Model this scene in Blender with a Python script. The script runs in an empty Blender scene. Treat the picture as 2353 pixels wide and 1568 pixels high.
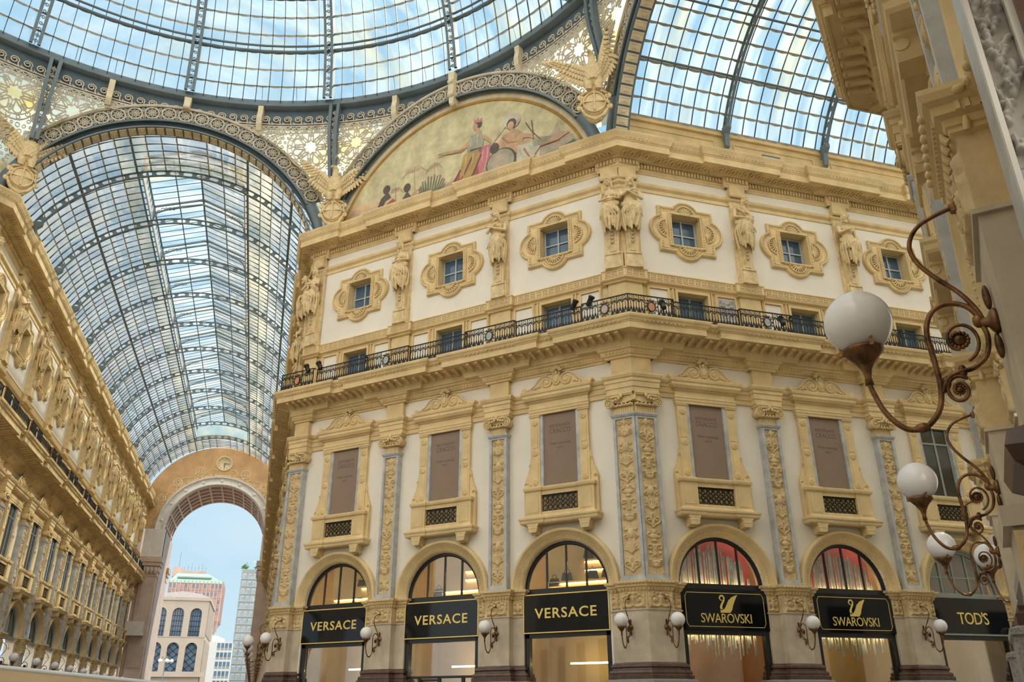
# Glass-roofed arcade crossing, looking from the octagon towards one arm.
import bpy, math, random
import numpy as np
from mathutils import Vector, Matrix
random.seed(7)
PI = math.pi
S2 = math.sqrt(.5)
H, S = 7.15, 15.7776            # half width of the arms, length of the octagon's diagonal walls
R = H + S*S2                    # distance of the arm openings from the centre of the dome
C22, S22 = math.cos(PI/8), math.sin(PI/8)
sc = bpy.context.scene
COL = sc.collection

# ------------------------------------------------------------------ camera
cam = bpy.data.cameras.new('camera')
co = bpy.data.objects.new('camera', cam)
COL.objects.link(co)
yaw, pitch, roll = math.radians(16.3646), math.radians(24.0724), math.radians(-.1942)
fw = Vector((math.sin(yaw)*math.cos(pitch), math.cos(yaw)*math.cos(pitch), math.sin(pitch)))
r0 = Vector((math.cos(yaw), -math.sin(yaw), 0))
u0 = r0.cross(fw)
rr = r0*math.cos(roll)+u0*math.sin(roll)
uu = -r0*math.sin(roll)+u0*math.cos(roll)
M3 = Matrix((rr, uu, -fw)).transposed()
co.matrix_world = Matrix.Translation((6.4508, -17.9105, 1.6)) @ M3.to_4x4()
cam.sensor_width = 36
cam.lens = 1871.31/2353*36
cam.clip_end = 3000
cam.clip_start = .05
sc.camera = co

# ------------------------------------------------------------------ world, sun, exposure
w = bpy.data.worlds.new('sky')
sc.world = w
w.use_nodes = True
nt = w.node_tree
nt.nodes.clear()
def N(t, **k):
    n = nt.nodes.new(t)
    for a, b in k.items():
        setattr(n, a, b)
    return n
tc = N('ShaderNodeTexCoord')
sep = N('ShaderNodeSeparateXYZ')
nt.links.new(tc.outputs['Generated'], sep.inputs[0])
rz = N('ShaderNodeValToRGB')
nt.links.new(sep.outputs['Z'], rz.inputs[0])
cr = rz.color_ramp
cr.elements[0].position = 0.0; cr.elements[0].color = (.68, .84, .92, 1)
cr.elements[1].position = .75; cr.elements[1].color = (.36, .65, .90, 1)
e = cr.elements.new(.22); e.color = (.50, .76, .93, 1)
no = N('ShaderNodeTexNoise')
no.inputs['Scale'].default_value = 3.2; no.inputs['Detail'].default_value = 6
mp = N('ShaderNodeMapping'); mp.inputs['Scale'].default_value = (1, 1, 2.4)
nt.links.new(tc.outputs['Generated'], mp.inputs[0]); nt.links.new(mp.outputs[0], no.inputs[0])
rc = N('ShaderNodeValToRGB')
rc.color_ramp.elements[0].position = .5; rc.color_ramp.elements[1].position = .72
nt.links.new(no.outputs[0], rc.inputs[0])
# glow added to the unseen sky, south and zenith, to light the facades
hz = N('ShaderNodeVectorMath', operation='DOT_PRODUCT')
hz.inputs[1].default_value = (-.15, -.80, .58)
nt.links.new(tc.outputs['Generated'], hz.inputs[0])
hr = N('ShaderNodeMapRange', interpolation_type='SMOOTHSTEP')
hr.inputs[1].default_value = .12; hr.inputs[2].default_value = .75
hr.inputs[3].default_value = 0; hr.inputs[4].default_value = 1
nt.links.new(hz.outputs['Value'], hr.inputs[0])
mx = N('ShaderNodeMix', data_type='RGBA')
nt.links.new(rc.outputs[0], mx.inputs[0])
nt.links.new(rz.outputs[0], mx.inputs[6]); mx.inputs[7].default_value = (.85, .92, .97, 1)
ml = N('ShaderNodeMath', operation='MULTIPLY'); ml.inputs[1].default_value = .40
nt.links.new(rc.outputs[0], ml.inputs[0]); nt.links.new(ml.outputs[0], mx.inputs[0])
mh = N('ShaderNodeMix', data_type='RGBA')
nt.links.new(hr.outputs[0], mh.inputs[0])
nt.links.new(mx.outputs[2], mh.inputs[6]); mh.inputs[7].default_value = (2.9, 2.8, 2.65, 1)
bg = N('ShaderNodeBackground'); bg.inputs[1].default_value = 1.0
nt.links.new(mh.outputs[2], bg.inputs[0])
wo = N('ShaderNodeOutputWorld'); nt.links.new(bg.outputs[0], wo.inputs[0])

sl = bpy.data.lights.new('sun', 'SUN')
sl.energy = 4.2; sl.angle = math.radians(1.2); sl.color = (1, .93, .80)
so = bpy.data.objects.new('sun', sl); COL.objects.link(so)
so.rotation_euler = Vector((.60, .36, .72)).to_track_quat('Z', 'Y').to_euler()
so.location = (30, 0, 60)

sc.view_settings.view_transform = 'Standard'
sc.view_settings.look = 'None'
sc.view_settings.gamma = 1
sc.view_settings.use_curve_mapping = False
sc.view_settings.exposure = 0.0
sc.cycles.max_bounces = 8
sc.cycles.diffuse_bounces = 3
sc.cycles.transparent_max_bounces = 16
sc.cycles.caustics_reflective = False
sc.cycles.caustics_refractive = False
sc.cycles.sample_clamp_indirect = 6

# ------------------------------------------------------------------ materials
MT = {}
def mat(name, col, rough=.7, metal=0, var=.12, vs=1.5, bump=0, bs=30, spec=.5, col2=None, kind=None, coat=0):
    m = bpy.data.materials.new(name); m.use_nodes = True
    t = m.node_tree; b = t.nodes['Principled BSDF']
    b.inputs['Roughness'].default_value = rough
    b.inputs['Metallic'].default_value = metal
    b.inputs['Specular IOR Level'].default_value = spec
    b.inputs['Coat Weight'].default_value = coat
    c = (*col, 1)
    tcn = t.nodes.new('ShaderNodeTexCoord')
    src = tcn.outputs['Object']
    n = t.nodes.new('ShaderNodeTexNoise'); n.inputs['Scale'].default_value = vs; n.inputs['Detail'].default_value = 5
    n.inputs['Roughness'].default_value = .6
    t.links.new(src, n.inputs[0])
    x = t.nodes.new('ShaderNodeMix'); x.data_type = 'RGBA'
    d = col2 or tuple(v*(1-2*var) for v in col)
    e2 = tuple(min(1, v*(1+var)) for v in col)
    x.inputs[6].default_value = (*d, 1); x.inputs[7].default_value = (*e2, 1)
    mr = t.nodes.new('ShaderNodeMapRange'); mr.inputs[1].default_value = .3; mr.inputs[2].default_value = .7
    t.links.new(n.outputs[0], mr.inputs[0]); t.links.new(mr.outputs[0], x.inputs[0])
    t.links.new(x.outputs[2], b.inputs['Base Color'])
    if bump:
        if kind == 'carved':
            v = t.nodes.new('ShaderNodeTexVoronoi'); v.feature = 'SMOOTH_F1'; v.inputs['Scale'].default_value = bs
            n2 = t.nodes.new('ShaderNodeTexNoise'); n2.inputs['Scale'].default_value = bs*.6; n2.inputs['Detail'].default_value = 2
            t.links.new(src, n2.inputs[0])
            mxx = t.nodes.new('ShaderNodeMix'); mxx.data_type = 'VECTOR'; mxx.inputs[0].default_value = .25
            t.links.new(src, mxx.inputs[4]); t.links.new(n2.outputs[1], mxx.inputs[5]); t.links.new(mxx.outputs[1], v.inputs[0])
            h = v.outputs[0]
        else:
            v = t.nodes.new('ShaderNodeTexNoise'); v.inputs['Scale'].default_value = bs; v.inputs['Detail'].default_value = 4
            t.links.new(src, v.inputs[0]); h = v.outputs[0]
        bp = t.nodes.new('ShaderNodeBump'); bp.inputs['Strength'].default_value = bump
        bp.inputs['Distance'].default_value = .05 if kind == 'carved' else .02
        t.links.new(h, bp.inputs['Height']); t.links.new(bp.outputs[0], b.inputs['Normal'])
    MT[name] = m
    return m
mat('stucco', (.87, .80, .68), .85, var=.03, vs=.6, bump=.15, bs=12)
mat('stone', (.79, .59, .30), .75, var=.10, vs=1.3, bump=.2, bs=18)
mat('stone_carved', (.80, .62, .36), .75, var=.12, vs=2, bump=.9, bs=11, kind='carved')
mat('relief_stone', (.73, .54, .28), .75, var=.12, vs=3, bump=.2, bs=40)
mat('grey_marble', (.52, .52, .50), .45, var=.15, vs=3)
mat('pink_marble', (.62, .52, .38), .5, var=.12, vs=1.8)
mat('brown_marble', (.12, .072, .052), .35, var=.2, vs=5)
mat('granite', (.42, .38, .34), .6, var=.25, vs=40)
mat('iron', (.020, .018, .016), .5, metal=.3, var=.1)
mat('steel', (.16, .205, .225), .55, metal=.1, var=.12, vs=.8)
mat('lap_putty', (.46, .42, .34), .8, var=.2, vs=3)
mat('cream_iron', (.60, .52, .39), .65, var=.12, vs=2)
mat('cream_panel', (.76, .64, .43), .7, var=.10, vs=2)
mat('groove_shade', (.56, .40, .20), .8, var=.1)  # darker stone tone standing in for shade in the key pattern's grooves
mat('statue', (.785, .595, .32), .75, var=.14, vs=4, bump=.2, bs=25)
mat('bronze', (.24, .115, .045), .42, metal=.55, var=.5, vs=7)
mat('gilt', (.62, .44, .12), .35, metal=.6, var=.1)
mat('gold_letter', (.88, .66, .20), .35, metal=.3, var=.03)
mat('sign_black', (.004, .004, .005), .05, var=.02, spec=.3)
mat('black_frame', (.012, .012, .012), .3, var=.02)
mat('banner', (.30, .215, .155), .9, var=.04, vs=.7)
mat('banner_text', (.19, .13, .095), .9, var=.02)
mat('window_frame', (.30, .32, .28), .5, var=.05)
mat('door_void', (.05, .055, .05), .5, var=.2)
mat('shop_wall', (.80, .62, .32), .8, var=.05)
mat('leather', (.03, .025, .03), .4, var=.2)
mat('red_board', (.75, .05, .04), .5, var=.1)
mat('crystal', (.84, .90, .80), .2, metal=.0, var=.22, vs=3, spec=1)
mat('floor_marble', (.26, .22, .18), .35, var=.2, vs=.5)
mat('terracotta', (.70, .42, .20), .8, var=.12, vs=.8)
mat('ochre_line', (.86, .68, .40), .8, var=.05)
mat('white_marble', (.74, .70, .64), .5, var=.06, vs=2)
mat('clay_marble', (.62, .47, .38), .5, var=.1, vs=1)
mat('pale_stone', (.40, .35, .29), .8, var=.06, vs=.3)
mat('concrete', (.24, .27, .26), .8, var=.05, vs=.2)
mat('tower_render', (.42, .29, .25), .8, var=.08, vs=.2)
mat('copper_green', (.30, .55, .40), .6, var=.06)
mat('lead_roof', (.30, .26, .24), .6, var=.08)
mat('blue_glass', (.10, .17, .26), .08, var=.2, vs=.4)
mat('pale_glass', (.22, .29, .34), .15, var=.2, vs=.4)
mat('white_paint', (.50, .53, .52), .6, var=.03)
mat('logo_red', (.75, .04, .05), .5, var=.02)
mat('leaf', (.10, .22, .05), .7, var=.3, vs=5)
mat('canvas', (.33, .23, .12), .85, var=.08, vs=1)
mat('dark_glass', (.045, .05, .045), .06, var=.3, vs=.6, spec=.8)
mat('relief_marble', (.50, .47, .43), .5, var=.2, vs=3)
mat('led', (.02, .02, .02), .4)
for nm, c in dict(p_sky=(.66, .58, .34), p_sky2=(.72, .50, .30), p_gold=(.50, .27, .05), p_red=(.42, .13, .11), p_pink=(.58, .22, .22), p_ochre=(.50, .33, .12),
                  p_skin=(.60, .37, .22), p_grey=(.40, .38, .28), p_green=(.16, .20, .13), p_dark=(.13, .10, .085), p_hill=(.50, .40, .30),
                  p_palm=(.55, .36, .24), p_white=(.62, .56, .42), p_red2=(.28, .08, .08), p_pink2=(.68, .36, .36), p_ochre2=(.60, .44, .20), p_skin2=(.42, .24, .14), p_grey2=(.52, .50, .38), m_pink=(.55, .42, .38), m_red=(.55, .25, .13), m_pale=(.50, .52, .50)).items():
    mat(nm, c, .8, var=.16, vs=1.6)

def glassmat(name, tint, milky, mcol, streak=None, gloss=.08, mscale=(1, 1, 1), lo=0, hi=1):
    """thin pane: mostly clear, partly milky where dirt sits, with a faint reflection"""
    m = bpy.data.materials.new(name); m.use_nodes = True; t = m.node_tree; t.nodes.clear()
    o = t.nodes.new('ShaderNodeOutputMaterial'); tr = t.nodes.new('ShaderNodeBsdfTransparent'); tr.inputs[0].default_value = (*tint, 1)
    tl = t.nodes.new('ShaderNodeBsdfTranslucent')
    tcn = t.nodes.new('ShaderNodeTexCoord'); mpn = t.nodes.new('ShaderNodeMapping'); mpn.inputs['Scale'].default_value = mscale
    n = t.nodes.new('ShaderNodeTexNoise'); n.inputs['Scale'].default_value = 1; n.inputs['Detail'].default_value = 4
    t.links.new(tcn.outputs['Object'], mpn.inputs[0]); t.links.new(mpn.outputs[0], n.inputs[0])
    mr = t.nodes.new('ShaderNodeMapRange'); mr.inputs[1].default_value = .38; mr.inputs[2].default_value = .72
    mr.inputs[3].default_value = milky*(1-lo); mr.inputs[4].default_value = min(1, milky*(1+hi))
    t.links.new(n.outputs[0], mr.inputs[0])
    if streak:
        n3 = t.nodes.new('ShaderNodeTexNoise'); n3.inputs['Scale'].default_value = .55; n3.inputs['Detail'].default_value = 3
        t.links.new(mpn.outputs[0], n3.inputs[0])
        rp = t.nodes.new('ShaderNodeMapRange'); rp.inputs[1].default_value = .52; rp.inputs[2].default_value = .66
        t.links.new(n3.outputs[0], rp.inputs[0])
        cm = t.nodes.new('ShaderNodeMix'); cm.data_type = 'RGBA'; cm.inputs[6].default_value = (*mcol, 1); cm.inputs[7].default_value = (*streak, 1)
        t.links.new(rp.outputs[0], cm.inputs[0]); t.links.new(cm.outputs[2], tl.inputs[0])
    else:
        tl.inputs[0].default_value = (*mcol, 1)
    mxs = t.nodes.new('ShaderNodeMixShader'); t.links.new(mr.outputs[0], mxs.inputs[0]); t.links.new(tr.outputs[0], mxs.inputs[1]); t.links.new(tl.outputs[0], mxs.inputs[2])
    gl = t.nodes.new('ShaderNodeBsdfGlossy'); gl.inputs['Roughness'].default_value = .03
    mg = t.nodes.new('ShaderNodeMixShader')
    lw = t.nodes.new('ShaderNodeLayerWeight'); lw.inputs[0].default_value = .3
    mm = t.nodes.new('ShaderNodeMath'); mm.operation = 'MULTIPLY_ADD'; mm.inputs[1].default_value = .5; mm.inputs[2].default_value = gloss
    t.links.new(lw.outputs['Fresnel'], mm.inputs[0]); t.links.new(mm.outputs[0], mg.inputs[0])
    if gloss <= 0: mg.inputs[0].default_value = 0
    t.links.new(mxs.outputs[0], mg.inputs[1]); t.links.new(gl.outputs[0], mg.inputs[2]); t.links.new(mg.outputs[0], o.inputs[0])
    MT[name] = m
glassmat('roof_glass', (.93, .98, .98), .20, (.92, .95, .93), streak=(.95, .78, .35), gloss=.0, mscale=(.28, 1.5, .28), lo=.75, hi=1.6)
glassmat('vault_glass', (.97, 1, 1), .26, (.95, 1, 1), streak=(.98, .94, .78), gloss=.0, mscale=(.3, 1.3, .3), lo=.7, hi=1.2)
glassmat('dirty_lit_glass', (.84, .86, .78), .40, (.95, .90, .70), streak=(.85, .66, .36), gloss=.0, mscale=(.6, .25, .6), lo=.7, hi=1.0)  # dirt tint, and sunlit warmth put into the pane colour
glassmat('frosted_glass', (1, .99, .90), .6, (1, .97, .72), streak=(1, .75, .2), gloss=.0, mscale=(.8, .8, 1.2))
glassmat('shop_glass', (.93, .93, .90), .0, (.9, .9, .9), gloss=.09)
def opal():
    m = bpy.data.materials.new('opal'); m.use_nodes = True; t = m.node_tree; b = t.nodes['Principled BSDF']
    b.inputs['Base Color'].default_value = (.86, .83, .80, 1); b.inputs['Roughness'].default_value = .12
    b.inputs['Subsurface Weight'].default_value = .25; b.inputs['Subsurface Radius'].default_value = (.3, .3, .3); b.inputs['Subsurface Scale'].default_value = .2
    MT['opal'] = m
opal()
def emit(name, col, s):
    m = bpy.data.materials.new(name); m.use_nodes = True; t = m.node_tree; t.nodes.clear()
    o = t.nodes.new('ShaderNodeOutputMaterial'); e_ = t.nodes.new('ShaderNodeEmission'); e_.inputs[0].default_value = (*col, 1); e_.inputs[1].default_value = s
    t.links.new(e_.outputs[0], o.inputs[0]); MT[name] = m
emit('shop_lamp', (1, .75, .36), 14)
emit('red_lamp', (1, .1, .05), 6)

# ------------------------------------------------------------------ mesh builder
class MB:
    def __init__(s):
        s.v = []; s.f = []; s.mi = []; s.sm = []; s.M = None; s.m = 0
    def add(s, vs, fs, m=None, sm=False):
        o = len(s.v)
        if s.M is not None:
            vs = [tuple(s.M @ Vector(p)) for p in vs]
        s.v.extend(vs)
        s.f.extend([tuple(i+o for i in f) for f in fs])
        s.mi.extend([s.m if m is None else m]*len(fs)); s.sm.extend([sm]*len(fs))
        return s
    def box(s, x0, x1, y0, y1, z0, z1, m=None):
        vs = [(x, y, z) for z in (z0, z1) for y in (y0, y1) for x in (x0, x1)]
        return s.add(vs, [(0, 2, 3, 1), (4, 5, 7, 6), (0, 1, 5, 4), (2, 6, 7, 3), (0, 4, 6, 2), (1, 3, 7, 5)], m)
    def frustum(s, x0, x1, y0, y1, z0, z1, a0, a1, b0, b1, m=None):
        vs = [(x0, y0, z0), (x1, y0, z0), (x0, y1, z0), (x1, y1, z0), (a0, b0, z1), (a1, b0, z1), (a0, b1, z1), (a1, b1, z1)]
        return s.add(vs, [(0, 2, 3, 1), (4, 5, 7, 6), (0, 1, 5, 4), (2, 6, 7, 3), (0, 4, 6, 2), (1, 3, 7, 5)], m)
    def prism(s, pts, y0, y1, m=None, sm=False):
        """polygon in the xz plane pushed from y0 to y1"""
        n = len(pts)
        vs = [(x, y0, z) for x, z in pts]+[(x, y1, z) for x, z in pts]
        fs = [tuple(range(n)), tuple(range(2*n-1, n-1, -1))]
        s.add(vs, fs, m)
        return s.add(vs, [(i, i+n, (i+1) % n+n, (i+1) % n) for i in range(n)], m, sm)
    def hprism(s, pts, z0, z1, m=None):
        n = len(pts)
        vs = [(x, y, z0) for x, y in pts]+[(x, y, z1) for x, y in pts]
        return s.add(vs, [tuple(range(n-1, -1, -1)), tuple(range(n, 2*n))]+[(i, (i+1) % n, (i+1) % n+n, i+n) for i in range(n)], m)
    def sweep(s, path, prof, m=None, sm=False, closed=False):
        """profile (outward d, z) swept along a plan path; outward is the right-hand side of travel"""
        P_ = [Vector((p[0], p[1])) for p in path]; n = len(P_)
        off = []
        for i in range(n):
            a = P_[(i-1) % n] if (i > 0 or closed) else None
            b = P_[(i+1) % n] if (i < n-1 or closed) else None
            nn = []
            if a is not None:
                d = (P_[i]-a).normalized(); nn.append(Vector((d.y, -d.x)))
            if b is not None:
                d = (b-P_[i]).normalized(); nn.append(Vector((d.y, -d.x)))
            if len(nn) == 1: off.append(nn[0])
            else:
                k = nn[0]+nn[1]
                off.append(k/max(.2, (1+nn[0].dot(nn[1]))))
        k = len(prof)
        vs = [(P_[i].x+off[i].x*d, P_[i].y+off[i].y*d, z) for i in range(n) for d, z in prof]
        fs = []
        for i in range(n if closed else n-1):
            j = (i+1) % n
            for q in range(k-1):
                fs.append((i*k+q, j*k+q, j*k+q+1, i*k+q+1))
        s.add(vs, fs, m, sm)
        return s
    def arcsweep(s, cx, cz, prof, a0, a1, n, m=None, sm=True):
        """profile (radius, y) swept round an arc in the xz plane"""
        k = len(prof); vs = []
        for i in range(n+1):
            a = a0+(a1-a0)*i/n; c, d = math.cos(a), math.sin(a)
            vs += [(cx+r*c, y, cz+r*d) for r, y in prof]
        return s.add(vs, [(i*k+q, i*k+q+1, (i+1)*k+q+1, (i+1)*k+q) for i in range(n) for q in range(k-1)], m, sm)
    def band(s, cx, cz, r0_, r1_, y0, y1, a0, a1, n, m=None):
        return s.arcsweep(cx, cz, [(r0_, y0), (r1_, y0), (r1_, y1), (r0_, y1), (r0_, y0)], a0, a1, n, m, False)
    def tube(s, pts, r, n=6, m=None):
        pts = [Vector(p) for p in pts]; L = len(pts)
        rs = r if isinstance(r, (list, tuple)) else [r]*L
        vs = []; ref = None
        for i, p in enumerate(pts):
            t = (pts[min(i+1, L-1)]-pts[max(i-1, 0)])
            if t.length < 1e-9: t = Vector((0, 0, 1))
            t.normalize()
            if ref is None:
                ref = Vector((0, 1, 0)) if abs(t.y) < .9 else Vector((1, 0, 0))
            a = (ref-t*ref.dot(t))
            if a.length < 1e-6: a = t.orthogonal()
            a.normalize(); ref = a; b = t.cross(a)
            for q in range(n):
                g = 2*PI*q/n
                vs.append(tuple(p+(a*math.cos(g)+b*math.sin(g))*rs[i]))
        fs = [(i*n+q, i*n+(q+1) % n, (i+1)*n+(q+1) % n, (i+1)*n+q) for i in range(L-1) for q in range(n)]
        s.add(vs[:n], [tuple(range(n-1, -1, -1))], m); s.add(vs[-n:], [tuple(range(n))], m)
        return s.add(vs, fs, m, True)
    def ribbon(s, pts, wd, y0, y1, m=None, fn=None, closed=False):
        """flat bar of width wd following (x, z) points, from depth y0 to y1"""
        fn = fn or (lambda x, z, y: (x, y, z))
        L = len(pts); vs = []
        for i, (x, z) in enumerate(pts):
            if closed: a = pts[(i-1) % L]; b = pts[(i+1) % L]
            else: a = pts[max(i-1, 0)]; b = pts[min(i+1, L-1)]
            dx, dz = b[0]-a[0], b[1]-a[1]; l = math.hypot(dx, dz) or 1
            nx, nz = -dz/l*wd/2, dx/l*wd/2
            vs += [fn(x+nx, z+nz, y0), fn(x-nx, z-nz, y0), fn(x-nx, z-nz, y1), fn(x+nx, z+nz, y1)]
        fs = []
        for i in range(L if closed else L-1):
            j = (i+1) % L
            for q in range(4):
                fs.append((i*4+q, i*4+(q+1) % 4, j*4+(q+1) % 4, j*4+q))
        return s.add(vs, fs, m)
    def lathe(s, prof, c=(0, 0, 0), n=16, axis='z', m=None, sm=True):
        vs = []
        for r, h in prof:
            for q in range(n):
                a = 2*PI*q/n; x, y = r*math.cos(a), r*math.sin(a)
                p = (x, y, h) if axis == 'z' else ((x, h, y) if axis == 'y' else (h, x, y))
                vs.append((p[0]+c[0], p[1]+c[1], p[2]+c[2]))
        k = len(prof)
        fs = [(i*n+q, i*n+(q+1) % n, (i+1)*n+(q+1) % n, (i+1)*n+q) for i in range(k-1) for q in range(n)]
        if prof[0][0] > 0: s.add(vs[:n], [tuple(range(n-1, -1, -1))], m)
        if prof[-1][0] > 0: s.add(vs[-n:], [tuple(range(n))], m)
        return s.add(vs, fs, m, sm)
    def ell(s, c, r, nu=10, nv=7, m=None, rot=None):
        r = r if isinstance(r, (tuple, list)) else (r, r, r)
        Rm = rot.to_matrix() if rot is not None else None
        vs = []; 
        for j in range(nv+1):
            t = PI*j/nv
            for i in range(nu):
                a = 2*PI*i/nu
                p = Vector((r[0]*math.sin(t)*math.cos(a), r[1]*math.sin(t)*math.sin(a), r[2]*math.cos(t)))
                if Rm: p = Rm @ p
                vs.append((p.x+c[0], p.y+c[1], p.z+c[2]))
        fs = []
        for j in range(nv):
            for i in range(nu):
                a, b, c_, d = j*nu+i, j*nu+(i+1) % nu, (j+1)*nu+(i+1) % nu, (j+1)*nu+i
                if j == 0: fs.append((a, c_, d))
                elif j == nv-1: fs.append((a, b, d))
                else: fs.append((a, b, c_, d))
        return s.add(vs, [tuple(reversed(f)) for f in fs], m, True)
    def build(s, name, mats, parent=None, smooth=None):
        me = bpy.data.meshes.new(name)
        me.from_pydata([tuple(p) for p in s.v], [], s.f)
        for k in (mats if isinstance(mats, (list, tuple)) else [mats]):
            me.materials.append(MT[k])
        me.polygons.foreach_set('material_index', s.mi)
        me.polygons.foreach_set('use_smooth', s.sm if smooth is None else [smooth]*len(s.f))
        me.update()
        o = bpy.data.objects.new(name, me); COL.objects.link(o)
        if parent is not None: o.parent = parent
        return o

def tag(o, label=None, cat=None, group=None, kind=None):
    if label: o['label'] = label
    if cat: o['category'] = cat; o['kind'] = 'thing'
    if group: o['group'] = group
    if kind: o['kind'] = kind
    return o
def thing(name, loc=(0, 0, 0), rz=0, label=None, cat=None, group=None):
    o = bpy.data.objects.new(name, None); COL.objects.link(o)
    o.location = loc; o.rotation_euler = (0, 0, rz); o.empty_display_size = .2
    return tag(o, label, cat, group)
def structure(name, mb, mats, smooth=None):
    return tag(mb.build(name, mats, smooth=smooth), kind='structure')
def dup(o, parent=None):
    c = o.copy(); COL.objects.link(c)
    if parent is not None: c.parent = parent
    for ch in KIDS.get(o.name, ()):
        dup(ch, c)
    return c
KIDS = {}
def snapshot(o):
    KIDS[o.name] = list(o.children)
    for c in KIDS[o.name]: snapshot(c)
class Proto:
    """build a thing once, then copy it and its parts"""
    def __init__(s, fn, *a): s.fn = fn; s.a = a; s.root = None
    def place(s, loc, rz, label, cat, group=None, sx=1):
        if s.root is None:
            s.root = c = s.fn(*s.a); snapshot(c)
        else:
            c = dup(s.root)
            for k in ('label', 'group'):
                if k in c: del c[k]
        c.location = loc; c.rotation_euler = (0, 0, rz); c.scale = (sx, 1, 1)
        return tag(c, label, cat, group)

class Facade:
    """a wall line seen from the front: u runs to the right, off towards the viewer"""
    def __init__(s, O, deg):
        s.O = O; s.rz = math.radians(deg)
        s.x = (math.cos(s.rz), math.sin(s.rz)); s.y = (-s.x[1], s.x[0])
    def pos(s, u, off=0, z=0):
        return (s.O[0]+s.x[0]*u-s.y[0]*off, s.O[1]+s.x[1]*u-s.y[1]*off, z)
    def M(s): return Matrix.Translation((s.O[0], s.O[1], 0)) @ Matrix.Rotation(s.rz, 4, 'Z')
A_, B_, C_, D_, E_, G_ = (H, R), (R, H), (R, -H), (H, -R), (-H, R), (-R, H)
AB = Facade(A_, -45); BX = Facade(B_, 0); CD = Facade(C_, 225); LW = Facade(E_, 90); RW = Facade(A_, -90); GE = Facade(G_, 45)
LB = 5.15
def spiral(cx, cz, r0_, r1_, a0, turns, n=24):
    return [(cx+(r0_+(r1_-r0_)*t/n)*math.cos(a0+2*PI*turns*t/n), cz+(r0_+(r1_-r0_)*t/n)*math.sin(a0+2*PI*turns*t/n)) for t in range(n+1)]
def arc(cx, cz, r, a0, a1, n=12, rz_=None):
    return [(cx+r*math.cos(a0+(a1-a0)*t/n), cz+(rz_ or r)*math.sin(a0+(a1-a0)*t/n)) for t in range(n+1)]
def circ(cx, cz, r, n=16, rz_=None): return arc(cx, cz, r, 0, 2*PI*(n-1)/n, n-1, rz_)
def smooth(pts, k=4):
    """Catmull-Rom curve through the points"""
    P_ = [Vector(p) for p in pts]; out = []
    for i in range(len(P_)-1):
        a, b, c, d = P_[max(0, i-1)], P_[i], P_[i+1], P_[min(len(P_)-1, i+2)]
        for j in range(k):
            t = j/k
            out.append(.5*((2*b)+(c-a)*t+(2*a-5*b+4*c-d)*t*t+(3*b-a-3*c+d)*t**3))
    return [tuple(p) for p in out+[P_[-1]]]
def to3(pts, y): return [(x, y, z) for x, z in pts]
def text_mesh(txt, size, depth, bold=0, spacing=1.0):
    cu = bpy.data.curves.new('lettering', 'FONT'); cu.body = txt; cu.size = size; cu.extrude = depth/2
    cu.align_x = 'CENTER'; cu.align_y = 'CENTER'; cu.offset = bold; cu.space_character = spacing; cu.resolution_u = 3
    ob = bpy.data.objects.new('tmp', cu); COL.objects.link(ob)
    bpy.context.view_layer.update()
    me = bpy.data.meshes.new_from_object(ob.evaluated_get(bpy.context.evaluated_depsgraph_get()))
    vs = [tuple(v.co) for v in me.vertices]; fs = [tuple(p.vertices) for p in me.polygons]
    bpy.data.objects.remove(ob); bpy.data.curves.remove(cu); bpy.data.meshes.remove(me)
    return vs, fs
def add_text(mb, txt, size, depth, x, y, z, width=None, bold=0, m=None, spacing=1.0, mirror=False):
    vs, fs = text_mesh(txt, size, depth, bold, spacing)
    xs = [v[0] for v in vs]; k = 1
    if width: k = width/(max(xs)-min(xs))
    mid = (max(xs)+min(xs))/2
    if mirror: k = -k
    mb.add([(x+(v[0]-mid)*k, y-v[2], z+v[1]) for v in vs], fs, m)
def remesh(mb, voxel, name, mat_, parent=None, smooth_it=2):
    me = bpy.data.meshes.new('tmp'); me.from_pydata([tuple(p) for p in mb.v], [], mb.f)
    ob = bpy.data.objects.new('tmp', me); COL.objects.link(ob)
    md = ob.modifiers.new('r', 'REMESH'); md.mode = 'VOXEL'; md.voxel_size = voxel; md.use_smooth_shade = True
    if smooth_it:
        ms = ob.modifiers.new('s', 'SMOOTH'); ms.factor = .5; ms.iterations = smooth_it
    bpy.context.view_layer.update()
    m2 = bpy.data.meshes.new_from_object(ob.evaluated_get(bpy.context.evaluated_depsgraph_get()))
    bpy.data.objects.remove(ob); bpy.data.meshes.remove(me)
    m2.name = name; m2.materials.clear(); m2.materials.append(MT[mat_])
    m2.polygons.foreach_set('use_smooth', [True]*len(m2.polygons))
    o = bpy.data.objects.new(name, m2); COL.objects.link(o)
    if parent is not None: o.parent = parent
    return o
ORD = ['first', 'second', 'third', 'fourth', 'fifth', 'sixth', 'seventh', 'eighth', 'ninth', 'tenth', 'eleventh', 'twelfth', 'thirteenth']
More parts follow.
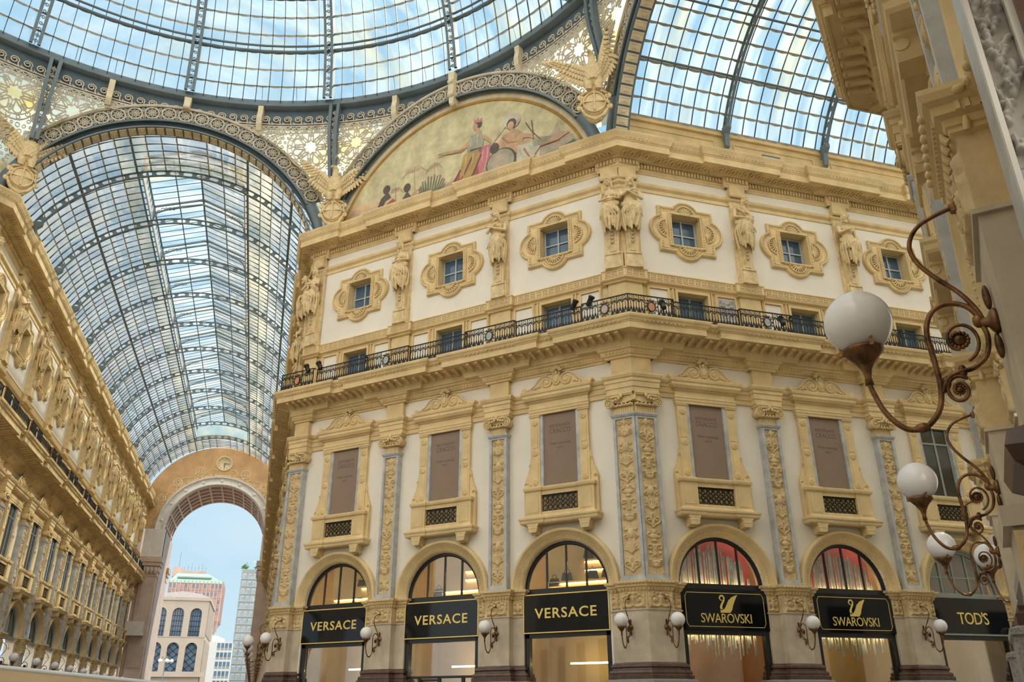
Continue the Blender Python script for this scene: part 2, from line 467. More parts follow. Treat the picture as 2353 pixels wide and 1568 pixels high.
# ================================================================== facade modules (x along wall, -y towards viewer, z up)
def side3(hw, off, y=0):                      # plan path round a block standing out from the wall
    return [(-hw, y), (-hw, -off), (hw, -off), (hw, y)]
def relief_grid(wd, ht, paint, step=.018, depth=.068):
    """height field carved by stamps; paint(api) draws on one half, mirrored"""
    nx, nz = int(wd/step)+1, int(ht/step)+1
    xs = np.linspace(-wd/2, wd/2, nx); zs = np.linspace(0, ht, nz)
    X, Z = np.meshgrid(xs, zs); AX = np.abs(X); Hh = np.zeros_like(X)
    def blob(x, z, rx, rz_, amp=1, mirror=True):
        q = 1-(((AX if mirror else X)-x)/rx)**2-((Z-z)/rz_)**2
        np.maximum(Hh, amp*np.sqrt(np.clip(q, 0, 1)), out=Hh)
    def stroke(pts, w0, w1=None, amp=.8):
        w1 = w1 or w0; n = len(pts)
        for i in range(n-1):
            a, b = pts[i], pts[i+1]; L = math.hypot(b[0]-a[0], b[1]-a[1]); k = max(1, int(L/(w0*.6)))
            for j in range(k):
                t = j/k; ww = w0+(w1-w0)*(i+t)/n
                blob(a[0]+(b[0]-a[0])*t, a[1]+(b[1]-a[1])*t, ww, ww, amp)
    paint(blob, stroke)
    Hh[0, :] = Hh[-1, :] = Hh[:, 0] = Hh[:, -1] = -.2
    vs = [(float(X[j, i]), -float(Hh[j, i])*depth, float(Z[j, i])) for j in range(nz) for i in range(nx)]
    fs = [(j*nx+i, j*nx+i+1, (j+1)*nx+i+1, (j+1)*nx+i) for j in range(nz-1) for i in range(nx-1)]
    return vs, fs
def candelabra(seed, wd, ht):
    rnd = random.Random(seed)
    def paint(blob, stroke):
        stroke([(0, .1), (0, ht-.1)], .014, amp=.5)
        z = .12
        k = rnd.randint(0, 5)
        while z < ht-.55:
            t = k % 6; k += 1; h = wd/2-.03
            if t == 0:      # vase
                blob(0, z+.06, .10, .05); blob(0, z+.20, .15, .11); blob(0, z+.34, .07, .06); blob(0, z+.40, .12, .03, .8)
                stroke(arc(.13, z+.25, .07, -1.3, 2.2), .018); dz = .50
            elif t == 1:    # pair of scrolls
                stroke([(0, z), (.06, z+.08), (.13, z+.12)]+spiral(h*.55, z+.25, .11, .02, -1.2, 1.2), .026, .016)
                blob(h*.55, z+.25, .03, .03); stroke([(0, z+.1), (.05, z+.3), (.03, z+.48)], .03, .015); dz = .55
            elif t == 2:    # acanthus fan
                for a in (0, .45, .9, 1.3):
                    stroke([(.01, z+.04), (.10*math.sin(a), z+.12+.05*math.cos(a)), (h*.85*math.sin(a), z+.1+.30*math.cos(a))], .022, .03)
                blob(0, z+.08, .06, .06); dz = .48
            elif t == 3:    # oval shield with ribbons
                blob(0, z+.22, .11, .17, .9); blob(0, z+.22, .06, .10, 1)
                stroke([(.1, z+.35), (.17, z+.30), (h*.8, z+.38)], .018); stroke(spiral(h*.6, z+.10, .07, .015, 1.6, -1.1), .02); dz = .5
            elif t == 4:    # winged mask
                blob(0, z+.20, .07, .10); blob(0, z+.30, .09, .04); blob(.028, z+.22, .014, .012, 1.0)
                for q in range(4): stroke([(.05, z+.14+.03*q), (.14, z+.20+.05*q), (h*.9, z+.18+.06*q)], .018, .01)
                dz = .46
            else:           # husks and fruit
                for q in range(5):
                    blob(.035, z+.05+q*.075, .036, .045, .7+.06*q); blob(0, z+.08+q*.075, .03, .04)
                stroke(spiral(h*.62, z+.30, .10, .02, 3.4, -1.2), .02); blob(h*.62, z+.12, .04, .05); dz = .46
            z += dz
        stroke(spiral(wd*.25, z+.16, .09, .02, -1.5, 1.2), .024); blob(0, z+.2, .06, .16)
        for q in range(int(ht/.09)):
            blob(rnd.uniform(.05, wd/2-.05), rnd.uniform(.05, ht-.05), .018, .022, .35)
    return relief_grid(wd, ht, paint)
def scroll_frieze(seed, wd, ht):
    rnd = random.Random(seed)
    def paint(blob, stroke):
        h = wd/2
        blob(0, ht*.5, .07, ht*.3); blob(0, ht*.8, .05, .06)
        stroke([(0, ht*.2), (h*.3, ht*.12)]+spiral(h*.5, ht*.5, ht*.36, .02, -1.57, 1.3), .035, .018)
        blob(h*.5, ht*.5, .05, .05)
        for a in (.4, 1.2, 2.0, 2.8, 3.6):
            stroke([(h*.5+ht*.34*math.cos(a), ht*.5+ht*.34*math.sin(a)), (h*.5+ht*.46*math.cos(a+.3), ht*.5+ht*.46*math.sin(a+.3))], .022)
        stroke([(h*.86, ht*.1), (h*.82, ht*.5), (h*.92, ht*.85)], .03, .015); stroke([(h*.84, ht*.35), (h*.95, ht*.5)], .02)
        blob(h*.3, ht*.85, .03, .03); blob(h*.72, ht*.12, .03, .03); blob(h*.12, ht*.62, .03, .05)
    return relief_grid(wd, ht, paint, .022, .07)
def shifted(g, dx, dy, dz): return [(a+dx, b+dy, c+dz) for a, b, c in g[0]], g[1]
REL = [candelabra(k, .54, 5.36) for k in (1, 5, 9)]
FRZ = scroll_frieze(3, .84, .56)
FRZ2 = scroll_frieze(8, .40, .56)

CAP_PROF = [(0, 4.94), (.03, 4.96), (.035, 4.99), (.05, 5.0), (.06, 5.05), (.10, 5.07), (.11, 5.13), (.15, 5.16), (.17, 5.21), (.17, 5.25), (-.3, 5.27)]
BASE_PROF = [(.02, 2.30), (.16, 2.31), (.165, 2.42), (.12, 2.45), (.13, 2.50), (.11, 2.56), (.05, 2.58), (.04, 2.63), (.08, 2.67), (.07, 2.73), (.02, 2.76), (.0, 2.80)]
def pier_parts(root, path, fr):
    """path: plan of the pier front; fr: list of (matrix, offset) for carved friezes"""
    m = MB(); m.sweep(path, [(.22, 0), (.22, 2.20), (.25, 2.22), (.25, 2.28), (.15, 2.31)]); m.build('plinth', 'granite', root)
    m = MB(); m.sweep(path, BASE_PROF); m.build('base_moulding', 'brown_marble', root)
    m = MB(); m.sweep(path, [(0, 2.78), (0, 4.34), (.03, 4.345), (.03, 4.38), (0, 4.385)]); m.build('shaft', 'pink_marble', root)
    m = MB(); m.sweep(path, [(0, 4.384), (0, 4.95)])
    for Mx, g in fr:
        m.M = Mx @ Matrix.Translation((0, -.005, 0)); m.add(g[0], g[1], sm=True)
    m.build('carved_frieze', 'relief_stone', root)
    m = MB(); m.sweep(path, CAP_PROF)
    for a, b in zip(path, path[1:]):                       # egg and dart above, flutes below
        L = math.hypot(b[0]-a[0], b[1]-a[1]); n = int(L/.11)
        if n < 2: continue
        tx, ty = (b[0]-a[0])/L, (b[1]-a[1])/L
        for i in range(n):
            x, y = a[0]+tx*L*(i+.5)/n, a[1]+ty*L*(i+.5)/n
            m.tube([(x+ty*.155+tx*h, y-tx*.155+ty*h, 5.188) for h in (-.040, -.034, -.02, 0, .02, .034, .040)], [.006, .022, .031, .034, .031, .022, .006], 10)
            for q in (-.25, .25): obox(m, x+tx*q*.11, y+ty*q*.11, tx, ty, .030, .08, .118, 5.07, 5.135)
            m.tube([(x+ty*.04, y-tx*.04, 4.955), (x+ty*.07, y-tx*.07, 4.99), (x+ty*.075, y-tx*.075, 5.03)], [.03, .026, .012], 5)
    m.build('impost', 'stone', root)
def shaft_leg(mf, mr, mc, x0, x1, rel, y=-.28):
    """grey frame with carved panel between x0 and x1, capital above"""
    a, b = x0, x1
    mf.box(a-.03, b+.03, y-.03, 0, 5.26, 5.36)
    mf.box(a, b, y+.06, 0, 5.36, 10.86)
    fwid = .10
    for p, q in ((a, a+fwid), (b-fwid, b)): mf.box(p, q, y, y+.06, 5.36, 10.86)
    mf.box(a+fwid, b-fwid, y, y+.06, 5.36, 5.44); mf.box(a+fwid, b-fwid, y, y+.06, 10.78, 10.86)
    mf.sweep([(a, 0), (a, y), (b, y), (b, 0)], [(0, 10.84), (.03, 10.86), (.06, 10.93), (.06, 10.97), (0, 10.98)])
    wd = b-a-2*fwid; k = wd/.54; mid = (a+b)/2
    mr.add([(mid+v[0]*k, y+.055+v[1], 5.43+v[2]) for v in rel[0]], rel[1], sm=True)
def capital(mc, x0, x1, y=-.28, vol=(1, 1)):
    mid, hw = (x0+x1)/2, (x1-x0)/2
    mc.box(x0+.03, x1-.03, y+.03, 0, 10.97, 11.24)
    n = 9
    for i in range(n):
        xx = x0+.07+(x1-x0-.14)*i/(n-1)
        mc.tube([(xx, y+.03, 10.99), (xx, y+.03, 11.2)], .024, 5)
    mc.tube([(x0+.02, y-.02, 11.27), (x1-.02, y-.02, 11.27)], .05, 8)
    for i in range(5):
        xx = x0+.1+(x1-x0-.2)*i/4
        mc.ell((xx, y-.07, 11.28), (.045, .045, .06), 6, 5)
    mc.prism([(x0-.12, 11.62), (x1+.12, 11.62), (x1+.08, 11.44), (mid+.1, 11.36), (mid-.1, 11.36), (x0-.08, 11.44)], y-.02, 0)
    mc.box(x0-.16*vol[0], x1+.16*vol[1], y-.09, 0, 11.62, 11.67); mc.box(x0-.18*vol[0], x1+.18*vol[1], y-.11, 0, 11.67, 11.72)
    for sgn, on in ((-1, vol[0]), (1, vol[1])):
        if not on: continue
        cx = mid+sgn*(hw+.04)
        mc.lathe([(.0, y-.10), (.165, y-.10), (.17, y-.06), (.15, y+.1), (.14, -.02), (0, -.02)], (cx, 0, 11.38), 18, 'y')
        sp = spiral(0, 0, .19, .03, PI/2, -2.4, 40)
        mc.tube([(cx+sgn*-p[0]*-1, y-.115, 11.38+p[1]) for p in sp], [.03-.018*i/40 for i in range(41)], 6)
        mc.ell((cx, y-.12, 11.38), (.035, .03, .035), 8, 5)
        mc.tube([(mid+sgn*.03, y-.08, 11.56), (mid+sgn*hw*.5, y-.13, 11.59), (cx-sgn*.02, y-.10, 11.57)], [.03, .035, .03], 6)
        for q in range(3): mc.ell((mid+sgn*(.08+.1*q), y-.14, 11.50-.025*q), (.05, .05, .06), 7, 5)
    mc.ell((mid, y-.13, 11.60), (.06, .05, .09), 8, 6)
def entab_block(m, x0, x1, y=-.2):
    m.sweep([(x0, 0), (x0, y), (x1, y), (x1, 0)], [(.05, 12.44), (.05, 12.50), (0, 12.53), (0, 13.16)])
    m.box(x0+.1, x1-.1, y-.004, y+.05, 12.64, 13.06)
def make_pier():
    r = thing('pier'); hp = .915
    path = [(-hp, .5), (-hp, -.015), (-.48, -.015), (-.48, -.30), (.48, -.30), (.48, -.015), (hp, -.015), (hp, .5)]
    fr = [(Matrix.Translation((0, -.30, 4.385)), FRZ)]
    for s in (-1, 1):
        fr.append((Matrix.Translation((s*.69, -.015, 4.385)), FRZ2))
        fr.append((Matrix.Translation((s*.915, .25, 4.385)) @ Matrix.Rotation(s*PI/2, 4, 'Z'), FRZ2))
    pier_parts(r, path, fr)
    return r
def make_pilaster(v=0):
    r = thing('pilaster'); f, c, g = MB(), MB(), MB()
    shaft_leg(f, g, c, -.37, .37, REL[v]); capital(c, -.36, .36)
    g.build('carved_panel', 'relief_stone', f.build('marble_frame', 'grey_marble', r)); c.build('capital', 'stone', r)
    m = MB(); entab_block(m, -.42, .42); m.build('entablature_block', 'stone', r)
    return r
LEG_R = Matrix.Rotation(PI/8, 4, 'Z'); LEG_L = Matrix.Rotation(-PI/8, 4, 'Z')
def cpt(u, off):
    """plan point on the two legs of a 135 degree corner"""
    if u == 0: return (0, -off/C22)
    if u > 0: return (u*C22+off*S22, u*S22-off*C22)
    return (u*C22-off*S22, -u*S22-off*C22)
def make_corner_pier():
    r = thing('corner_pier')
    path = [cpt(-1.22, -.5), cpt(-1.22, .015), cpt(-.80, .015), cpt(-.80, .30), cpt(0, .30), cpt(.80, .30), cpt(.80, .015), cpt(1.22, .015), cpt(1.22, -.5)]
    fr = []
    for Mx, s in ((LEG_L, -1), (LEG_R, 1)):
        fr.append((Mx @ Matrix.Translation((s*.34, -.30, 4.385)), FRZ)); fr.append((Mx @ Matrix.Translation((s*1.01, 0, 4.385)), FRZ2))
    pier_parts(r, path, fr)
    return r
def make_corner_pilaster():
    r = thing('corner_pilaster'); f, c, g = MB(), MB(), MB()
    for Mx, s, v in ((LEG_L, -1, 0), (LEG_R, 1, 1)):
        for q in (f, c, g): q.M = Mx
        x0, x1 = (-.78, .12) if s < 0 else (-.12, .78)
        x0, x1 = (-.72, .10) if s < 0 else (-.10, .72)
        shaft_leg(f, g, c, x0, x1, REL[v]); capital(c, x0, x1, vol=(1, 0) if s < 0 else (0, 1))
    g.build('carved_panel', 'relief_stone', f.build('marble_frame', 'grey_marble', r)); c.build('capital', 'stone', r)
    m = MB(); m.sweep([cpt(-.70, 0), cpt(-.70, .2), cpt(0, .2), cpt(.7, .2), cpt(.7, 0)], [(.05, 12.44), (.05, 12.50), (0, 12.53), (0, 13.16)])
    for Mx, s in ((LEG_L, -1), (LEG_R, 1)):
        m.M = Mx; m.box(min(s*.02, s*.60), max(s*.02, s*.60), -.205, -.1, 12.64, 13.06)
    m.build('entablature_block', 'stone', r)
    return r
def make_arch_surround():
    m = MB()
    prof = [(1.60, .3), (1.60, -.02), (1.66, -.05), (1.68, -.08), (1.78, -.09), (1.79, -.12), (1.90, -.14), (1.92, -.19), (1.99, -.20), (2.04, -.15), (2.05, 0)]
    m.arcsweep(0, 5.22, prof, 0, PI, 40)
    for i in range(60):
        a = PI*(i+.5)/60
        m.ell((1.735*math.cos(a), -.09, 5.22+1.735*math.sin(a)), (.024, .025, .024), 5, 4)
    return m.build('arch_surround', 'stone')

def make_window_surround(glazed=False):
    r = thing('tall_window')
    m = MB()                                                   # stone balcony front
    for s in (-1, 1):
        m = MB()
        m.prism([(s*1.0-.22, 7.43), (s*1.0+.22, 7.43), (s*1.0+.22, 7.36), (s*1.0+.17, 7.34), (s*1.0+.17, 7.2), (s*1.0+.13, 7.12), (s*1.0-.13, 7.12), (s*1.0-.17, 7.2), (s*1.0-.17, 7.34), (s*1.0-.22, 7.36)], -.42, 0)
        m.tube([(s*1.0-.185, -.36, 7.28), (s*1.0+.185, -.36, 7.28)], .07, 10); m.tube([(s*1.0-.16, -.14, 7.13), (s*1.0+.16, -.14, 7.13)], .06, 10)
        m.build('bracket', 'stone', r)
    m = MB()
    path = [(-1.34, 0), (-1.34, -.28), (-.72, -.28), (-.72, -.24), (.72, -.24), (.72, -.28), (1.34, -.28), (1.34, 0)]
    m.sweep(path, [(-.1, 7.40), (.13, 7.42), (.16, 7.46), (.17, 7.54), (.20, 7.58), (.20, 7.64), (.05, 7.68), (.02, 7.74), (0, 7.76)])
    for s in (-1, 1):
        a, b = sorted((s*.72, s*1.34)); m.box(a, b, -.28, 0, 7.7, 8.62)
        m.box(a+.1, b-.1, -.295, -.2, 7.84, 8.5)
        m.box(min(s*1.2, s*1.46), max(s*1.2, s*1.46), -.14, 0, 7.6, 8.9)
    m.box(-.72, .72, -.24, 0, 7.70, 7.86); m.box(-.72, .72, -.24, 0, 8.46, 8.62)
    m.box(-.72, .72, -.10, -.02, 7.8, 8.5)
    m.sweep(path, [(0, 8.60), (.05, 8.62), (.07, 8.68), (.07, 8.74), (0, 8.78), (-.12, 8.79)])
    bf_ = m.build('balcony_front', 'stone', r)
    m = MB()                                                   # iron grille with gilt bosses
    for i in range(7):
        x = -.60+i*.2
        for z in (7.99, 8.17, 8.35):
            m.ribbon(circ(x, z, .085, 8), .022, -.2, -.17, closed=True)
            m.ell((x, -.2, z), (.022, .02, .022), 5, 4, m=1)
        if i < 6:
            m.ribbon([(x+.0, 7.88), (x+.2, 8.17), (x, 8.45)], .016, -.19, -.17); m.ribbon([(x+.2, 7.88), (x, 8.17), (x+.2, 8.45)], .016, -.19, -.17)
            for z in (8.08, 8.26): m.ell((x+.1, -.2, z), (.03, .015, .02), 5, 4, m=1)
    for z in (7.88, 8.44): m.box(-.7, .7, -.2, -.16, z-.015, z+.015)
    m.build('grille', ['iron', 'gilt'], bf_)
    m = MB()                                                   # jambs, frieze, cornice
    for s in (-1, 1):
        a, b = sorted((s*.80, s*1.17)); m.box(a, b, -.14, 0, 8.78, 11.50)
        for (za, zb) in ((9.06, 9.9), (10.25, 11.0)): m.box(a+.07, b-.07, -.155, -.1, za, zb)
        xm = (a+b)/2
        for z in (8.98, 10.07, 11.22):
            m.lathe([(0, -.17), (.05, -.165), (.055, -.16), (.09, -.175), (.12, -.165), (.13, -.14)], (xm, 0, z), 12, 'y')
            for q in range(5):
                g = q*2*PI/5; m.ell((xm+.065*math.cos(g), -.165, z+.065*math.sin(g)), (.026, .02, .026), 5, 4)
        m.sweep([(a, 0), (a, -.14), (b, -.14), (b, 0)], [(0, 11.42), (.04, 11.46), (.04, 11.5)])
        # scroll bracket on the outer side
        pts = [(s*1.17, 8.80), (s*1.17, 9.95), (s*1.22, 9.80), (s*1.25, 9.55), (s*1.33, 9.30), (s*1.42, 9.10), (s*1.46, 8.95), (s*1.44, 8.84), (s*1.38, 8.80)]
        m.prism(pts if s > 0 else pts[::-1], -.10, 0)
        m.tube(to3(spiral(s*1.37, 8.93, .10, .02, 0, s*1.6, 18), -.12), .02, 5); m.tube(to3(arc(s*1.22, 9.62, .05, 0, 5, 8), -.11), .015, 5)
    m.sweep(side3(1.19, .14), [(0, 11.50), (.03, 11.52), (.03, 11.60), (.05, 11.62), (.05, 11.70), (.07, 11.74), (.05, 11.78), (.02, 11.79), (.02, 12.0), (.05, 12.02)])
    m.box(-1.19, 1.19, -.14, 0, 11.68, 11.79)
    m.sweep(side3(1.20, .16), [(.03, 12.0), (.06, 12.03), (.06, 12.06), (.13, 12.07), (.18, 12.14), (.20, 12.17), (.20, 12.26), (.24, 12.30), (.26, 12.38), (.26, 12.42), (-.1, 12.44)])
    for i in range(25):
        x = -1.26+i*.105; m.box(x-.028, x+.028, -.27, -.2, 12.06, 12.13)
    fr_ = m.build('frame', 'stone', r)
    m = MB()                                                   # crest with scrolls and palmette
    for s in (-1, 1):
        body = [(0, 12.42), (s*1.30, 12.42), (s*1.30, 12.47), (s*1.05, 12.52), (s*.88, 12.62), (s*.74, 12.80), (s*.60, 12.92), (s*.42, 12.95), (s*.25, 12.90), (0, 12.92)]
        m.prism(body if s > 0 else body[::-1], -.24, -.10)
        m.tube(to3([(s*1.28, 12.50), (s*1.08, 12.55), (s*.90, 12.66), (s*.76, 12.84), (s*.60, 12.96), (s*.44, 12.98)]+spiral(s*.42, 12.72, .25, .04, PI/2, s*1.7, 30), -.27), .032, 6)
        m.lathe([(.0, -.31), (.06, -.30), (.10, -.27), (.20, -.255), (.22, -.24)], (s*.42, 0, 12.72), 14, 'y')
        m.tube([(s*1.36, -.30, 12.52), (s*1.36, 0, 12.52)], .10, 8)
        m.ell((s*1.22, -.26, 12.50), (.12, .08, .05), 8, 5)
        for q in range(4): m.ell((s*(.72+.12*q), -.26, 12.50+.03*(3-q)), (.06, .04, .05), 6, 4)
    m.ell((0, -.24, 12.76), (.20, .07, .24), 14, 10); m.ell((0, -.30, 12.76), (.11, .05, .15), 12, 8)
    m.tube(to3(circ(0, 12.76, .16, 14, .21), -.28), .022, 5)
    for q in range(7):
        g = PI/2+(q-3)*.42
        m.ell((.17*math.cos(g), -.24, 13.08+.20*math.sin(g)), (.045, .04, .10), 8, 6, rot=Matrix.Rotation(-(g-PI/2), 3, 'Y').to_quaternion())
    m.ell((0, -.26, 13.04), (.07, .06, .07), 8, 6); m.ell((-.12, -.24, 13.0), (.05, .04, .07), 6, 5); m.ell((.12, -.24, 13.0), (.05, .04, .07), 6, 5)
    m.build('crest', 'stone', fr_)
    m = MB()                                                   # grey inner frame, opening
    m.box(-.80, -.68, -.12, 0, 8.76, 11.60); m.box(.68, .80, -.12, 0, 8.76, 11.60); m.box(-.8, .8, -.12, 0, 11.60, 11.72)
    m.box(-.70, -.66, -.09, 0, 8.76, 11.58); m.box(.66, .70, -.09, 0, 8.76, 11.58); m.box(-.7, .7, -.09, 0, 11.58, 11.62)
    m.build('casing', 'grey_marble', r)
    if glazed:
        m = MB(); m.box(-.66, .66, -.03, 0, 8.78, 11.58); m.build('pane', 'dark_glass', r)
        m = MB()
        for x in (-.62, 0, .62): m.box(x-.04, x+.04, -.06, -.03, 8.78, 11.58)
        for z in (8.82, 10.9, 11.54): m.box(-.66, .66, -.055, -.03, z-.035, z+.035)
        m.build('sash', 'window_frame', r)
    return r
def make_banner():
    r = thing('cloth_banner')
    m = MB(); m.box(-.655, .655, -.06, -.035, 8.80, 11.585); m.build('cloth', 'banner', r)
    m = MB()
    for t_, sz, z_, w_ in (('RISTORANTE', .17, 11.02, .84), ('CRACCO', .26, 10.82, .86), ('New opening', .14, 10.36, .82), ('2017', .12, 10.18, .26)):
        m = MB(); add_text(m, t_, sz, .004, 0, -.063, z_, width=w_); m.build('lettering', 'banner_text', r)
    return r

def quatre(k):
    """outline of the star shaped surround, k grows it outwards"""
    w, h, lr = 1.05+k, .87+k, .50+k*.85
    cw, ch = .97, .71
    def lobe(cx, cz, a0, d):
        aa = math.acos(max(-.9, min(.95, d/lr)))
        return arc(cx, cz, lr, a0-aa, a0+aa, 14)
    pts = [(w, -h)]+lobe(cw, 0, 0, w-cw)+[(w, h)]
    pts += lobe(0, ch, PI/2, h-ch)+[(-w, h)]+lobe(-cw, 0, PI, w-cw)+[(-w, -h)]+lobe(0, -ch, -PI/2, h-ch)
    return pts
def make_top_window():
    r = thing('attic_window'); m = MB(); cz = 18.945
    # flat plate with window hole, then raised outlines
    def ring(ko, ki, y0, y1):
        a, b = quatre(ko), quatre(ki); n = len(a)
        vs = [(x, y0, cz+z) for x, z in a]+[(x, y1, cz+z) for x, z in b]
        m.add(vs, [(i, n+i, n+(i+1) % n, (i+1) % n) for i in range(n)])
    ring(.18, .17, 0, -.10); ring(.17, .13, -.10, -.14); ring(.13, .09, -.14, -.13); ring(.09, .04, -.13, -.08); ring(.04, .0, -.08, -.10); ring(.0, -.06, -.10, -.07)
    o = quatre(-.06); n = len(o)
    inner = []
    for x, z in o:
        k = .74/max(abs(x), abs(z)); inner.append((x*k, z*k))
    vs = [(x, -.07, cz+z) for x, z in o]+[(x, -.07, cz+z) for x, z in inner]
    m.add(vs, [(i, n+i, n+(i+1) % n, (i+1) % n) for i in range(n)])
    q = quatre(.06)
    tot = 0
    for i in range(len(q)):
        a, b = q[i], q[(i+1) % len(q)]; L = math.hypot(b[0]-a[0], b[1]-a[1]); k = max(1, int(L/.11))
        for j in range(k):
            t = (j+.5)/k; m.ell((a[0]+(b[0]-a[0])*t, -.125, cz+a[1]+(b[1]-a[1])*t), (.025, .03, .025), 5, 4)
    sf_ = m.build('star_frame', 'stone', r)
    for g in range(4):                                   # scallop shells in the lobes
        m = MB(); a = g*PI/2; m.M = Matrix.Translation((0, 0, cz)) @ Matrix.Rotation(-a, 4, 'Y') @ Matrix.Translation((.84 if g % 2 == 0 else .74, -.07, 0))
        for i in range(9):
            t = -1.35+i*2.7/8
            m.tube([(0, 0, 0), (.20*math.cos(t), -.05, .20*math.sin(t)), (.36*math.cos(t), -.02, .36*math.sin(t))], [.012, .035, .022], 5)
        m.tube([(.40*math.cos(t), -.03, .40*math.sin(t)) for t in np.linspace(-1.4, 1.4, 14)], .03, 5)
        m.build('shell_ornament', 'stone', sf_)
    m = MB()
    for (w_, y0, y1) in ((.78, -.13, -.02), ):
        m.box(-w_-.0, -.64, y0, .3, cz-.78, cz+.78); m.box(.64, w_, y0, .3, cz-.78, cz+.78)
        m.box(-.64, .64, y0, .3, cz+.715, cz+.82); m.box(-.64, .64, y0, .3, cz-.82, cz-.715)
    for i in range(14):
        z = cz-.74+i*.112
        for s in (-1, 1): m.ell((s*.71, -.14, z), (.035, .03, .05), 5, 4)
        m.ell((-.72+i*.11, -.14, cz-.77), (.05, .03, .035), 5, 4)
    m.build('reveal', 'stone', r)
    m = MB()
    for x in (-.60, 0, .60): m.box(x-.03, x+.03, .30, .36, cz-.72, cz+.72)
    for z in (-.68, 0, .68): m.box(-.64, .64, .31, .35, cz+z-.028, cz+z+.028)
    m.build('sash', 'white_paint', r)
    m = MB(); m.box(-.64, .64, .36, .38, cz-.715, cz+.715); m.build('pane', 'blue_glass', r)
    return r
def make_mezz_door():
    r = thing('french_window'); m = MB()
    m.box(-.74, -.65, -.08, .3, 14.36, 16.12); m.box(.65, .74, -.08, .3, 14.36, 16.12); m.box(-.74, .74, -.08, .3, 16.12, 16.24)
    m.box(-.86, -.80, -.05, 0, 14.36, 16.3); m.box(.80, .86, -.05, 0, 14.36, 16.3)
    m.build('frame', 'stone', r)
    m = MB()
    for x in (-.62, 0, .62): m.box(x-.04, x+.04, .24, .3, 14.36, 16.12)
    for z in (16.07, 14.6): m.box(-.65, .65, .25, .3, z-.04, z+.04)
    m.build('sash', 'window_frame', r)
    m = MB(); m.box(-.65, .65, .3, .32, 14.36, 16.12); m.build('pane', 'blue_glass', r)
    return r
def make_wall_panel():
    """raised frame with plaster field beside the balcony doors"""
    r = thing('panel_frame'); m = MB()
    for (k, y) in ((.48, -.05), (.44, -.08)):
        m.box(-k, -k+.06, y, 0, 14.4, 16.20-(.48-k)); m.box(k-.06, k, y, 0, 14.4, 16.20-(.48-k)); m.box(-k, k, y, 0, 16.20-(.48-k), 16.26-(.48-k))
    m.build('moulding', 'stone', r)
    m = MB(); m.box(-.38, .38, -.02, 0, 14.9, 16.14); m.build('plaster_field', 'stucco', r)
    return r

# ---- shop fronts
def make_fanlight(mull, fm='black_frame', gm='shop_glass', bar=False):
    r = thing('fanlight_window'); m = MB()
    m.arcsweep(0, 5.22, [(1.48, .20), (1.48, .14), (1.52, .12), (1.60, .12), (1.60, .3)], 0, PI, 32, sm=False)
    for x in mull:
        h = math.sqrt(1.5**2-x*x); m.box(x-.03, x+.03, .14, .20, 5.24, 5.22+h)
    if bar: m.box(-1.4, 1.4, .15, .19, 5.80, 5.85)
    m.box(-1.6, 1.6, .06, .26, 5.08, 5.26)
    m.build('frame', fm, r)
    m = MB(); pts = [(1.5*math.cos(PI*i/32), 5.22+1.5*math.sin(PI*i/32)) for i in range(33)]
    m.add([(x, .18, z) for x, z in pts], [tuple(range(33))]); m.build('pane', gm, r)
    return r
def make_shopfront(door=False, fm='black_frame', gm='shop_glass'):
    r = thing('shop_window'); m = MB()
    for s in (-1, 1): m.box(min(s*1.42, s*1.6), max(s*1.42, s*1.6), .06, .26, 0, 3.80)
    m.box(-1.6, 1.6, .06, .26, 3.66, 3.80); m.box(-1.6, 1.6, .04, .3, 0, .25)
    if door:
        m.box(-1.42, 1.42, .1, .2, 2.46, 2.54)
        for x in (-.95, -.1, .9): m.box(x-.05, x+.05, .1, .2, .2, 2.5)
        m.box(-.85, -.1, .09, .15, 2.36, 2.44); m.box(-.85, -.78, .09, .15, .2, 2.4)
    m.build('frame', fm, r)
    m = MB(); m.box(-1.42, 1.42, .16, .17, .25, 3.66); m.build('pane', gm, r)
    return r
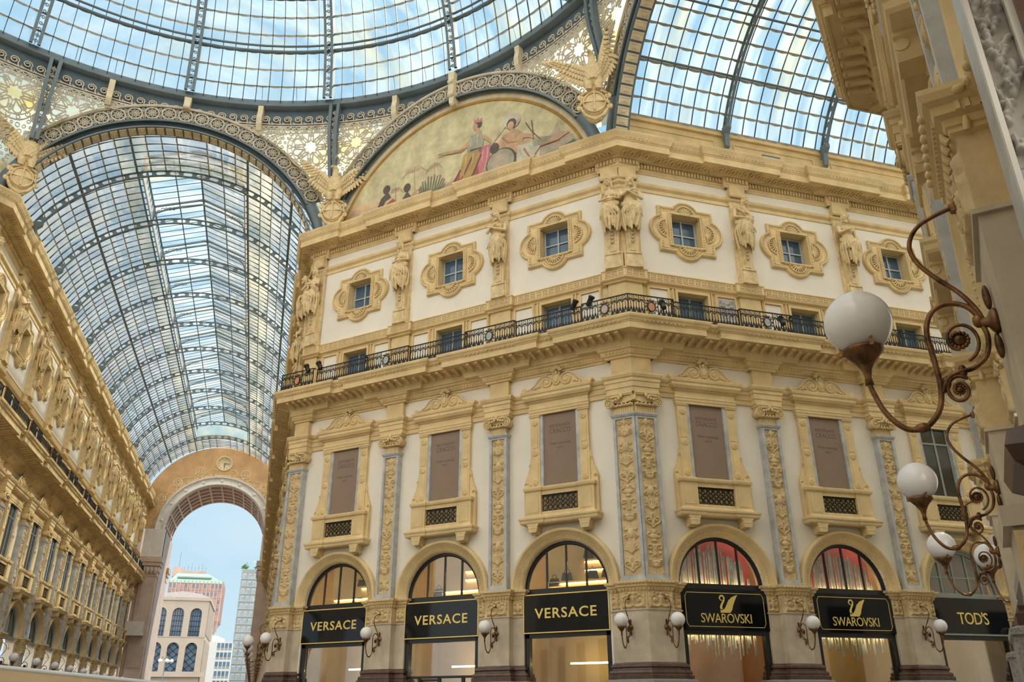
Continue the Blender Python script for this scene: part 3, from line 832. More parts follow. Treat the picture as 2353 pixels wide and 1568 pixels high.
def make_sign(kind):
    r = thing('shop_sign'); m = MB(); m.box(-1.585, 1.585, -.04, .06, 3.80, 5.08); bd_ = m.build('board', 'sign_black', r)
    m = MB(); g = .035
    if kind == 'a':
        m.box(-1.6, 1.6, -.05, -.01, 5.04, 5.04+g); m.box(-1.6, 1.6, -.05, -.01, 3.80, 3.80+g)
        m.box(-1.6, -1.6+g, -.05, -.01, 3.80+g, 5.04); m.box(1.6-g, 1.6, -.05, -.01, 3.80+g, 5.04)
        m.build('border', 'gold_letter', bd_)
        m = MB(); add_text(m, 'VERSACE', .46, .02, 0, -.05, 4.42, width=2.30, bold=.006, spacing=1.12); m.build('lettering', 'gold_letter', bd_)
    elif kind == 'b':
        ou = [(-1.45, 4.02), (-1.38, 3.90), (1.38, 3.90), (1.45, 4.02), (1.45, 4.84), (1.38, 4.96), (-1.38, 4.96), (-1.45, 4.84)]
        m.ribbon(ou, .018, -.048, -.04, closed=True); m.build('border', 'gold_letter', bd_)
        m = MB(); add_text(m, 'SWAROVSKI', .42, .015, 0, -.05, 4.15, width=1.86, bold=.0, spacing=.95); m.build('lettering', 'gold_letter', bd_)
        m = MB()                                               # the swan
        neck = [(-.10, 4.72), (-.17, 4.74), (-.20, 4.80), (-.16, 4.87), (-.08, 4.88), (-.03, 4.82), (-.05, 4.72), (-.12, 4.62), (-.17, 4.52), (-.14, 4.42)]
        for i in range(len(neck)-1):
            pass
        n = len(neck); ws = [.02, .035, .05, .055, .055, .06, .065, .07, .085, .10]
        L, Rr = [], []
        for i in range(n):
            a, b = neck[max(i-1, 0)], neck[min(i+1, n-1)]; dx, dz = b[0]-a[0], b[1]-a[1]; l = math.hypot(dx, dz)
            L.append((neck[i][0]-dz/l*ws[i]/2, neck[i][1]+dx/l*ws[i]/2)); Rr.append((neck[i][0]+dz/l*ws[i]/2, neck[i][1]-dx/l*ws[i]/2))
        vs = [(x, -.056, z) for x, z in L]+[(x, -.056, z) for x, z in Rr]
        m.add(vs, [(i, i+1, n+i+1, n+i) for i in range(n-1)])
        wing = [(-.20, 4.34), (.16, 4.34), (.24, 4.44), (.28, 4.56), (.36, 4.72), (.48, 4.92), (.26, 4.84), (.12, 4.72), (.03, 4.56), (-.05, 4.45), (-.14, 4.46), (-.20, 4.42)]
        m.prism(wing, -.056, -.042)
        m.build('bird_emblem', 'gold_letter', bd_)
    else:
        m.box(-1.6, 1.6, -.05, 0, 3.80, 3.86); m.build('border', 'window_frame', r)
        m = MB(); add_text(m, "TOD'S", .58, .02, 0, -.05, 4.36, width=1.35, bold=.002, spacing=.9); m.build('lettering', 'gold_letter', bd_)
    return r
# ================================================================== statues, lamps, railings
def capsule(m, a, b, ra, rb, n=10):
    a, b = Vector(a), Vector(b)
    m.ell(a, ra, n, 7); m.ell(b, rb, n, 7); m.tube([a, b], [ra*.99, rb*.99], n)
def hand(m, w, d, side, s=1):
    """palm with four unequal fingers and a thumb, w wrist point, d pointing direction"""
    w = Vector(w); d = Vector(d).normalized(); up = Vector((0, 0, 1)); ac = d.cross(up).normalized()*side
    nn = ac.cross(d)
    m.ell(w+d*.055*s, (.045*s, .03*s, .045*s), 8, 6)
    for i, L in enumerate((.075, .09, .085, .065)):
        p = w+d*.085*s+nn*(.033-.022*i)*s
        m.tube([p, p+d*L*.5*s+Vector((0, .006, 0)), p+d*L*s+Vector((0, .022, 0))], [.014*s, .013*s, .009*s], 5)
    m.tube([w+d*.03*s+nn*.035*s, w+d*.07*s+nn*.07*s, w+d*.10*s+nn*.075*s], [.016*s, .014*s, .010*s], 5)
def make_caryatid(v):
    """half figure rising from a tapered pillar; v picks pose, beard and drapery"""
    r = thing('caryatid')
    m = MB()                                                     # block and tapering pillar
    m.box(-.36, .36, -.30, 0, 16.80, 17.50)
    m.frustum(-.33, .33, -.36, 0, 16.82, 17.40, -.27, .27, -.33, 0)
    m.box(-.30, .30, -.36, 0, 17.40, 17.46)
    m.frustum(-.22, .22, -.28, 0, 17.46, 18.9, -.30, .30, -.34, 0)
    m.frustum(-.14, .14, -.31, -.2, 17.56, 18.8, -.20, .20, -.365, -.2)
    for i in range(5):
        m.ell((0, -.35-.01*i, 17.95+.16*i), (.085-.006*i, .05, .05), 8, 5); m.tube([(-.05, -.35, 17.86+.16*i), (0, -.37, 17.93+.16*i), (.05, -.35, 17.86+.16*i)], .016, 5)
    m.box(-.37, .37, -.12, 0, 17.5, 20.9)
    m.build('pillar', 'statue', r)
    m = MB()                                                     # block above the head
    m.box(-.36, .36, -.24, 0, 20.94, 21.52); m.sweep(side3(.36, .24), [(0, 20.90), (.04, 20.92), (.07, 20.97), (.07, 21.0), (0, 21.02)])
    m.build('block', 'stone', r)
    man = v in (1, 3)
    f = MB(); y0 = -.36; tw = {0: .03, 1: -.04, 2: .05, 3: -.02}[v]
    # drapery: bell, folds hanging from the hip and fanning from a knot
    f.lathe([(.0, 18.66), (.18, 18.64), (.22, 18.8), (.26, 19.05), (.29, 19.28), (.29, 19.45), (.25, 19.62), (.0, 19.70)], (0, y0+.04, 0), 20)
    kx = .16 if v % 2 else -.15
    for i in range(11):
        a = -PI-.1+(PI+.2)*i/10; cx, cy = math.cos(a), math.sin(a); j = .025*math.sin(i*2.7+v); hem = 18.52-.10*((i+v) % 3)
        f.tube(smooth([(.20*cx, y0+.04+.2*cy, 19.60), (.30*cx, y0+.04+.29*cy, 19.36), ((.33+j)*cx, y0+.04+(.34+j)*cy, 19.05), ((.28+j)*cx, y0+.04+(.30+j)*cy, hem+.2), (.24*cx, y0+.04+.25*cy, hem)], 2), [.03, .035, .038, .042, .046, .05, .05, .045, .03], 6)
    for i in range(8):
        ex = -.34+i*.095; ez = 18.95-.16*math.cos((ex-kx)*4)+.05*(i % 2)
        f.tube(smooth([(kx, y0-.27, 19.50), (kx*.5+ex*.5, y0-.35, 19.32), (ex, y0-.30+.18*abs(ex), ez)], 3), [.045, .045, .04, .04, .04, .035, .02], 6)
    f.ell((kx, y0-.28, 19.50), (.09, .08, .08), 8, 6)
    for k in range(3):
        f.tube(smooth([(-.31, y0+.05, 19.66-.06*k), (-.14, y0-.20, 19.58-.07*k), (.10, y0-.22, 19.60-.08*k), (.30, y0+.02, 19.72-.05*k)], 2), .042, 6)
    f.tube([(kx, y0-.30, 19.5), (kx*.8, y0-.36, 19.15), (kx+.02, y0-.34, 18.85), (kx*.7, y0-.26, 18.45)], [.05, .065, .06, .03], 7)
    # torso
    f.ell((tw, y0, 19.72), (.225, .15, .20), 14, 9)
    f.ell((tw, y0-.01, 20.02), (.24 if not man else .27, .155, .24), 14, 10)
    f.ell((tw, y0+.01, 20.20), (.25 if not man else .29, .13, .12), 14, 8)
    if man:
        for s in (-1, 1): f.ell((tw+s*.10, y0-.10, 20.08), (.12, .07, .09), 10, 7)
    else:
        for s in (-1, 1): f.ell((tw+s*.095, y0-.13, 20.0), (.075, .07, .075), 10, 8)
    # neck and head
    hx = tw+{0: -.05, 1: .03, 2: .06, 3: -.04}[v]; hy = y0-.09; hz = 20.60
    capsule(f, (tw, y0+.0, 20.25), (hx, hy+.04, 20.46), .085, .07)
    f.ell((hx, hy, hz), (.118, .135, .165), 14, 12)
    f.ell((hx, hy-.03, hz-.11), (.075, .085, .07), 10, 8)
    f.tube([(hx, hy-.135, hz+.05), (hx, hy-.175, hz-.03)], [.016, .028], 6); f.ell((hx, hy-.165, hz-.035), (.028, .022, .018), 7, 5)
    for s in (-1, 1):
        f.tube([(hx+s*.015, hy-.135, hz+.055), (hx+s*.085, hy-.105, hz+.06)], .020, 6)
        f.ell((hx+s*.047, hy-.115, hz+.018), (.026, .02, .016), 7, 5)
        f.ell((hx+s*.122, hy+.01, hz), (.018, .035, .05), 6, 6)
        f.ell((hx+s*.06, hy-.09, hz-.05), (.04, .04, .04), 7, 6)
    f.ell((hx, hy-.125, hz-.082), (.04, .02, .010), 8, 5); f.ell((hx, hy-.12, hz-.102), (.032, .022, .012), 8, 5)
    f.ell((hx, hy-.10, hz-.145), (.035, .035, .03), 7, 6)
    # arms
    L, Rr = (-.29 if not man else -.33, y0+.01, 20.20), (.29 if not man else .33, y0+.01, 20.20)
    if v == 0:      # right arm folded under the breast, the other hand raised to the chest
        f2 = [(L, (-.36, y0-.06, 19.86), (.06, y0-.27, 19.78)), (Rr, (.37, y0-.05, 19.84), (.10, y0-.22, 19.80))]
    elif v == 1:    # arms crossed high over the chest
        f2 = [(L, (-.37, y0-.14, 19.90), (.02, y0-.26, 20.12)), (Rr, (.38, y0-.12, 19.82), (-.10, y0-.30, 19.98))]
    elif v == 2:    # one hand holding the cloak at the waist, the other low
        f2 = [(L, (-.36, y0-.04, 19.82), (-.06, y0-.26, 19.70)), (Rr, (.36, y0-.08, 19.90), (.0, y0-.29, 19.92))]
    else:           # one arm across, the other hanging with a fold of cloth
        f2 = [(L, (-.39, y0-.12, 19.88), (-.02, y0-.28, 20.02)), (Rr, (.40, y0+.0, 19.82), (.34, y0-.12, 19.48))]
    for k, (a, b, c) in enumerate(f2):
        ra = .085 if man else .07
        capsule(f, a, b, ra, ra*.78); capsule(f, b, c, ra*.76, ra*.52)
        hand(f, c, Vector(c)-Vector(b), 1 if k else -1, 1.05)
    if v == 2:      # cloak over the shoulders and down the body
        for k in range(5): f.tube([(-.26+.03*k, y0-.08-.03*k, 20.22), (-.1+.06*k, y0-.20, 19.98), (.15+.04*k, y0-.18, 19.70), (.28, y0-.06, 19.45)], .045, 6)
    if v == 3:
        f.tube([(.36, y0-.10, 19.75), (.42, y0-.08, 19.4), (.40, y0-.05, 19.0), (.34, y0-.04, 18.8)], [.06, .08, .07, .02], 7)
        for k in range(3): f.tube([(-.28, y0-.1, 20.20-.05*k), (0, y0-.2, 20.05-.06*k), (.28, y0-.1, 20.16-.05*k)], .035, 6)
    f.v = [(x*1.12, y*1.06, z) for x, y, z in f.v]
    fg_ = remesh(f, .0165, 'figure', 'statue', r, 1)
    m = MB()                                                     # hair, beard or veil
    hx *= 1.12; hy *= 1.06
    m.ell((hx, hy+.03, hz+.06), (.15, .145, .15), 12, 9)
    for i in range(11):
        a = PI*i/10; c = math.cos(a)
        m.tube([(hx+.05*c, hy-.06, hz+.20), (hx+.13*c, hy-.07+.06*abs(c), hz+.12), (hx+.15*c, hy+.0, hz-.02), (hx+.15*c+.02*math.sin(i), hy+.03, hz-.20-(.06 if not man else 0)*abs(c))], [.025, .032, .034, .02], 6)
    if man:
        for i in range(7):
            c = -1+i/3
            m.tube([(hx+.09*c, hy-.08+.04*abs(c), hz-.08-.02*(1-abs(c))), (hx+.075*c, hy-.13+.05*abs(c), hz-.15), (hx+.035*c, hy-.14+.04*abs(c), hz-.25+.03*abs(c))], [.022, .032, .014], 6)
        m.ell((hx-.035, hy-.145, hz-.062), (.035, .018, .013), 7, 5); m.ell((hx+.035, hy-.145, hz-.062), (.035, .018, .013), 7, 5)
    else:
        m.tube([(hx-.13, hy-.04, hz+.12), (hx, hy-.12, hz+.17), (hx+.13, hy-.04, hz+.12)], .028, 7)
    m.build('hair', 'statue', fg_)
    return r

def make_eagle(v=0):
    """spread eagle standing on a shield, base at z 0, breast towards -y"""
    r = thing('eagle_statue'); f = MB()
    f.ell((0, -.12, 1.72), (.30, .24, .46), 14, 10); f.ell((0, -.2, 1.95), (.24, .2, .26), 12, 9)
    capsule(f, (0, -.12, 2.05), (-.02, -.16, 2.52), .19, .12)
    f.ell((-.04, -.2, 2.66), (.115, .15, .125), 12, 9)
    f.tube([(-.05, -.30, 2.68), (-.13, -.38, 2.67), (-.16, -.42, 2.60), (-.15, -.42, 2.53)], [.07, .055, .03, .008], 7)
    for s in (-1, 1):
        f.ell((-.04+s*.07, -.28, 2.70), (.03, .03, .025), 6, 5)
        capsule(f, (s*.16, -.12, 1.45), (s*.17, -.16, 1.12), .17, .13); capsule(f, (s*.17, -.16, 1.12), (s*.16, -.20, .98), .10, .055)
        for q in (-1, 0, 1): f.tube([(s*.16, -.22, .98), (s*.16+q*.07, -.33, .97), (s*.16+q*.09, -.38, .90)], [.045, .035, .012], 6)
        f.tube([(s*.16, -.18, .98), (s*.16, -.08, .93)], [.04, .02], 5)
    f.ell((0, 0, 1.15), (.20, .10, .42), 10, 8)
    for j in range(7):
        for i in range(7):
            a = -PI+PI*(i+.5*(j % 2))/6.5; rr_ = .29-.012*abs(j-3)
            f.ell((rr_*math.cos(a)*.95, -.12+.24*math.sin(a), 1.45+.11*j), (.05, .035, .075), 6, 5)
    remesh(f, .026, 'body', 'statue', r, 1)
    for s in (-1, 1):
        m = MB()
        sh = Vector((s*.24, -.06, 2.02)); tip = Vector((s*1.25, .06, 3.15 if (v == 0 or s > 0) else 2.6)); wr = Vector((s*.60, -.02, 2.50 if v == 0 or s > 0 else 2.3))
        if v == 1 and s > 0: wr = Vector((.34, -.05, 2.7)); tip = Vector((.50, .0, 3.95))
        m.tube([sh, wr, tip*.5+wr*.5, tip], [.13, .12, .07, .02], 8)
        for row, (nf, L0, L1, wdt, yy) in enumerate(((16, .85, .62, .11, .04), (15, .55, .40, .10, -.02), (13, .36, .24, .085, -.07), (11, .2, .2, .07, -.11))):
            for i in range(nf):
                t = i/(nf-1)
                root_ = (sh*(1-t*2)+wr*(t*2)) if t < .5 else (wr*(2-2*t)+tip*(2*t-1))
                root_ = root_+Vector((0, yy, 0))
                aa = -1.62+1.75*t**1.5 if v == 0 else -1.6+1.9*t**1.4
                d = Vector((s*math.cos(aa), 0, math.sin(aa))); L = L0*(1-.25*t) if t < .75 else L0*(.82-.6*(t-.75))
                if row == 0 and t > .6: d = (tip-wr).normalized()*.75+d*.25; d.normalize()
                q = d.to_track_quat('Z', 'Y')
                m.ell(root_+d*L*.45, (.03, wdt, L*.55), 6, 6, rot=q)
        m.build('wing', 'statue', r)
    m = MB()                                                     # shield with scrollwork
    m.ell((0, -.06, .42), (.40, .16, .50), 18, 12); 
    m.tube([(.36*math.cos(a), -.16, .45+.44*math.sin(a)) for a in np.linspace(0, 2*PI, 25)], .035, 6)
    m.box(-.36, .36, -.235, -.1, .42, .47); m.box(-.025, .025, -.24, -.1, .05, .85)
    for s in (-1, 1):
        m.tube(to3([(s*.10, .96), (s*.34, .92), (s*.46, .80)]+spiral(s*.44, .72, .10, .02, PI/2, -s*1.3, 14), -.1), .055, 6)
        m.tube(to3([(s*.44, .66), (s*.40, .5), (s*.50, .36)]+spiral(s*.48, .26, .09, .02, PI/2, -s*1.3, 14), -.08), .05, 6)
        m.tube(to3([(s*.42, .2), (s*.3, -.05), (s*.12, -.2), (0, -.28)], -.06), [.06, .07, .06, .03], 6)
        m.prism([(0, -.35), (s*.2, -.25), (s*.42, .1), (s*.5, .5), (s*.36, .95), (0, 1.0)] if s > 0 else [(0, 1.0), (s*.36, .95), (s*.5, .5), (s*.42, .1), (s*.2, -.25), (0, -.35)], -.05, .10)
    m.box(-.3, .3, -.16, .1, .90, .97)
    m.build('shield', 'statue', r)
    return r

def make_lamp():
    """wall lamp: origin on the wall face at its rosette, globe out in front"""
    r = thing('wall_lamp')
    m = MB(); K = .80; gy = 1.02*K
    def yz(pts, k=4): return smooth([(0, -a*K, b) for a, b in pts], k)
    m.lathe([(0, 0), (.08, 0), (.09, -.02), (.07, -.04), (.035, -.06), (.03, -.10), (0, -.11)], (0, 0, 0), 14, 'y')
    m.ell((0, -.03, .17), (.035, .025, .09), 8, 6); m.ell((0, -.03, -.17), (.035, .025, .09), 8, 6)
    m.tube(yz([(.10, 0), (.13, .10), (.22, .24), (.36, .38), (.47, .52), (.50, .66), (.42, .78), (.28, .84), (.10, .88)]), .016, 8)
    m.tube([(0, -.07, .84), (0, -.05, .92), (0, -.03, 1.0)], [.028, .032, .012], 8); m.tube([(0, -.075, .84), (0, -.08, .90)], .034, 8)
    m.tube(yz([(.12, 0), (.10, -.10), (.14, -.22), (.25, -.29), (.36, -.30), (.45, -.34), (.50, -.42)]), .016, 8)
    m.tube(yz([(.12, .04), (.20, .14), (.34, .18), (.46, .13), (.52, 0), (.51, -.20), (.51, -.40), (.56, -.54), (.68, -.63), (.82, -.62), (.94, -.50), (1.0, -.36), (1.02, -.28)]), .018, 9)
    m.tube(yz(spiral(.30, -.09, .15, .06, -PI/2-.2, -.95, 14), 2), .012, 7)
    m.tube(yz(spiral(.38, -.42, .10, .03, 2.4, -1.5, 14), 2), .012, 7)
    m.ell((0, -.70*K, -.63), (.032, .05, .032), 8, 6); m.ell((0, -.11, .02), (.035, .035, .05), 8, 6)
    for a, b, c in ((.33, -.27, .05), (.46, -.33, -.05)): m.ell((0, -a*K, b-.03), (.015, .03, .045), 6, 5)
    am_ = m.build('arm', 'bronze', r)
    for cy, cz, rd, n in ((.30*K, -.09, .062, 14), (.38*K, -.42, .034, 11)):
        m = MB()
        m.ell((0, -cy, cz), (.03, rd*.6, rd*.6), 12, 8); m.ell((0, -cy, cz), (.042, rd*.2, rd*.2), 8, 6)
        for q in range(n):
            a = 2*PI*q/n; m.ell((0, -cy+rd*.8*math.cos(a), cz+rd*.8*math.sin(a)), (.02, rd*.25, rd*.25), 6, 5)
        m.build('rosette', 'bronze', am_)
    m = MB()
    m.lathe([(.0, -.30), (.028, -.29), (.022, -.24), (.035, -.18), (.07, -.12), (.115, -.07), (.135, -.05), (.135, -.035), (.09, -.04), (0, -.05)], (0, -gy, 0), 18)
    for q in range(3):
        a = 2*PI*q/3+.5; m.box(.14*math.cos(a)-.012, .14*math.cos(a)+.012, -gy+.14*math.sin(a)-.012, -gy+.14*math.sin(a)+.012, -.06, .02)
    cp_ = m.build('cup', 'bronze', r)
    m = MB(); m.ell((0, -gy, .165), .222, 40, 28); m.build('globe', 'opal', cp_)
    return r
def make_far_lamp():
    r = thing('wall_lamp'); m = MB()
    m.tube(smooth([(0, -.08, .05), (0, -.28, .15), (0, -.41, .0), (0, -.41, -.30), (0, -.52, -.58), (0, -.72, -.56), (0, -.82, -.28)], 3), .018, 5)
    m.tube(smooth([(0, -.10, 0), (0, -.25, .30), (0, -.40, .60), (0, -.26, .84), (0, -.05, .90)], 3), .016, 5); m.ell((0, -.28, -.10), (.03, .09, .09), 8, 6)
    m.build('arm', 'bronze', r)
    m = MB(); m.lathe([(.0, -.30), (.035, -.24), (.085, -.12), (.15, -.05), (0, -.04)], (0, -.84, 0), 10); cp_ = m.build('cup', 'bronze', r)
    m = MB(); m.ell((0, -.84, .165), .228, 20, 14); m.build('globe', 'opal', cp_)
    return r

# ---- wrought-iron balcony railing
def rail_bars(m, x0, x1, y, detail=True):
    n = max(1, int(round((x1-x0)/.24))); d = (x1-x0)/n
    for i in range(n+1):
        x = x0+d*i
        m.box(x-.011, x+.011, y-.011, y+.011, .04, .84)
        if i < n:
            xm = x+d/2
            m.box(xm-.010, xm+.010, y-.010, y+.010, .25, .60)
            if detail:
                m.ribbon(arc(xm, .56, d*.36, 0, PI, 6), .016, y-.01, y+.01)
                m.ribbon(circ(xm, .74, .055, 7), .014, y-.01, y+.01, closed=True)
                m.ribbon([(xm-.10, .05), (xm-.05, .16), (xm-.02, .28), (xm, .33), (xm+.02, .28), (xm+.05, .16), (xm+.10, .05)], .022, y-.012, y+.012)
                for s in (-1, 1): m.ribbon(spiral(xm+s*.06, .12, .05, .01, PI/2, -s*1.1, 6), .016, y-.01, y+.01)
                for px, pz, pw, ph in ((xm, .30, .045, .11), (xm-.07, .20, .035, .09), (xm+.07, .20, .035, .09), (x+.02, .27, .03, .09), (x+d-.02, .27, .03, .09), (xm, .12, .03, .07), (xm-.05, .62, .03, .05), (xm+.05, .62, .03, .05)):
                    m.add([(px, y, pz+ph), (px-pw, y, pz), (px, y-.012, pz-ph), (px+pw, y, pz)], [(0, 1, 2, 3)])
                m.add([(x, y, .52), (x-.03, y, .60), (x, y-.012, .68), (x+.03, y, .60)], [(0, 1, 2, 3)])
                m.ribbon(spiral(x, .12, .06, .015, PI/2, 1.1, 6), .016, y-.01, y+.01)
def rail_frame(m, x0, x1, y):
    m.box(x0, x1, y-.025, y+.025, .83, .865); m.box(x0, x1, y-.015, y+.015, .03, .055); m.box(x0, x1, y-.012, y+.012, .655, .675)
    for x in (x0, x1): m.box(x-.018, x+.018, y-.018, y+.018, 0, .85)
def make_rail_straight(L=2.75):
    r = thing('balcony_railing'); m = MB(); rail_frame(m, -L/2, L/2, 0); m.build('frame', 'iron', r)
    m = MB(); rail_bars(m, -L/2, L/2, 0); m.build('ironwork', 'iron', r)
    return r
def medal(r, x, y, col, Mx=None):
    m = MB(); m.M = Mx
    for q in range(12):
        a = 2*PI*q/12; m.ribbon(spiral(x+.20*math.cos(a), .43+.27*math.sin(a), .06, .01, a, 1.2, 6), .018, y-.015, y+.01)
    for s in (-1, 1):
        m.box(x+s*.27-.01, x+s*.27+.01, y-.015, y+.015, .03, .84)
    m.ribbon(circ(x, .43, .15, 18, .19), .04, y-.03, y+.02, closed=True); om_ = m.build('ornament', 'iron', r)
    m = MB(); m.M = Mx; pts = circ(x, .43, .13, 18, .17); m.prism(pts, y-.02, y+.01); m.build('medallion', col, om_)
def make_rail_break(col):
    r = thing('balcony_railing'); hw = 1.12; m = MB()
    rail_frame(m, -hw, hw, -.15)
    for s in (-1, 1): m.box(s*hw-.02, s*hw+.02, -.15, 0, .83, .865); m.box(s*hw-.02, s*hw+.02, -.02, .02, 0, .86)
    m.build('frame', 'iron', r)
    for p_, q_ in ((-hw, -.27), (.27, hw)): m = MB(); rail_bars(m, p_, q_, -.15); m.build('ironwork', 'iron', r)
    medal(r, 0, -.15, col)
    return r
def make_rail_corner(c1, c2):
    r = thing('balcony_railing')
    for Mx, s, col in ((LEG_L, -1, c1), (LEG_R, 1, c2)):
        y = -1.0; L = 1.41; e_ = 1.0*math.tan(PI/8)
        m = MB(); m.M = Mx; x0, x1 = (-L, e_) if s < 0 else (-e_, L)
        rail_frame(m, x0, x1, y); m.box(s*L-.02, s*L+.02, y, y+.15, .83, .865); m.build('frame', 'iron', r)
        m = MB(); m.M = Mx; xm = s*.50
        a, b = sorted((s*(.77), s*L)); rail_bars(m, a, b, y); m.build('ironwork', 'iron', r); m = MB(); m.M = Mx; a, b = sorted((s*-e_, s*.23)); rail_bars(m, a, b, y)
        m.build('ironwork', 'iron', r)
        medal(r, xm, y, col, Mx)
    return r
def make_spot():
    r = thing('spotlight'); m = MB()
    m.tube([(0, 0, 0), (0, -.02, .12), (0, 0, .22)], .02, 6); m.box(-.10, .10, -.03, .03, .16, .19)
    yk_ = m.build('yoke', 'black_frame', r)
    m = MB(); m.M = Matrix.Translation((0, 0, .34)) @ Matrix.Rotation(math.radians(28), 4, 'Y')
    m.lathe([(0, -.18), (.08, -.18), (.10, -.14), (.10, .14), (.125, .15), (.125, .22), (.11, .22), (.10, .16), (0, .15)], (0, 0, 0), 14)
    m.build('housing', 'black_frame', yk_)
    return r
# ================================================================== iron and glass roofs
VZ, VR = 21.15, 8.05                        # centre height and inner radius of the barrel vaults
AZ = 20.85                                  # centre height of the eight big arches
def make_rib():
    """pierced rib of a barrel vault in the xz plane, x across the arm"""
    m = MB(); a0 = math.asin((24.55-VZ)/VR)-.02; a1 = PI-a0
    m.band(0, VZ, VR-.30, VR-.24, -.055, .055, a0, a1, 40); m.band(0, VZ, VR+.02, VR+.08, -.055, .055, a0, a1, 40)
    n = 26; da = (a1-a0)/n
    for i in range(n+1):
        a = a0+da*i
        m.band(0, VZ, VR-.26, VR+.04, -.025, .025, max(a0, a-da*.16), min(a1, a+da*.16), 1)
        for s in (-1, 1):                     # star-like cut-outs: small cusps
            for k in (0, 1):
                b = a+s*da*.16; rr_ = VR-.24 if k == 0 else VR+.02; dr = .07 if k == 0 else -.07
                p = [(rr_*math.cos(b), VZ+rr_*math.sin(b)), ((rr_+dr)*math.cos(b), VZ+(rr_+dr)*math.sin(b)), (rr_*math.cos(b+s*da*.14), VZ+rr_*math.sin(b+s*da*.14))]
                m.prism(p, -.02, .02)
    return m
def foot_bracket(m, s):
    x = s*(H+.10)
    m.prism([(x-.0, 24.75), (x-s*.42, 24.75), (x-s*.40, 24.55), (x-s*.20, 24.35), (x-s*.12, 23.75), (x, 23.70)][::1 if s < 0 else -1], -.11, .11)
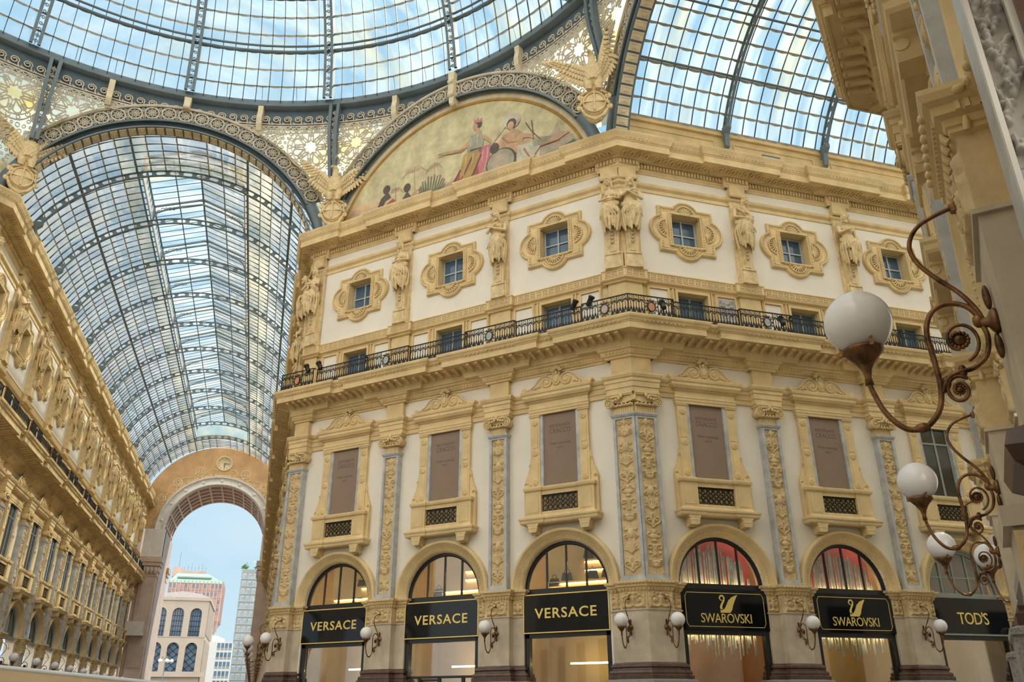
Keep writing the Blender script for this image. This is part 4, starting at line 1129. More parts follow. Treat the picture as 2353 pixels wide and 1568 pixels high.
def vault(name, nb, bay, rz, origin, label, lantern=None, dirty_lit=()):
    """barrel vault running along +y from the arm opening; returns its root"""
    r = thing(name, origin, rz, label, 'glass roof')
    u0 = .5 if bay > 5.05 else .3
    L = u0+nb*bay
    rib = make_rib()
    for s in (-1, 1): foot_bracket(rib, s)
    first = None
    for k in range(1, nb):
        if first is None:
            first = rib.build('rib', 'steel', r); o = first
        else:
            o = first.copy(); COL.objects.link(o); o.parent = r
        o.location = (0, u0+k*bay, 0)
    a0 = math.asin((24.70-VZ)/(VR+.14)); a1 = PI-a0
    open_a = math.acos(2.75/(VR+.14)) if lantern else None
    heavy = [a0+(a1-a0)*t for t in (.17, .335, .665, .83)]
    if not lantern: heavy = [a0+(a1-a0)*t for t in (.13, .27, .41, .59, .73, .87)]
    for a in heavy:
        m = MB(); x, z = (VR+.06)*math.cos(a), VZ+(VR+.06)*math.sin(a)
        m.tube([(x, 0, z), (x, L, z)], .055, 6)
        m.build('purlin', 'steel', r)
    nper = 8
    m = MB(); r1 = VR+.12
    for i in range(int(nper*L/bay)+1):
        y = i*bay/nper
        segs = [(a0, a1)] if not lantern or y < lantern[0] or y > lantern[1] else [(a0, open_a), (PI-open_a, a1)]
        for b0, b1 in segs:
            m.band(0, VZ, r1-.03, r1+.03, y-.013, y+.013, b0, b1, 30 if len(segs) == 1 else 14)
    m.build('glazing_bars', 'iron', r)
    # panes: overlapping rows, each row slightly proud of the next so the lap shows as a wavy lip
    rows = 24
    m = MB(); lap = MB()
    dr = (a1-a0)/rows
    for i in range(rows):
        b0, b1 = a0+dr*i, a0+dr*(i+1); mid = (b0+b1)/2
        ys = [(0, L)]
        if lantern and abs(math.cos(mid))*(VR+.1) < 2.75: ys = [(0, lantern[0]), (lantern[1], L)]
        up = 1 if mid < PI/2 else -1
        ra, rb = (r1+.03, r1-.02) if up > 0 else (r1-.02, r1+.03)
        for ya, yb in ys:
            if yb-ya < .1: continue
            q = [(ra*math.cos(b0), ya, VZ+ra*math.sin(b0)), (ra*math.cos(b0), yb, VZ+ra*math.sin(b0)), (rb*math.cos(b1), yb, VZ+rb*math.sin(b1)), (rb*math.cos(b1), ya, VZ+rb*math.sin(b1))]
            dt = 1 if (i in dirty_lit) else 0
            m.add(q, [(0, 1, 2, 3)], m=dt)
            # scalloped lip of dirt and putty at the lower edge of the row
            be = b0 if up > 0 else b1; sg = 1 if up > 0 else -1
            w_ = bay/nper; n = int(round((yb-ya)/w_)); 
            for k in range(n):
                for j in range(4):
                    y1, y2 = ya+w_*(k+j/4), ya+w_*(k+(j+1)/4)
                    d1, d2 = .035+.055*math.sin(PI*j/4), .035+.055*math.sin(PI*(j+1)/4)
                    if lantern: d1 *= .5; d2 *= .5
                    A = (r1-.028)
                    lap.add([(A*math.cos(be+sg*.004), y1, VZ+A*math.sin(be+sg*.004)), (A*math.cos(be+sg*.004), y2, VZ+A*math.sin(be+sg*.004)),
                             (A*math.cos(be-sg*d2/A), y2, VZ+A*math.sin(be-sg*d2/A)), (A*math.cos(be-sg*d1/A), y1, VZ+A*math.sin(be-sg*d1/A))], [(0, 1, 2, 3)])
    m.build('pane', ['vault_glass' if lantern else 'roof_glass', 'dirty_lit_glass'], r)
    lap.build('pane_edges', 'lap_putty', r)
    if lantern:
        ya, yb = lantern; zc = VZ+(VR+.1)*math.sin(open_a); xw = 2.75; ze = zc+.95; zr = ze+1.0
        for s in (-1, 1):
            m = MB(); m.box(s*xw-.04, s*xw+.04, ya, yb, zc-.06, zc+.32); m.build('lantern_curb', 'white_marble', r)
        m = MB()
        for k in range(int((yb-ya)/bay)+1):
            y = ya+k*bay
            if y > yb+.01: break
            for s in (-1, 1):
                m.box(min(s*xw, s*(xw-.1)), max(s*xw, s*(xw-.1)), y-.05, y+.05, zc, ze)
                m.ribbon([(s*xw, ze), (0, zr)], .12, y-.05, y+.05)
                m.ribbon([(s*(xw-.05), zc+.05), (s*(xw-.25), zc+.55), (s*(xw-.8), ze-.05), (s*(xw-1.5), ze+.25), (0, zr-.35)], .08, y-.04, y+.04)
                for j in range(6):
                    cx, cz_ = s*(xw-.12-.2*j), ze-.12-.18*max(0, 2-j)+.055*max(0, j-2)
                    m.ribbon(circ(cx, cz_, .10, 7), .03, y-.02, y+.02, closed=True)
            m.prism([(-.35, zr-.12), (.35, zr-.12), (0, zr+.05)], y-.07, y+.07)
        m.box(-.05, .05, ya, yb, zr-.08, zr)
        for s in (-1, 1): m.box(s*xw-.05, s*xw+.05, ya, yb, ze-.05, ze+.03); m.box(s*1.35-.03, s*1.35+.03, ya, yb, (ze+zr)/2-.03, (ze+zr)/2+.03)
        m.build('lantern_frame', 'steel', r)
        m = MB()
        for k in range(int((yb-ya)/(bay/nper))+1):
            y = ya+k*bay/nper
            for s in (-1, 1):
                m.ribbon([(s*xw, ze+.02), (0, zr+.02)], .035, y-.012, y+.012); m.box(s*xw-.015, s*xw+.015, y-.012, y+.012, zc+.3, ze)
        m.build('lantern_bars', 'iron', r)
        m = MB()
        for s in (-1, 1):
            m.add([(s*xw, ya, ze+.04), (s*xw, yb, ze+.04), (0, yb, zr+.04), (0, ya, zr+.04)], [(0, 1, 2, 3)], m=0)
            m.add([(s*xw, ya, zc+.3), (s*xw, yb, zc+.3), (s*xw, yb, ze), (s*xw, ya, ze)], [(0, 1, 2, 3)], m=0)
        for y in (ya, yb): m.add([(-xw, y, zc), (xw, y, zc), (xw, y, ze), (0, y, zr), (-xw, y, ze)], [(0, 1, 2, 3, 4)], m=1)
        m.build('lantern_pane', ['roof_glass', 'dirty_lit_glass'], r)
    return r

def rosette(m, cx, cz, rad, rot, y0, y1, mi=0):
    m.ribbon(circ(cx, cz, rad, 20), rad*.2, y0, y1, m=mi, closed=True)
    for q in range(8):
        a = rot+q*PI/4
        p = [(cx+rad*.12*math.cos(a), cz+rad*.12*math.sin(a)), (cx+rad*.5*math.cos(a-.28), cz+rad*.5*math.sin(a-.28)), (cx+rad*.80*math.cos(a), cz+rad*.80*math.sin(a)), (cx+rad*.5*math.cos(a+.28), cz+rad*.5*math.sin(a+.28))]
        m.ribbon(p, rad*.12, y0+.004, y1, m=mi, closed=True)
    m.lathe([(0, y0-.02), (rad*.16, y0-.01), (rad*.18, y1)], (cx, 0, cz), 8, 'y', m=mi)
def make_iron_arch(soffit, hang=.35):
    """big arch under the dome; origin in the wall plane, x=0 centre; y negative towards the dome centre"""
    r = thing('iron_arch'); ri, ro = 7.28, 8.12; y0 = -.34
    a0 = math.asin((24.9-AZ)/ro); a1 = PI-a0
    m = MB(); m.band(0, AZ, ri+.02, ro-.02, y0+.06, y0+.14, a0, a1, 64)
    m.arcsweep(0, AZ, [(ri-.04, y0-.05), (ri+.05, y0-.05), (ri+.05, y0+.16), (ri-.04, y0+.16), (ri-.04, y0-.05)], a0, a1, 64)
    m.arcsweep(0, AZ, [(ri-.04, y0+.0), (ri-.04, .2)], a0, a1, 64)
    a2 = math.asin((22.7-AZ)/ri)
    for s0, s1 in ((a2, a0), (PI-a0, PI-a2)): m.arcsweep(0, AZ, [(ri-.04, .2), (ri-.04, y0), (ri+.45, y0), (ri+.45, .2)], s0, s1, 6)
    m.build('girder', 'steel', r)
    m = MB()
    m.arcsweep(0, AZ, [(ro-.05, y0+.0), (ro-.05, y0-.06), (ro+.07, y0-.08), (ro+.07, y0+.2)], a0, a1, 64)
    m.arcsweep(0, AZ, [(ri+.05, y0-.0), (ri+.09, y0-.0), (ri+.09, y0+.06)], a0, a1, 64)
    n = 21; rm = (ri+ro)/2+.01
    for i in range(n):
        a = a0+(a1-a0)*(i+.5)/n; cx, cz = rm*math.cos(a), AZ+rm*math.sin(a)
        rosette(m, cx, cz, .315, a, y0-.02, y0+.03)
        b = a0+(a1-a0)*(i+1)/n
        if i < n-1:
            for k in (-1, 0, 1):
                q = rm+k*.25; m.ribbon(circ(q*math.cos(b), AZ+q*math.sin(b), .07-.015*abs(k), 8), .028, y0-.01, y0+.03, closed=True)
            for s in (-1, 1):
                for k in (-1, 1):
                    p = [((rm+k*.12)*math.cos(b), AZ+(rm+k*.12)*math.sin(b)), ((rm+k*.22)*math.cos(b+s*.016), AZ+(rm+k*.22)*math.sin(b+s*.016)), ((rm+k*.34)*math.cos(b+s*.026), AZ+(rm+k*.34)*math.sin(b+s*.026))]
                    m.ribbon(p, .035, y0-.01, y0+.03)
    m.build('pierced_band', 'cream_iron', r)
    if soffit:
        m = MB(); m.band(0, AZ, ri-.38, ri-.30, y0, y0+.70, a2-.02, PI-a2+.02, 64); m.build('soffit', 'steel', r)
        m = MB(); n = 42; t0 = a2+.02; t1 = PI-a2-.02
        for i in range(n):
            a, b = t0+(t1-t0)*(i+.10)/n, t0+(t1-t0)*(i+.90)/n
            q = ri-.385
            m.band(0, AZ, q-.03, q, y0+.09, y0+.60, a, b, 1)
            c = (a+b)/2; w_ = (b-a)*.18
            m.band(0, AZ, q-.05, q-.03, y0+.25, y0+.44, c-w_, c+w_, 1)
            for s in (-1, 1):
                m.band(0, AZ, q-.045, q-.03, y0+.15, y0+.54, c+s*w_*1.9-.002, c+s*w_*1.9+.002, 1)
        m.build('soffit_panels', 'cream_panel', r)
    m = MB()                                                  # keystone corbel reaching up to the dome ring
    m.prism([(-.14, 28.2 if hang else 28.85), (.14, 28.2 if hang else 28.85), (.17, 29.55), (-.17, 29.55)], y0-.26, y0+.02)
    m.tube([(-.15, y0-.24, 28.95), (.15, y0-.24, 28.95)], .12, 8)
    if hang:
        m.tube([(-.16, y0-.14, 28.25), (.16, y0-.14, 28.25)], .16, 10); m.prism([(-.12, 27.75), (.12, 27.75), (.15, 28.2), (-.15, 28.2)], y0-.18, y0+.3)
        m.ell((0, y0-.1, 27.72), (.13, .13, .12), 8, 6)
    m.build('keystone', 'cream_panel', r)
    return r

def pol(r_, a, z): return (r_*math.cos(a), r_*math.sin(a), z)
RR = 18.2
def roct(phi):
    return min(near_wall(phi))[0]
def near_wall(phi):
    """distance to the octagon wall and position along it, for the arm side and the diagonal side"""
    a = (phi+PI/4) % (PI/2)-PI/4; b = phi % (PI/2)-PI/4
    return (R/math.cos(a), R*math.tan(a)), ((H+R)*S2/math.cos(b), (H+R)*S2*math.tan(b))
def dome():
    r = thing('glass_dome', (0, 0, 0), 0, 'great round glass dome on a dark steel ring over the crossing', 'dome')
    SZ, SR = 28.0, 18.0
    def sph(el, a, d=0): return pol((SR+d)*math.cos(el), a, SZ+(SR+d)*math.sin(el))
    e0 = math.asin((29.9-SZ)/SR); e1 = math.radians(78)
    # ring beam
    m = MB(); n = 96
    def rev(prof, mi=0, a0=0, a1=2*PI, n_=n, sm=True):
        k = len(prof); vs = []
        for i in range(n_+1):
            a = a0+(a1-a0)*i/n_
            vs += [pol(q, a, z) for q, z in prof]
        m.add(vs, [(i*k+q, (i+1)*k+q, (i+1)*k+q+1, i*k+q+1) for i in range(n_) for q in range(k-1)], mi, sm)
    rev([(RR+.35, 29.70), (RR-.30, 29.70), (RR-.32, 29.74), (RR-.32, 30.05), (RR-.26, 30.1), (RR+.35, 30.1), (RR+.35, 29.7)])
    m.build('ring_beam', 'steel', r)
    m = MB(); rev([(RR+.20, 29.72), (RR+.05, 29.70), (RR+.04, 28.66), (RR-.03, 28.64), (RR-.03, 28.58), (RR+.2, 28.58), (RR+.2, 29.7)]); m.build('fascia', 'steel', r)
    # running scroll
    m = MB(); nsc = 16*13
    for i in range(nsc):
        a = 2*PI*i/nsc; fn = lambda x, z, y, a=a: pol(RR-.03+y, a-x/RR, z)
        if not (math.radians(-5) < (a if a < PI else a-2*PI) < math.radians(150)): continue
        sp = [(.24, 28.72), (.19, 28.84), (.17, 28.96)]+spiral(.0, 29.06, .20, .05, .1, 1.5, 16)
        m.ribbon(sp, .055, -.03, .02, fn=fn); m.ribbon([(-.27, 28.75), (0, 28.77), (.27, 28.75)], .06, -.028, .02, fn=fn)
        m.ribbon([(-.26, 28.86), (-.18, 28.80), (-.10, 28.78)], .05, -.026, .02, fn=fn)
    m.build('scroll_band', 'cream_iron', r)
    # corbels between ribs
    for k in range(16):
        a = PI/8*k+PI/16
        if math.degrees(a) % 360 > 150 and math.degrees(a) < 340: continue
        m = MB(); m.M = Matrix.Rotation(a-PI/2, 4, 'Z')
        yy = RR
        m.add([(s*.13, yy+p, z) for s in (-1, 1) for p, z in ((-.10, 28.3), (-.30, 28.6), (-.34, 29.0), (-.26, 29.4), (-.30, 29.70), (.1, 29.70), (.1, 28.3))],
              [(0, 1, 2, 3, 4, 5, 6), (13, 12, 11, 10, 9, 8, 7)]+[(i, i+7, (i+1) % 7+7, (i+1) % 7) for i in range(7)])
        m.build('corbel', 'cream_panel', r)
    # ribs: two flanges with pierced scroll web
    NE = 22
    els = [e0+(e1-e0)*i/NE for i in range(NE+1)]
    for k in range(16):
        a = PI/8*k
        if 200 < math.degrees(a) < 340: pass
        m = MB()
        for s in (-1, 1):
            da = s*.17/SR
            vs = []
            for e_ in els:
                for dd, d2 in ((-.42, -.07), (-.42, .07), (-.32, .07), (-.32, -.07)):
                    q = sph(e_, a, dd); t = (-math.sin(a), math.cos(a)); w_ = (s*.17+d2)
                    vs.append((q[0]+t[0]*w_, q[1]+t[1]*w_, q[2]))
            m.add(vs, [(i*4+q, (i+1)*4+q, (i+1)*4+(q+1) % 4, i*4+(q+1) % 4) for i in range(NE) for q in range(4)])
        for d0, d1, hw in ((-.40, .05, .02), ):
            for s in (-1, 1):
                vs = []
                for e_ in els:
                    t = (-math.sin(a), math.cos(a))
                    for dd in (d0, d1):
                        q = sph(e_, a, dd); vs.append((q[0]+t[0]*s*.2, q[1]+t[1]*s*.2, q[2]))
                m.add(vs, [(i*2, i*2+1, (i+1)*2+1, (i+1)*2) for i in range(NE)])
        L = SR*(e1-e0); ns = int(L/.34)
        for i in range(ns):
            el = e0+(i+.5)*.34/SR; t = (-math.sin(a), math.cos(a))
            if el > 1.0: break
            fn = lambda x, z, y, el=el, t=t: (lambda q: (q[0]+t[0]*x, q[1]+t[1]*x, q[2]))(sph(el+z/SR, a, -.37+y))
            m.ribbon(spiral(0, 0, .10, .03, (i % 2)*PI, 1.2, 9), .035, -.01, .02, fn=fn)
        m.build('rib', 'steel', r)
    # horizontal rings (double tubes) and thin bars
    def elz(z): return math.asin((z-SZ)/SR)
    er = [elz(32.75)]
    step = er[0]-e0
    while er[-1]+step < e1: er.append(er[-1]+step)
    for e_ in er:
        m = MB(); 
        for dd in (0, .05):
            m.tube([sph(e_+dd*.35, 2*PI*i/96, -.12+.3*dd) for i in range(97)], .075-.5*dd*.6, 6)
        m.build('ring', 'steel', r)
    m = MB(); nb = 176
    for i in range(nb):
        if i % 11 == 0: continue
        a = 2*PI*i/nb; t = (-math.sin(a), math.cos(a)); vs = []
        emax = e1 if i % 11 in (3, 6, 9) or True else 1
        for e_ in els:
            for dd, w_ in ((-.05, -.014), (-.05, .014), (.02, .014), (.02, -.014)):
                q = sph(e_, a, dd); vs.append((q[0]+t[0]*w_, q[1]+t[1]*w_, q[2]))
        m.add(vs, [(j*4+q, (j+1)*4+q, (j+1)*4+(q+1) % 4, j*4+(q+1) % 4) for j in range(NE) for q in range(4)])
    m.build('glazing_bars', 'iron', r)
    m = MB(); lap = MB(); n2 = 176
    rows = []
    e_ = e0
    while e_ < e1-.01:
        for q in range(3): rows.append((e_+step*q/3, min(e1, e_+step*(q+1)/3)))
        e_ += step
    for b0, b1 in rows:
        if b1 <= b0: continue
        vs = []
        for i in range(n2+1):
            a = 2*PI*i/n2; vs += [sph(b0, a, .05), sph(b1, a, .0)]
        m.add(vs, [(i*2, i*2+1, i*2+3, i*2+2) for i in range(n2)], sm=False)
        for i in range(n2):
            for j in range(3):
                a, b = 2*PI*(i+j/3)/n2, 2*PI*(i+(j+1)/3)/n2
                d1, d2 = .05+.045*math.sin(PI*j/3), .05+.045*math.sin(PI*(j+1)/3)
                lap.add([sph(b0+.002, a, -.01), sph(b0+.002, b, -.01), sph(b0-d2/SR, b, -.01), sph(b0-d1/SR, a, -.01)], [(0, 1, 2, 3)])
    m.build('pane', 'roof_glass', r); lap.build('pane_edges', 'lap_putty', r)
    m = MB(); m.lathe([(3.9, 45.5), (3.9, 46.6), (3.5, 46.6)], (0, 0, 0), 32); m.build('crown_ring', 'steel', r)
    # thin maintenance rail above the ring
    m = MB(); m.tube([pol(RR-.55, 2*PI*i/96, 30.75) for i in range(97)], .014, 4)
    for i in range(64):
        a = 2*PI*i/64; m.tube([pol(RR-.25, a, 30.1), pol(RR-.55, a, 30.75)], .012, 4)
    m.build('service_rail', 'iron', r)
    return r

def spandrel(corner_deg, label):
    """pierced screen filling the space between two arches under the dome ring"""
    r = thing('pierced_screen', (0, 0, 0), 0, label, 'screen', 'pierced star screens under the dome ring')
    ac = math.radians(corner_deg)-.7/18.9; ZT = 28.68; K = .80
    def rad(phi, z):
        t = min(1, max(0, (z-24.2)/(ZT-24.2))); t = t*t*(3-2*t)
        return (roct(phi)-.42)*(1-t)+(RR-.02)*t
    def fn(x, z, y):
        phi = ac-x/18.9; q = rad(phi, z)+y
        return pol(q, phi, z)
    def ok(x, z):
        d = min(near_wall(ac-x/18.9))[1]
        return math.hypot(d, z-AZ) > 8.05 and z < ZT-.0
    m = MB()
    def stroke(pts, w_, closed=False):
        w_ *= 1.25
        if closed: pts = list(pts)+[pts[0]]
        run = []
        for p in pts:
            if ok(*p): run.append(p)
            else:
                if len(run) > 1: m.ribbon(run, w_, -.02, .02, fn=fn)
                run = []
        if len(run) > 1: m.ribbon(run, w_, -.02, .02, fn=fn)
    for s in (-1, 1):
        cx, cz = s*1.25, 27.45
        st = []
        for q in range(16):
            a = q*PI/8; rr_ = (.50 if q % 2 == 0 else .37)*K; st.append((cx+rr_*math.cos(a), cz+rr_*math.sin(a)))
        stroke(st, .05, True)
        for q in range(8):
            a = q*PI/4; b = a+PI/8; ca, sa = math.cos(b), math.sin(b)
            tipx, tipz = cx+.44*K*ca, cz+.44*K*sa; ex, ez = cx+.92*K*ca, cz+.92*K*sa; g = .22*K
            stroke([(tipx, tipz), (ex-sa*g, ez+ca*g)]+[(ex+g*1.08*math.cos(b+PI/2-PI*t/8), ez+g*1.08*math.sin(b+PI/2-PI*t/8)) for t in range(9)]+[(ex+sa*g, ez-ca*g)], .045, True)
            stroke([(cx+.50*K*math.cos(a), cz+.50*K*math.sin(a)), (cx+.9*K*math.cos(a), cz+.9*K*math.sin(a)), (cx+1.3*K*math.cos(a), cz+1.3*K*math.sin(a))], .035)
            for t in (-1, 1): stroke(circ(cx+.80*K*math.cos(a+t*.09), cz+.80*K*math.sin(a+t*.09), .045, 7), .028, True)
            stroke(circ(cx+1.0*K*math.cos(a), cz+1.0*K*math.sin(a), .07, 8), .028, True)
            stroke(circ(cx+1.33*K*math.cos(a), cz+1.33*K*math.sin(a), .10, 9), .03, True); stroke(circ(cx+1.36*K*math.cos(b), cz+1.36*K*math.sin(b), .08, 9), .03, True)
        stroke(circ(cx, cz, 1.22*K, 40), .035, True); stroke(circ(cx, cz, 1.50*K, 44), .04, True)
        for px in range(24):
            for pz in range(17):
                qx, qz = .12+px*.26+.13*(pz % 2), 24.3+pz*.26
                if math.hypot(qx-1.25, qz-27.45) < 1.30: continue
                stroke(circ(s*qx, qz, .055+.04*((px*7+pz*3) % 3)/2, 7), .026, True)
        # scrolls out to the thin end and down into the point
        for px, pz, q in ((3.25, 27.9, .38), (3.35, 27.15, .34), (4.15, 27.95, .33), (4.0, 28.3, .2), (4.9, 28.25, .25), (2.9, 28.35, .2), (2.5, 26.3, .24), (5.5, 28.4, .16), (.45, 25.0, .30), (.95, 25.35, .22), (.3, 24.45, .22), (.3, 27.9, .28), (2.75, 26.0, .2), (1.5, 25.15, .2), (.2, 25.7, .2), (.15, 26.6, .15), (.15, 27.2, .15)):
            stroke(spiral(s*px, pz, q, .05, PI/2, -s*1.6, 20), .045)
            stroke(circ(s*px, pz, q+.05, 14), .035, True)
        for i in range(9):
            stroke([(s*(2.6+i*.42), 28.55), (s*(2.75+i*.42), 27.9-.03*i), (s*(3.1+i*.35), 27.3)], .03)
        # cusped fringe along the top
        for i in range(22):
            x = s*(.2+i*.29); stroke(arc(x, ZT-.05, .13, PI, 2*PI, 7), .04); stroke(circ(x, ZT-.27, .05, 6), .028, True); stroke(circ(x+.14, ZT-.36, .04, 6), .025, True)
        stroke([(s*.1*i, ZT-.04) for i in range(66)], .06); stroke([(s*.1*i, ZT-.45) for i in range(62)], .035)
    m.build('tracery', 'cream_iron', r)
    m = MB(); nx, nz = 56, 12
    for i in range(nx):
        for j in range(nz):
            x0, x1 = -6.3+12.6*i/nx, -6.3+12.6*(i+1)/nx; z0, z1 = 23.8+(ZT-23.8)*j/nz, 23.8+(ZT-23.8)*(j+1)/nz
            if not any(ok(a, b-.01) for a in (x0, x1) for b in (z0, z1)): continue
            m.add([fn(x0, z0, .35), fn(x1, z0, .35), fn(x1, z1, .35), fn(x0, z1, .35)], [(0, 1, 2, 3)], sm=True)
    m.build('pane', 'frosted_glass', r)
    # steel strut in front of the corner
    m = MB(); vs = []; n = 12
    t = (-math.sin(ac), math.cos(ac))
    for i in range(n+1):
        z = 29.8-(29.8-25.0)*i/n; q = rad(ac, z)
    for s in (-1, 1):
        vs = []
        for i in range(n+1):
            z = 29.85-(29.85-25.5)*i/n; q = rad(ac, z)
            for dd, w_ in ((-.34, -.08), (-.34, .08), (-.02, .08), (-.02, -.08)):
                p = pol(q+dd, ac, z); k = s*(.20-.10*i/n)+w_; vs.append((p[0]+t[0]*k, p[1]+t[1]*k, z))
        m.add(vs, [(i*4+q, (i+1)*4+q, (i+1)*4+(q+1) % 4, i*4+(q+1) % 4) for i in range(n) for q in range(4)]+[(0, 1, 2, 3), (n*4+3, n*4+2, n*4+1, n*4)])
    m.build('strut', 'steel', r)
    m = MB()
    m.ribbon([(0, 25.3), (0, 27.2), (0, 29.4)], .02, -.02, .02, fn=lambda x, zz, y: (lambda p: (p[0]+t[0]*x, p[1]+t[1]*x, zz))(pol(rad(ac, zz)-.2+y, ac, zz)))
    for i in range(11):
        z = 29.2-.36*i; fn2 = lambda x, zz, y: (lambda p: (p[0]+t[0]*x, p[1]+t[1]*x, zz))(pol(rad(ac, zz)-.2+y, ac, zz))
        m.ribbon(spiral(0, z, .12, .03, (i % 2)*PI, 1.4, 10), .035, -.02, .02, fn=fn2)
    m.build('strut_scrolls', 'cream_iron', r)
    return r
# ================================================================== setting: walls and trims
DW = Facade(D_, 270)
BAY_AB = [S/2-5, S/2, S/2+5]; BAY_BX = [2.8, 7.8, 12.8, 17.8]; BAY_L = [.5+LB*(k+.5) for k in range(12)]
LEN_BX, LEN_L = 42.0, .5+12*LB
def wall_panel(m, c0, c1, uc, back=.5, stop=5.2):
    """one bay of plaster wall between c0 and c1 with shop arch, balcony door and attic window"""
    def q(x0, x1, z0, z1, mi=0):
        if x1-x0 > 1e-4 and z1-z0 > 1e-4: m.add([(x0, 0, z0), (x1, 0, z0), (x1, 0, z1), (x0, 0, z1)], [(0, 1, 2, 3)], m=mi)
    r_ = 1.6
    q(c0, uc-r_, 0, 5.22); q(uc+r_, c1, 0, 5.22)
    for s in (-1, 1): m.add([(uc+s*r_, 0, 0), (uc+s*r_, back, 0), (uc+s*r_, back, 5.22), (uc+s*r_, 0, 5.22)], [(0, 1, 2, 3)])
    n = 24; top = 7.0; pts = [(uc+r_*math.cos(PI-PI*i/n), 5.22+r_*math.sin(PI-PI*i/n)) for i in range(n+1)]
    for i in range(n):
        a, b = pts[i], pts[i+1]
        m.add([(a[0], 0, a[1]), (b[0], 0, b[1]), (b[0], 0, top), (a[0], 0, top)], [(0, 1, 2, 3)])
        m.add([(a[0], 0, a[1]), (a[0], back, a[1]), (b[0], back, b[1]), (b[0], 0, b[1])], [(0, 1, 2, 3)])
    q(c0, uc-r_, 5.22, top); q(uc+r_, c1, 5.22, top); q(c0, c1, top, 14.36)
    def hole(hw, z0, z1, d, mi=0):
        q(c0, uc-hw, z0, z1, mi); q(uc+hw, c1, z0, z1, mi)
        vs = [(uc-hw, 0, z0), (uc+hw, 0, z0), (uc+hw, 0, z1), (uc-hw, 0, z1), (uc-hw, d, z0), (uc+hw, d, z0), (uc+hw, d, z1), (uc-hw, d, z1)]
        m.add(vs, [(0, 4, 5, 1), (1, 5, 6, 2), (2, 6, 7, 3), (3, 7, 4, 0)], m=1)
        m.add([vs[4], vs[5], vs[6], vs[7]], [(0, 1, 2, 3)], m=2)
    hole(.70, 14.36, 16.18, .45, 1); q(c0, c1, 16.18, 16.3, 1); q(c0, c1, 16.3, 18.17); hole(.70, 18.17, 19.72, .5); q(c0, c1, 19.72, 22.7)
def facade_wall(name, F, bays, half, u0, u1, sgn=1):
    m = MB(); m.M = F.M()
    ed = [sgn*b for b in bays]
    ed.sort()
    for i, b in enumerate(ed):
        c0 = (ed[i-1]+b)/2 if i else min(u0, b-half)
        c1 = (b+ed[i+1])/2 if i < len(ed)-1 else max(u1, b+half)
        wall_panel(m, c0, c1, b)
    return structure(name, m, ['stucco', 'stone', 'door_void'])
facade_wall('wall_diagonal', AB, BAY_AB, 2.5, 0, S)
facade_wall('wall_right', BX, BAY_BX+[22.8, 27.8, 32.8, 37.8], 2.5, 0, LEN_BX)
facade_wall('wall_left', LW, BAY_L, LB/2, 0, LEN_L)
facade_wall('wall_inner', RW, BAY_L, LB/2, -LEN_L, 0, -1)
facade_wall('wall_near', CD, BAY_AB, 2.5, 0, S)
facade_wall('wall_west', GE, BAY_AB, 2.5, 0, S)
m = MB()                                      # walls outside the view: they close the place off and bounce its light
for a, b in ((D_, (H, -R-40)), ((-H, -R-40), (-H, -R)), ((-H, -R), (-R, -H)), ((-R, -H), (-R-40, -H)), ((-R-40, H), G_), ((R+LEN_BX, -H), C_)):
    dx, dy = b[0]-a[0], b[1]-a[1]; l = math.hypot(dx, dy); n = max(1, int(l/5))
    for i in range(n):
        p = [(a[0]+dx*(i+t)/n, a[1]+dy*(i+t)/n) for t in (0, .3, .7, 1)]
        m.add([(p[0][0], p[0][1], 0), (p[3][0], p[3][1], 0), (p[3][0], p[3][1], 24.7), (p[0][0], p[0][1], 24.7)], [(0, 1, 2, 3)])
        m.add([(p[1][0]*.998, p[1][1]*.998, 0), (p[2][0]*.998, p[2][1]*.998, 0), (p[2][0]*.998, p[2][1]*.998, 6.4), (p[1][0]*.998, p[1][1]*.998, 6.4)], [(0, 1, 2, 3)], m=1)
structure('wall_behind', m, ['stucco', 'dark_glass'])
m = MB(); m.box(-70, 70, -70, 260, -.3, 0); structure('floor', m, 'floor_marble')

def path_of(segs, breaks, half, jog, corners, cw):
    """plan polyline for a string of facades with the wall breaking forward at each pilaster"""
    pts = []
    for i, (F, u0, u1, brk) in enumerate(segs):
        last = i == len(segs)-1
        if i == 0: pts.append(F.pos(u0, 0)[:2])
        else: pts.append(F.pos(u0+cw, jog)[:2]); pts.append(F.pos(u0+cw, 0)[:2])
        for b in brk:
            if b-half < u0+(cw if i else 0)+.05 or b+half > u1-(cw if not last else 0)-.05: continue
            pts += [F.pos(b-half, 0)[:2], F.pos(b-half, jog)[:2], F.pos(b+half, jog)[:2], F.pos(b+half, 0)[:2]]
        if last: pts.append(F.pos(u1, 0)[:2])
        else:
            pts += [F.pos(u1-cw, 0)[:2], F.pos(u1-cw, jog)[:2]]
            c = F.pos(u1, 0); G = segs[i+1][0]
            nx, ny = -(F.y[0]+G.y[0]), -(F.y[1]+G.y[1]); l = math.hypot(nx, ny); d = jog/C22
            pts.append((c[0]+nx/l*d, c[1]+ny/l*d))
    return pts
PIL_AB = [S/2-2.5, S/2+2.5]; PIL_BX = [5.3+5*k for k in range(8)]; PIL_L = [.5+LB*k for k in range(1, 12)]
MAIN = [(RW, -LEN_L, 0, sorted(-u for u in PIL_L)), (AB, 0, S, PIL_AB), (BX, 0, LEN_BX, PIL_BX)]
WEST = [(GE, 0, S, PIL_AB), (LW, 0, LEN_L, PIL_L)]
XW = Facade(C_, 180)
NEAR = [(XW, -LEN_BX, 0, [-u for u in PIL_BX][::-1]), (CD, 0, S, PIL_AB), (DW, 0, 20, [5.3, 10.3])]
def seglen(a, b): return math.hypot(b[0]-a[0], b[1]-a[1])
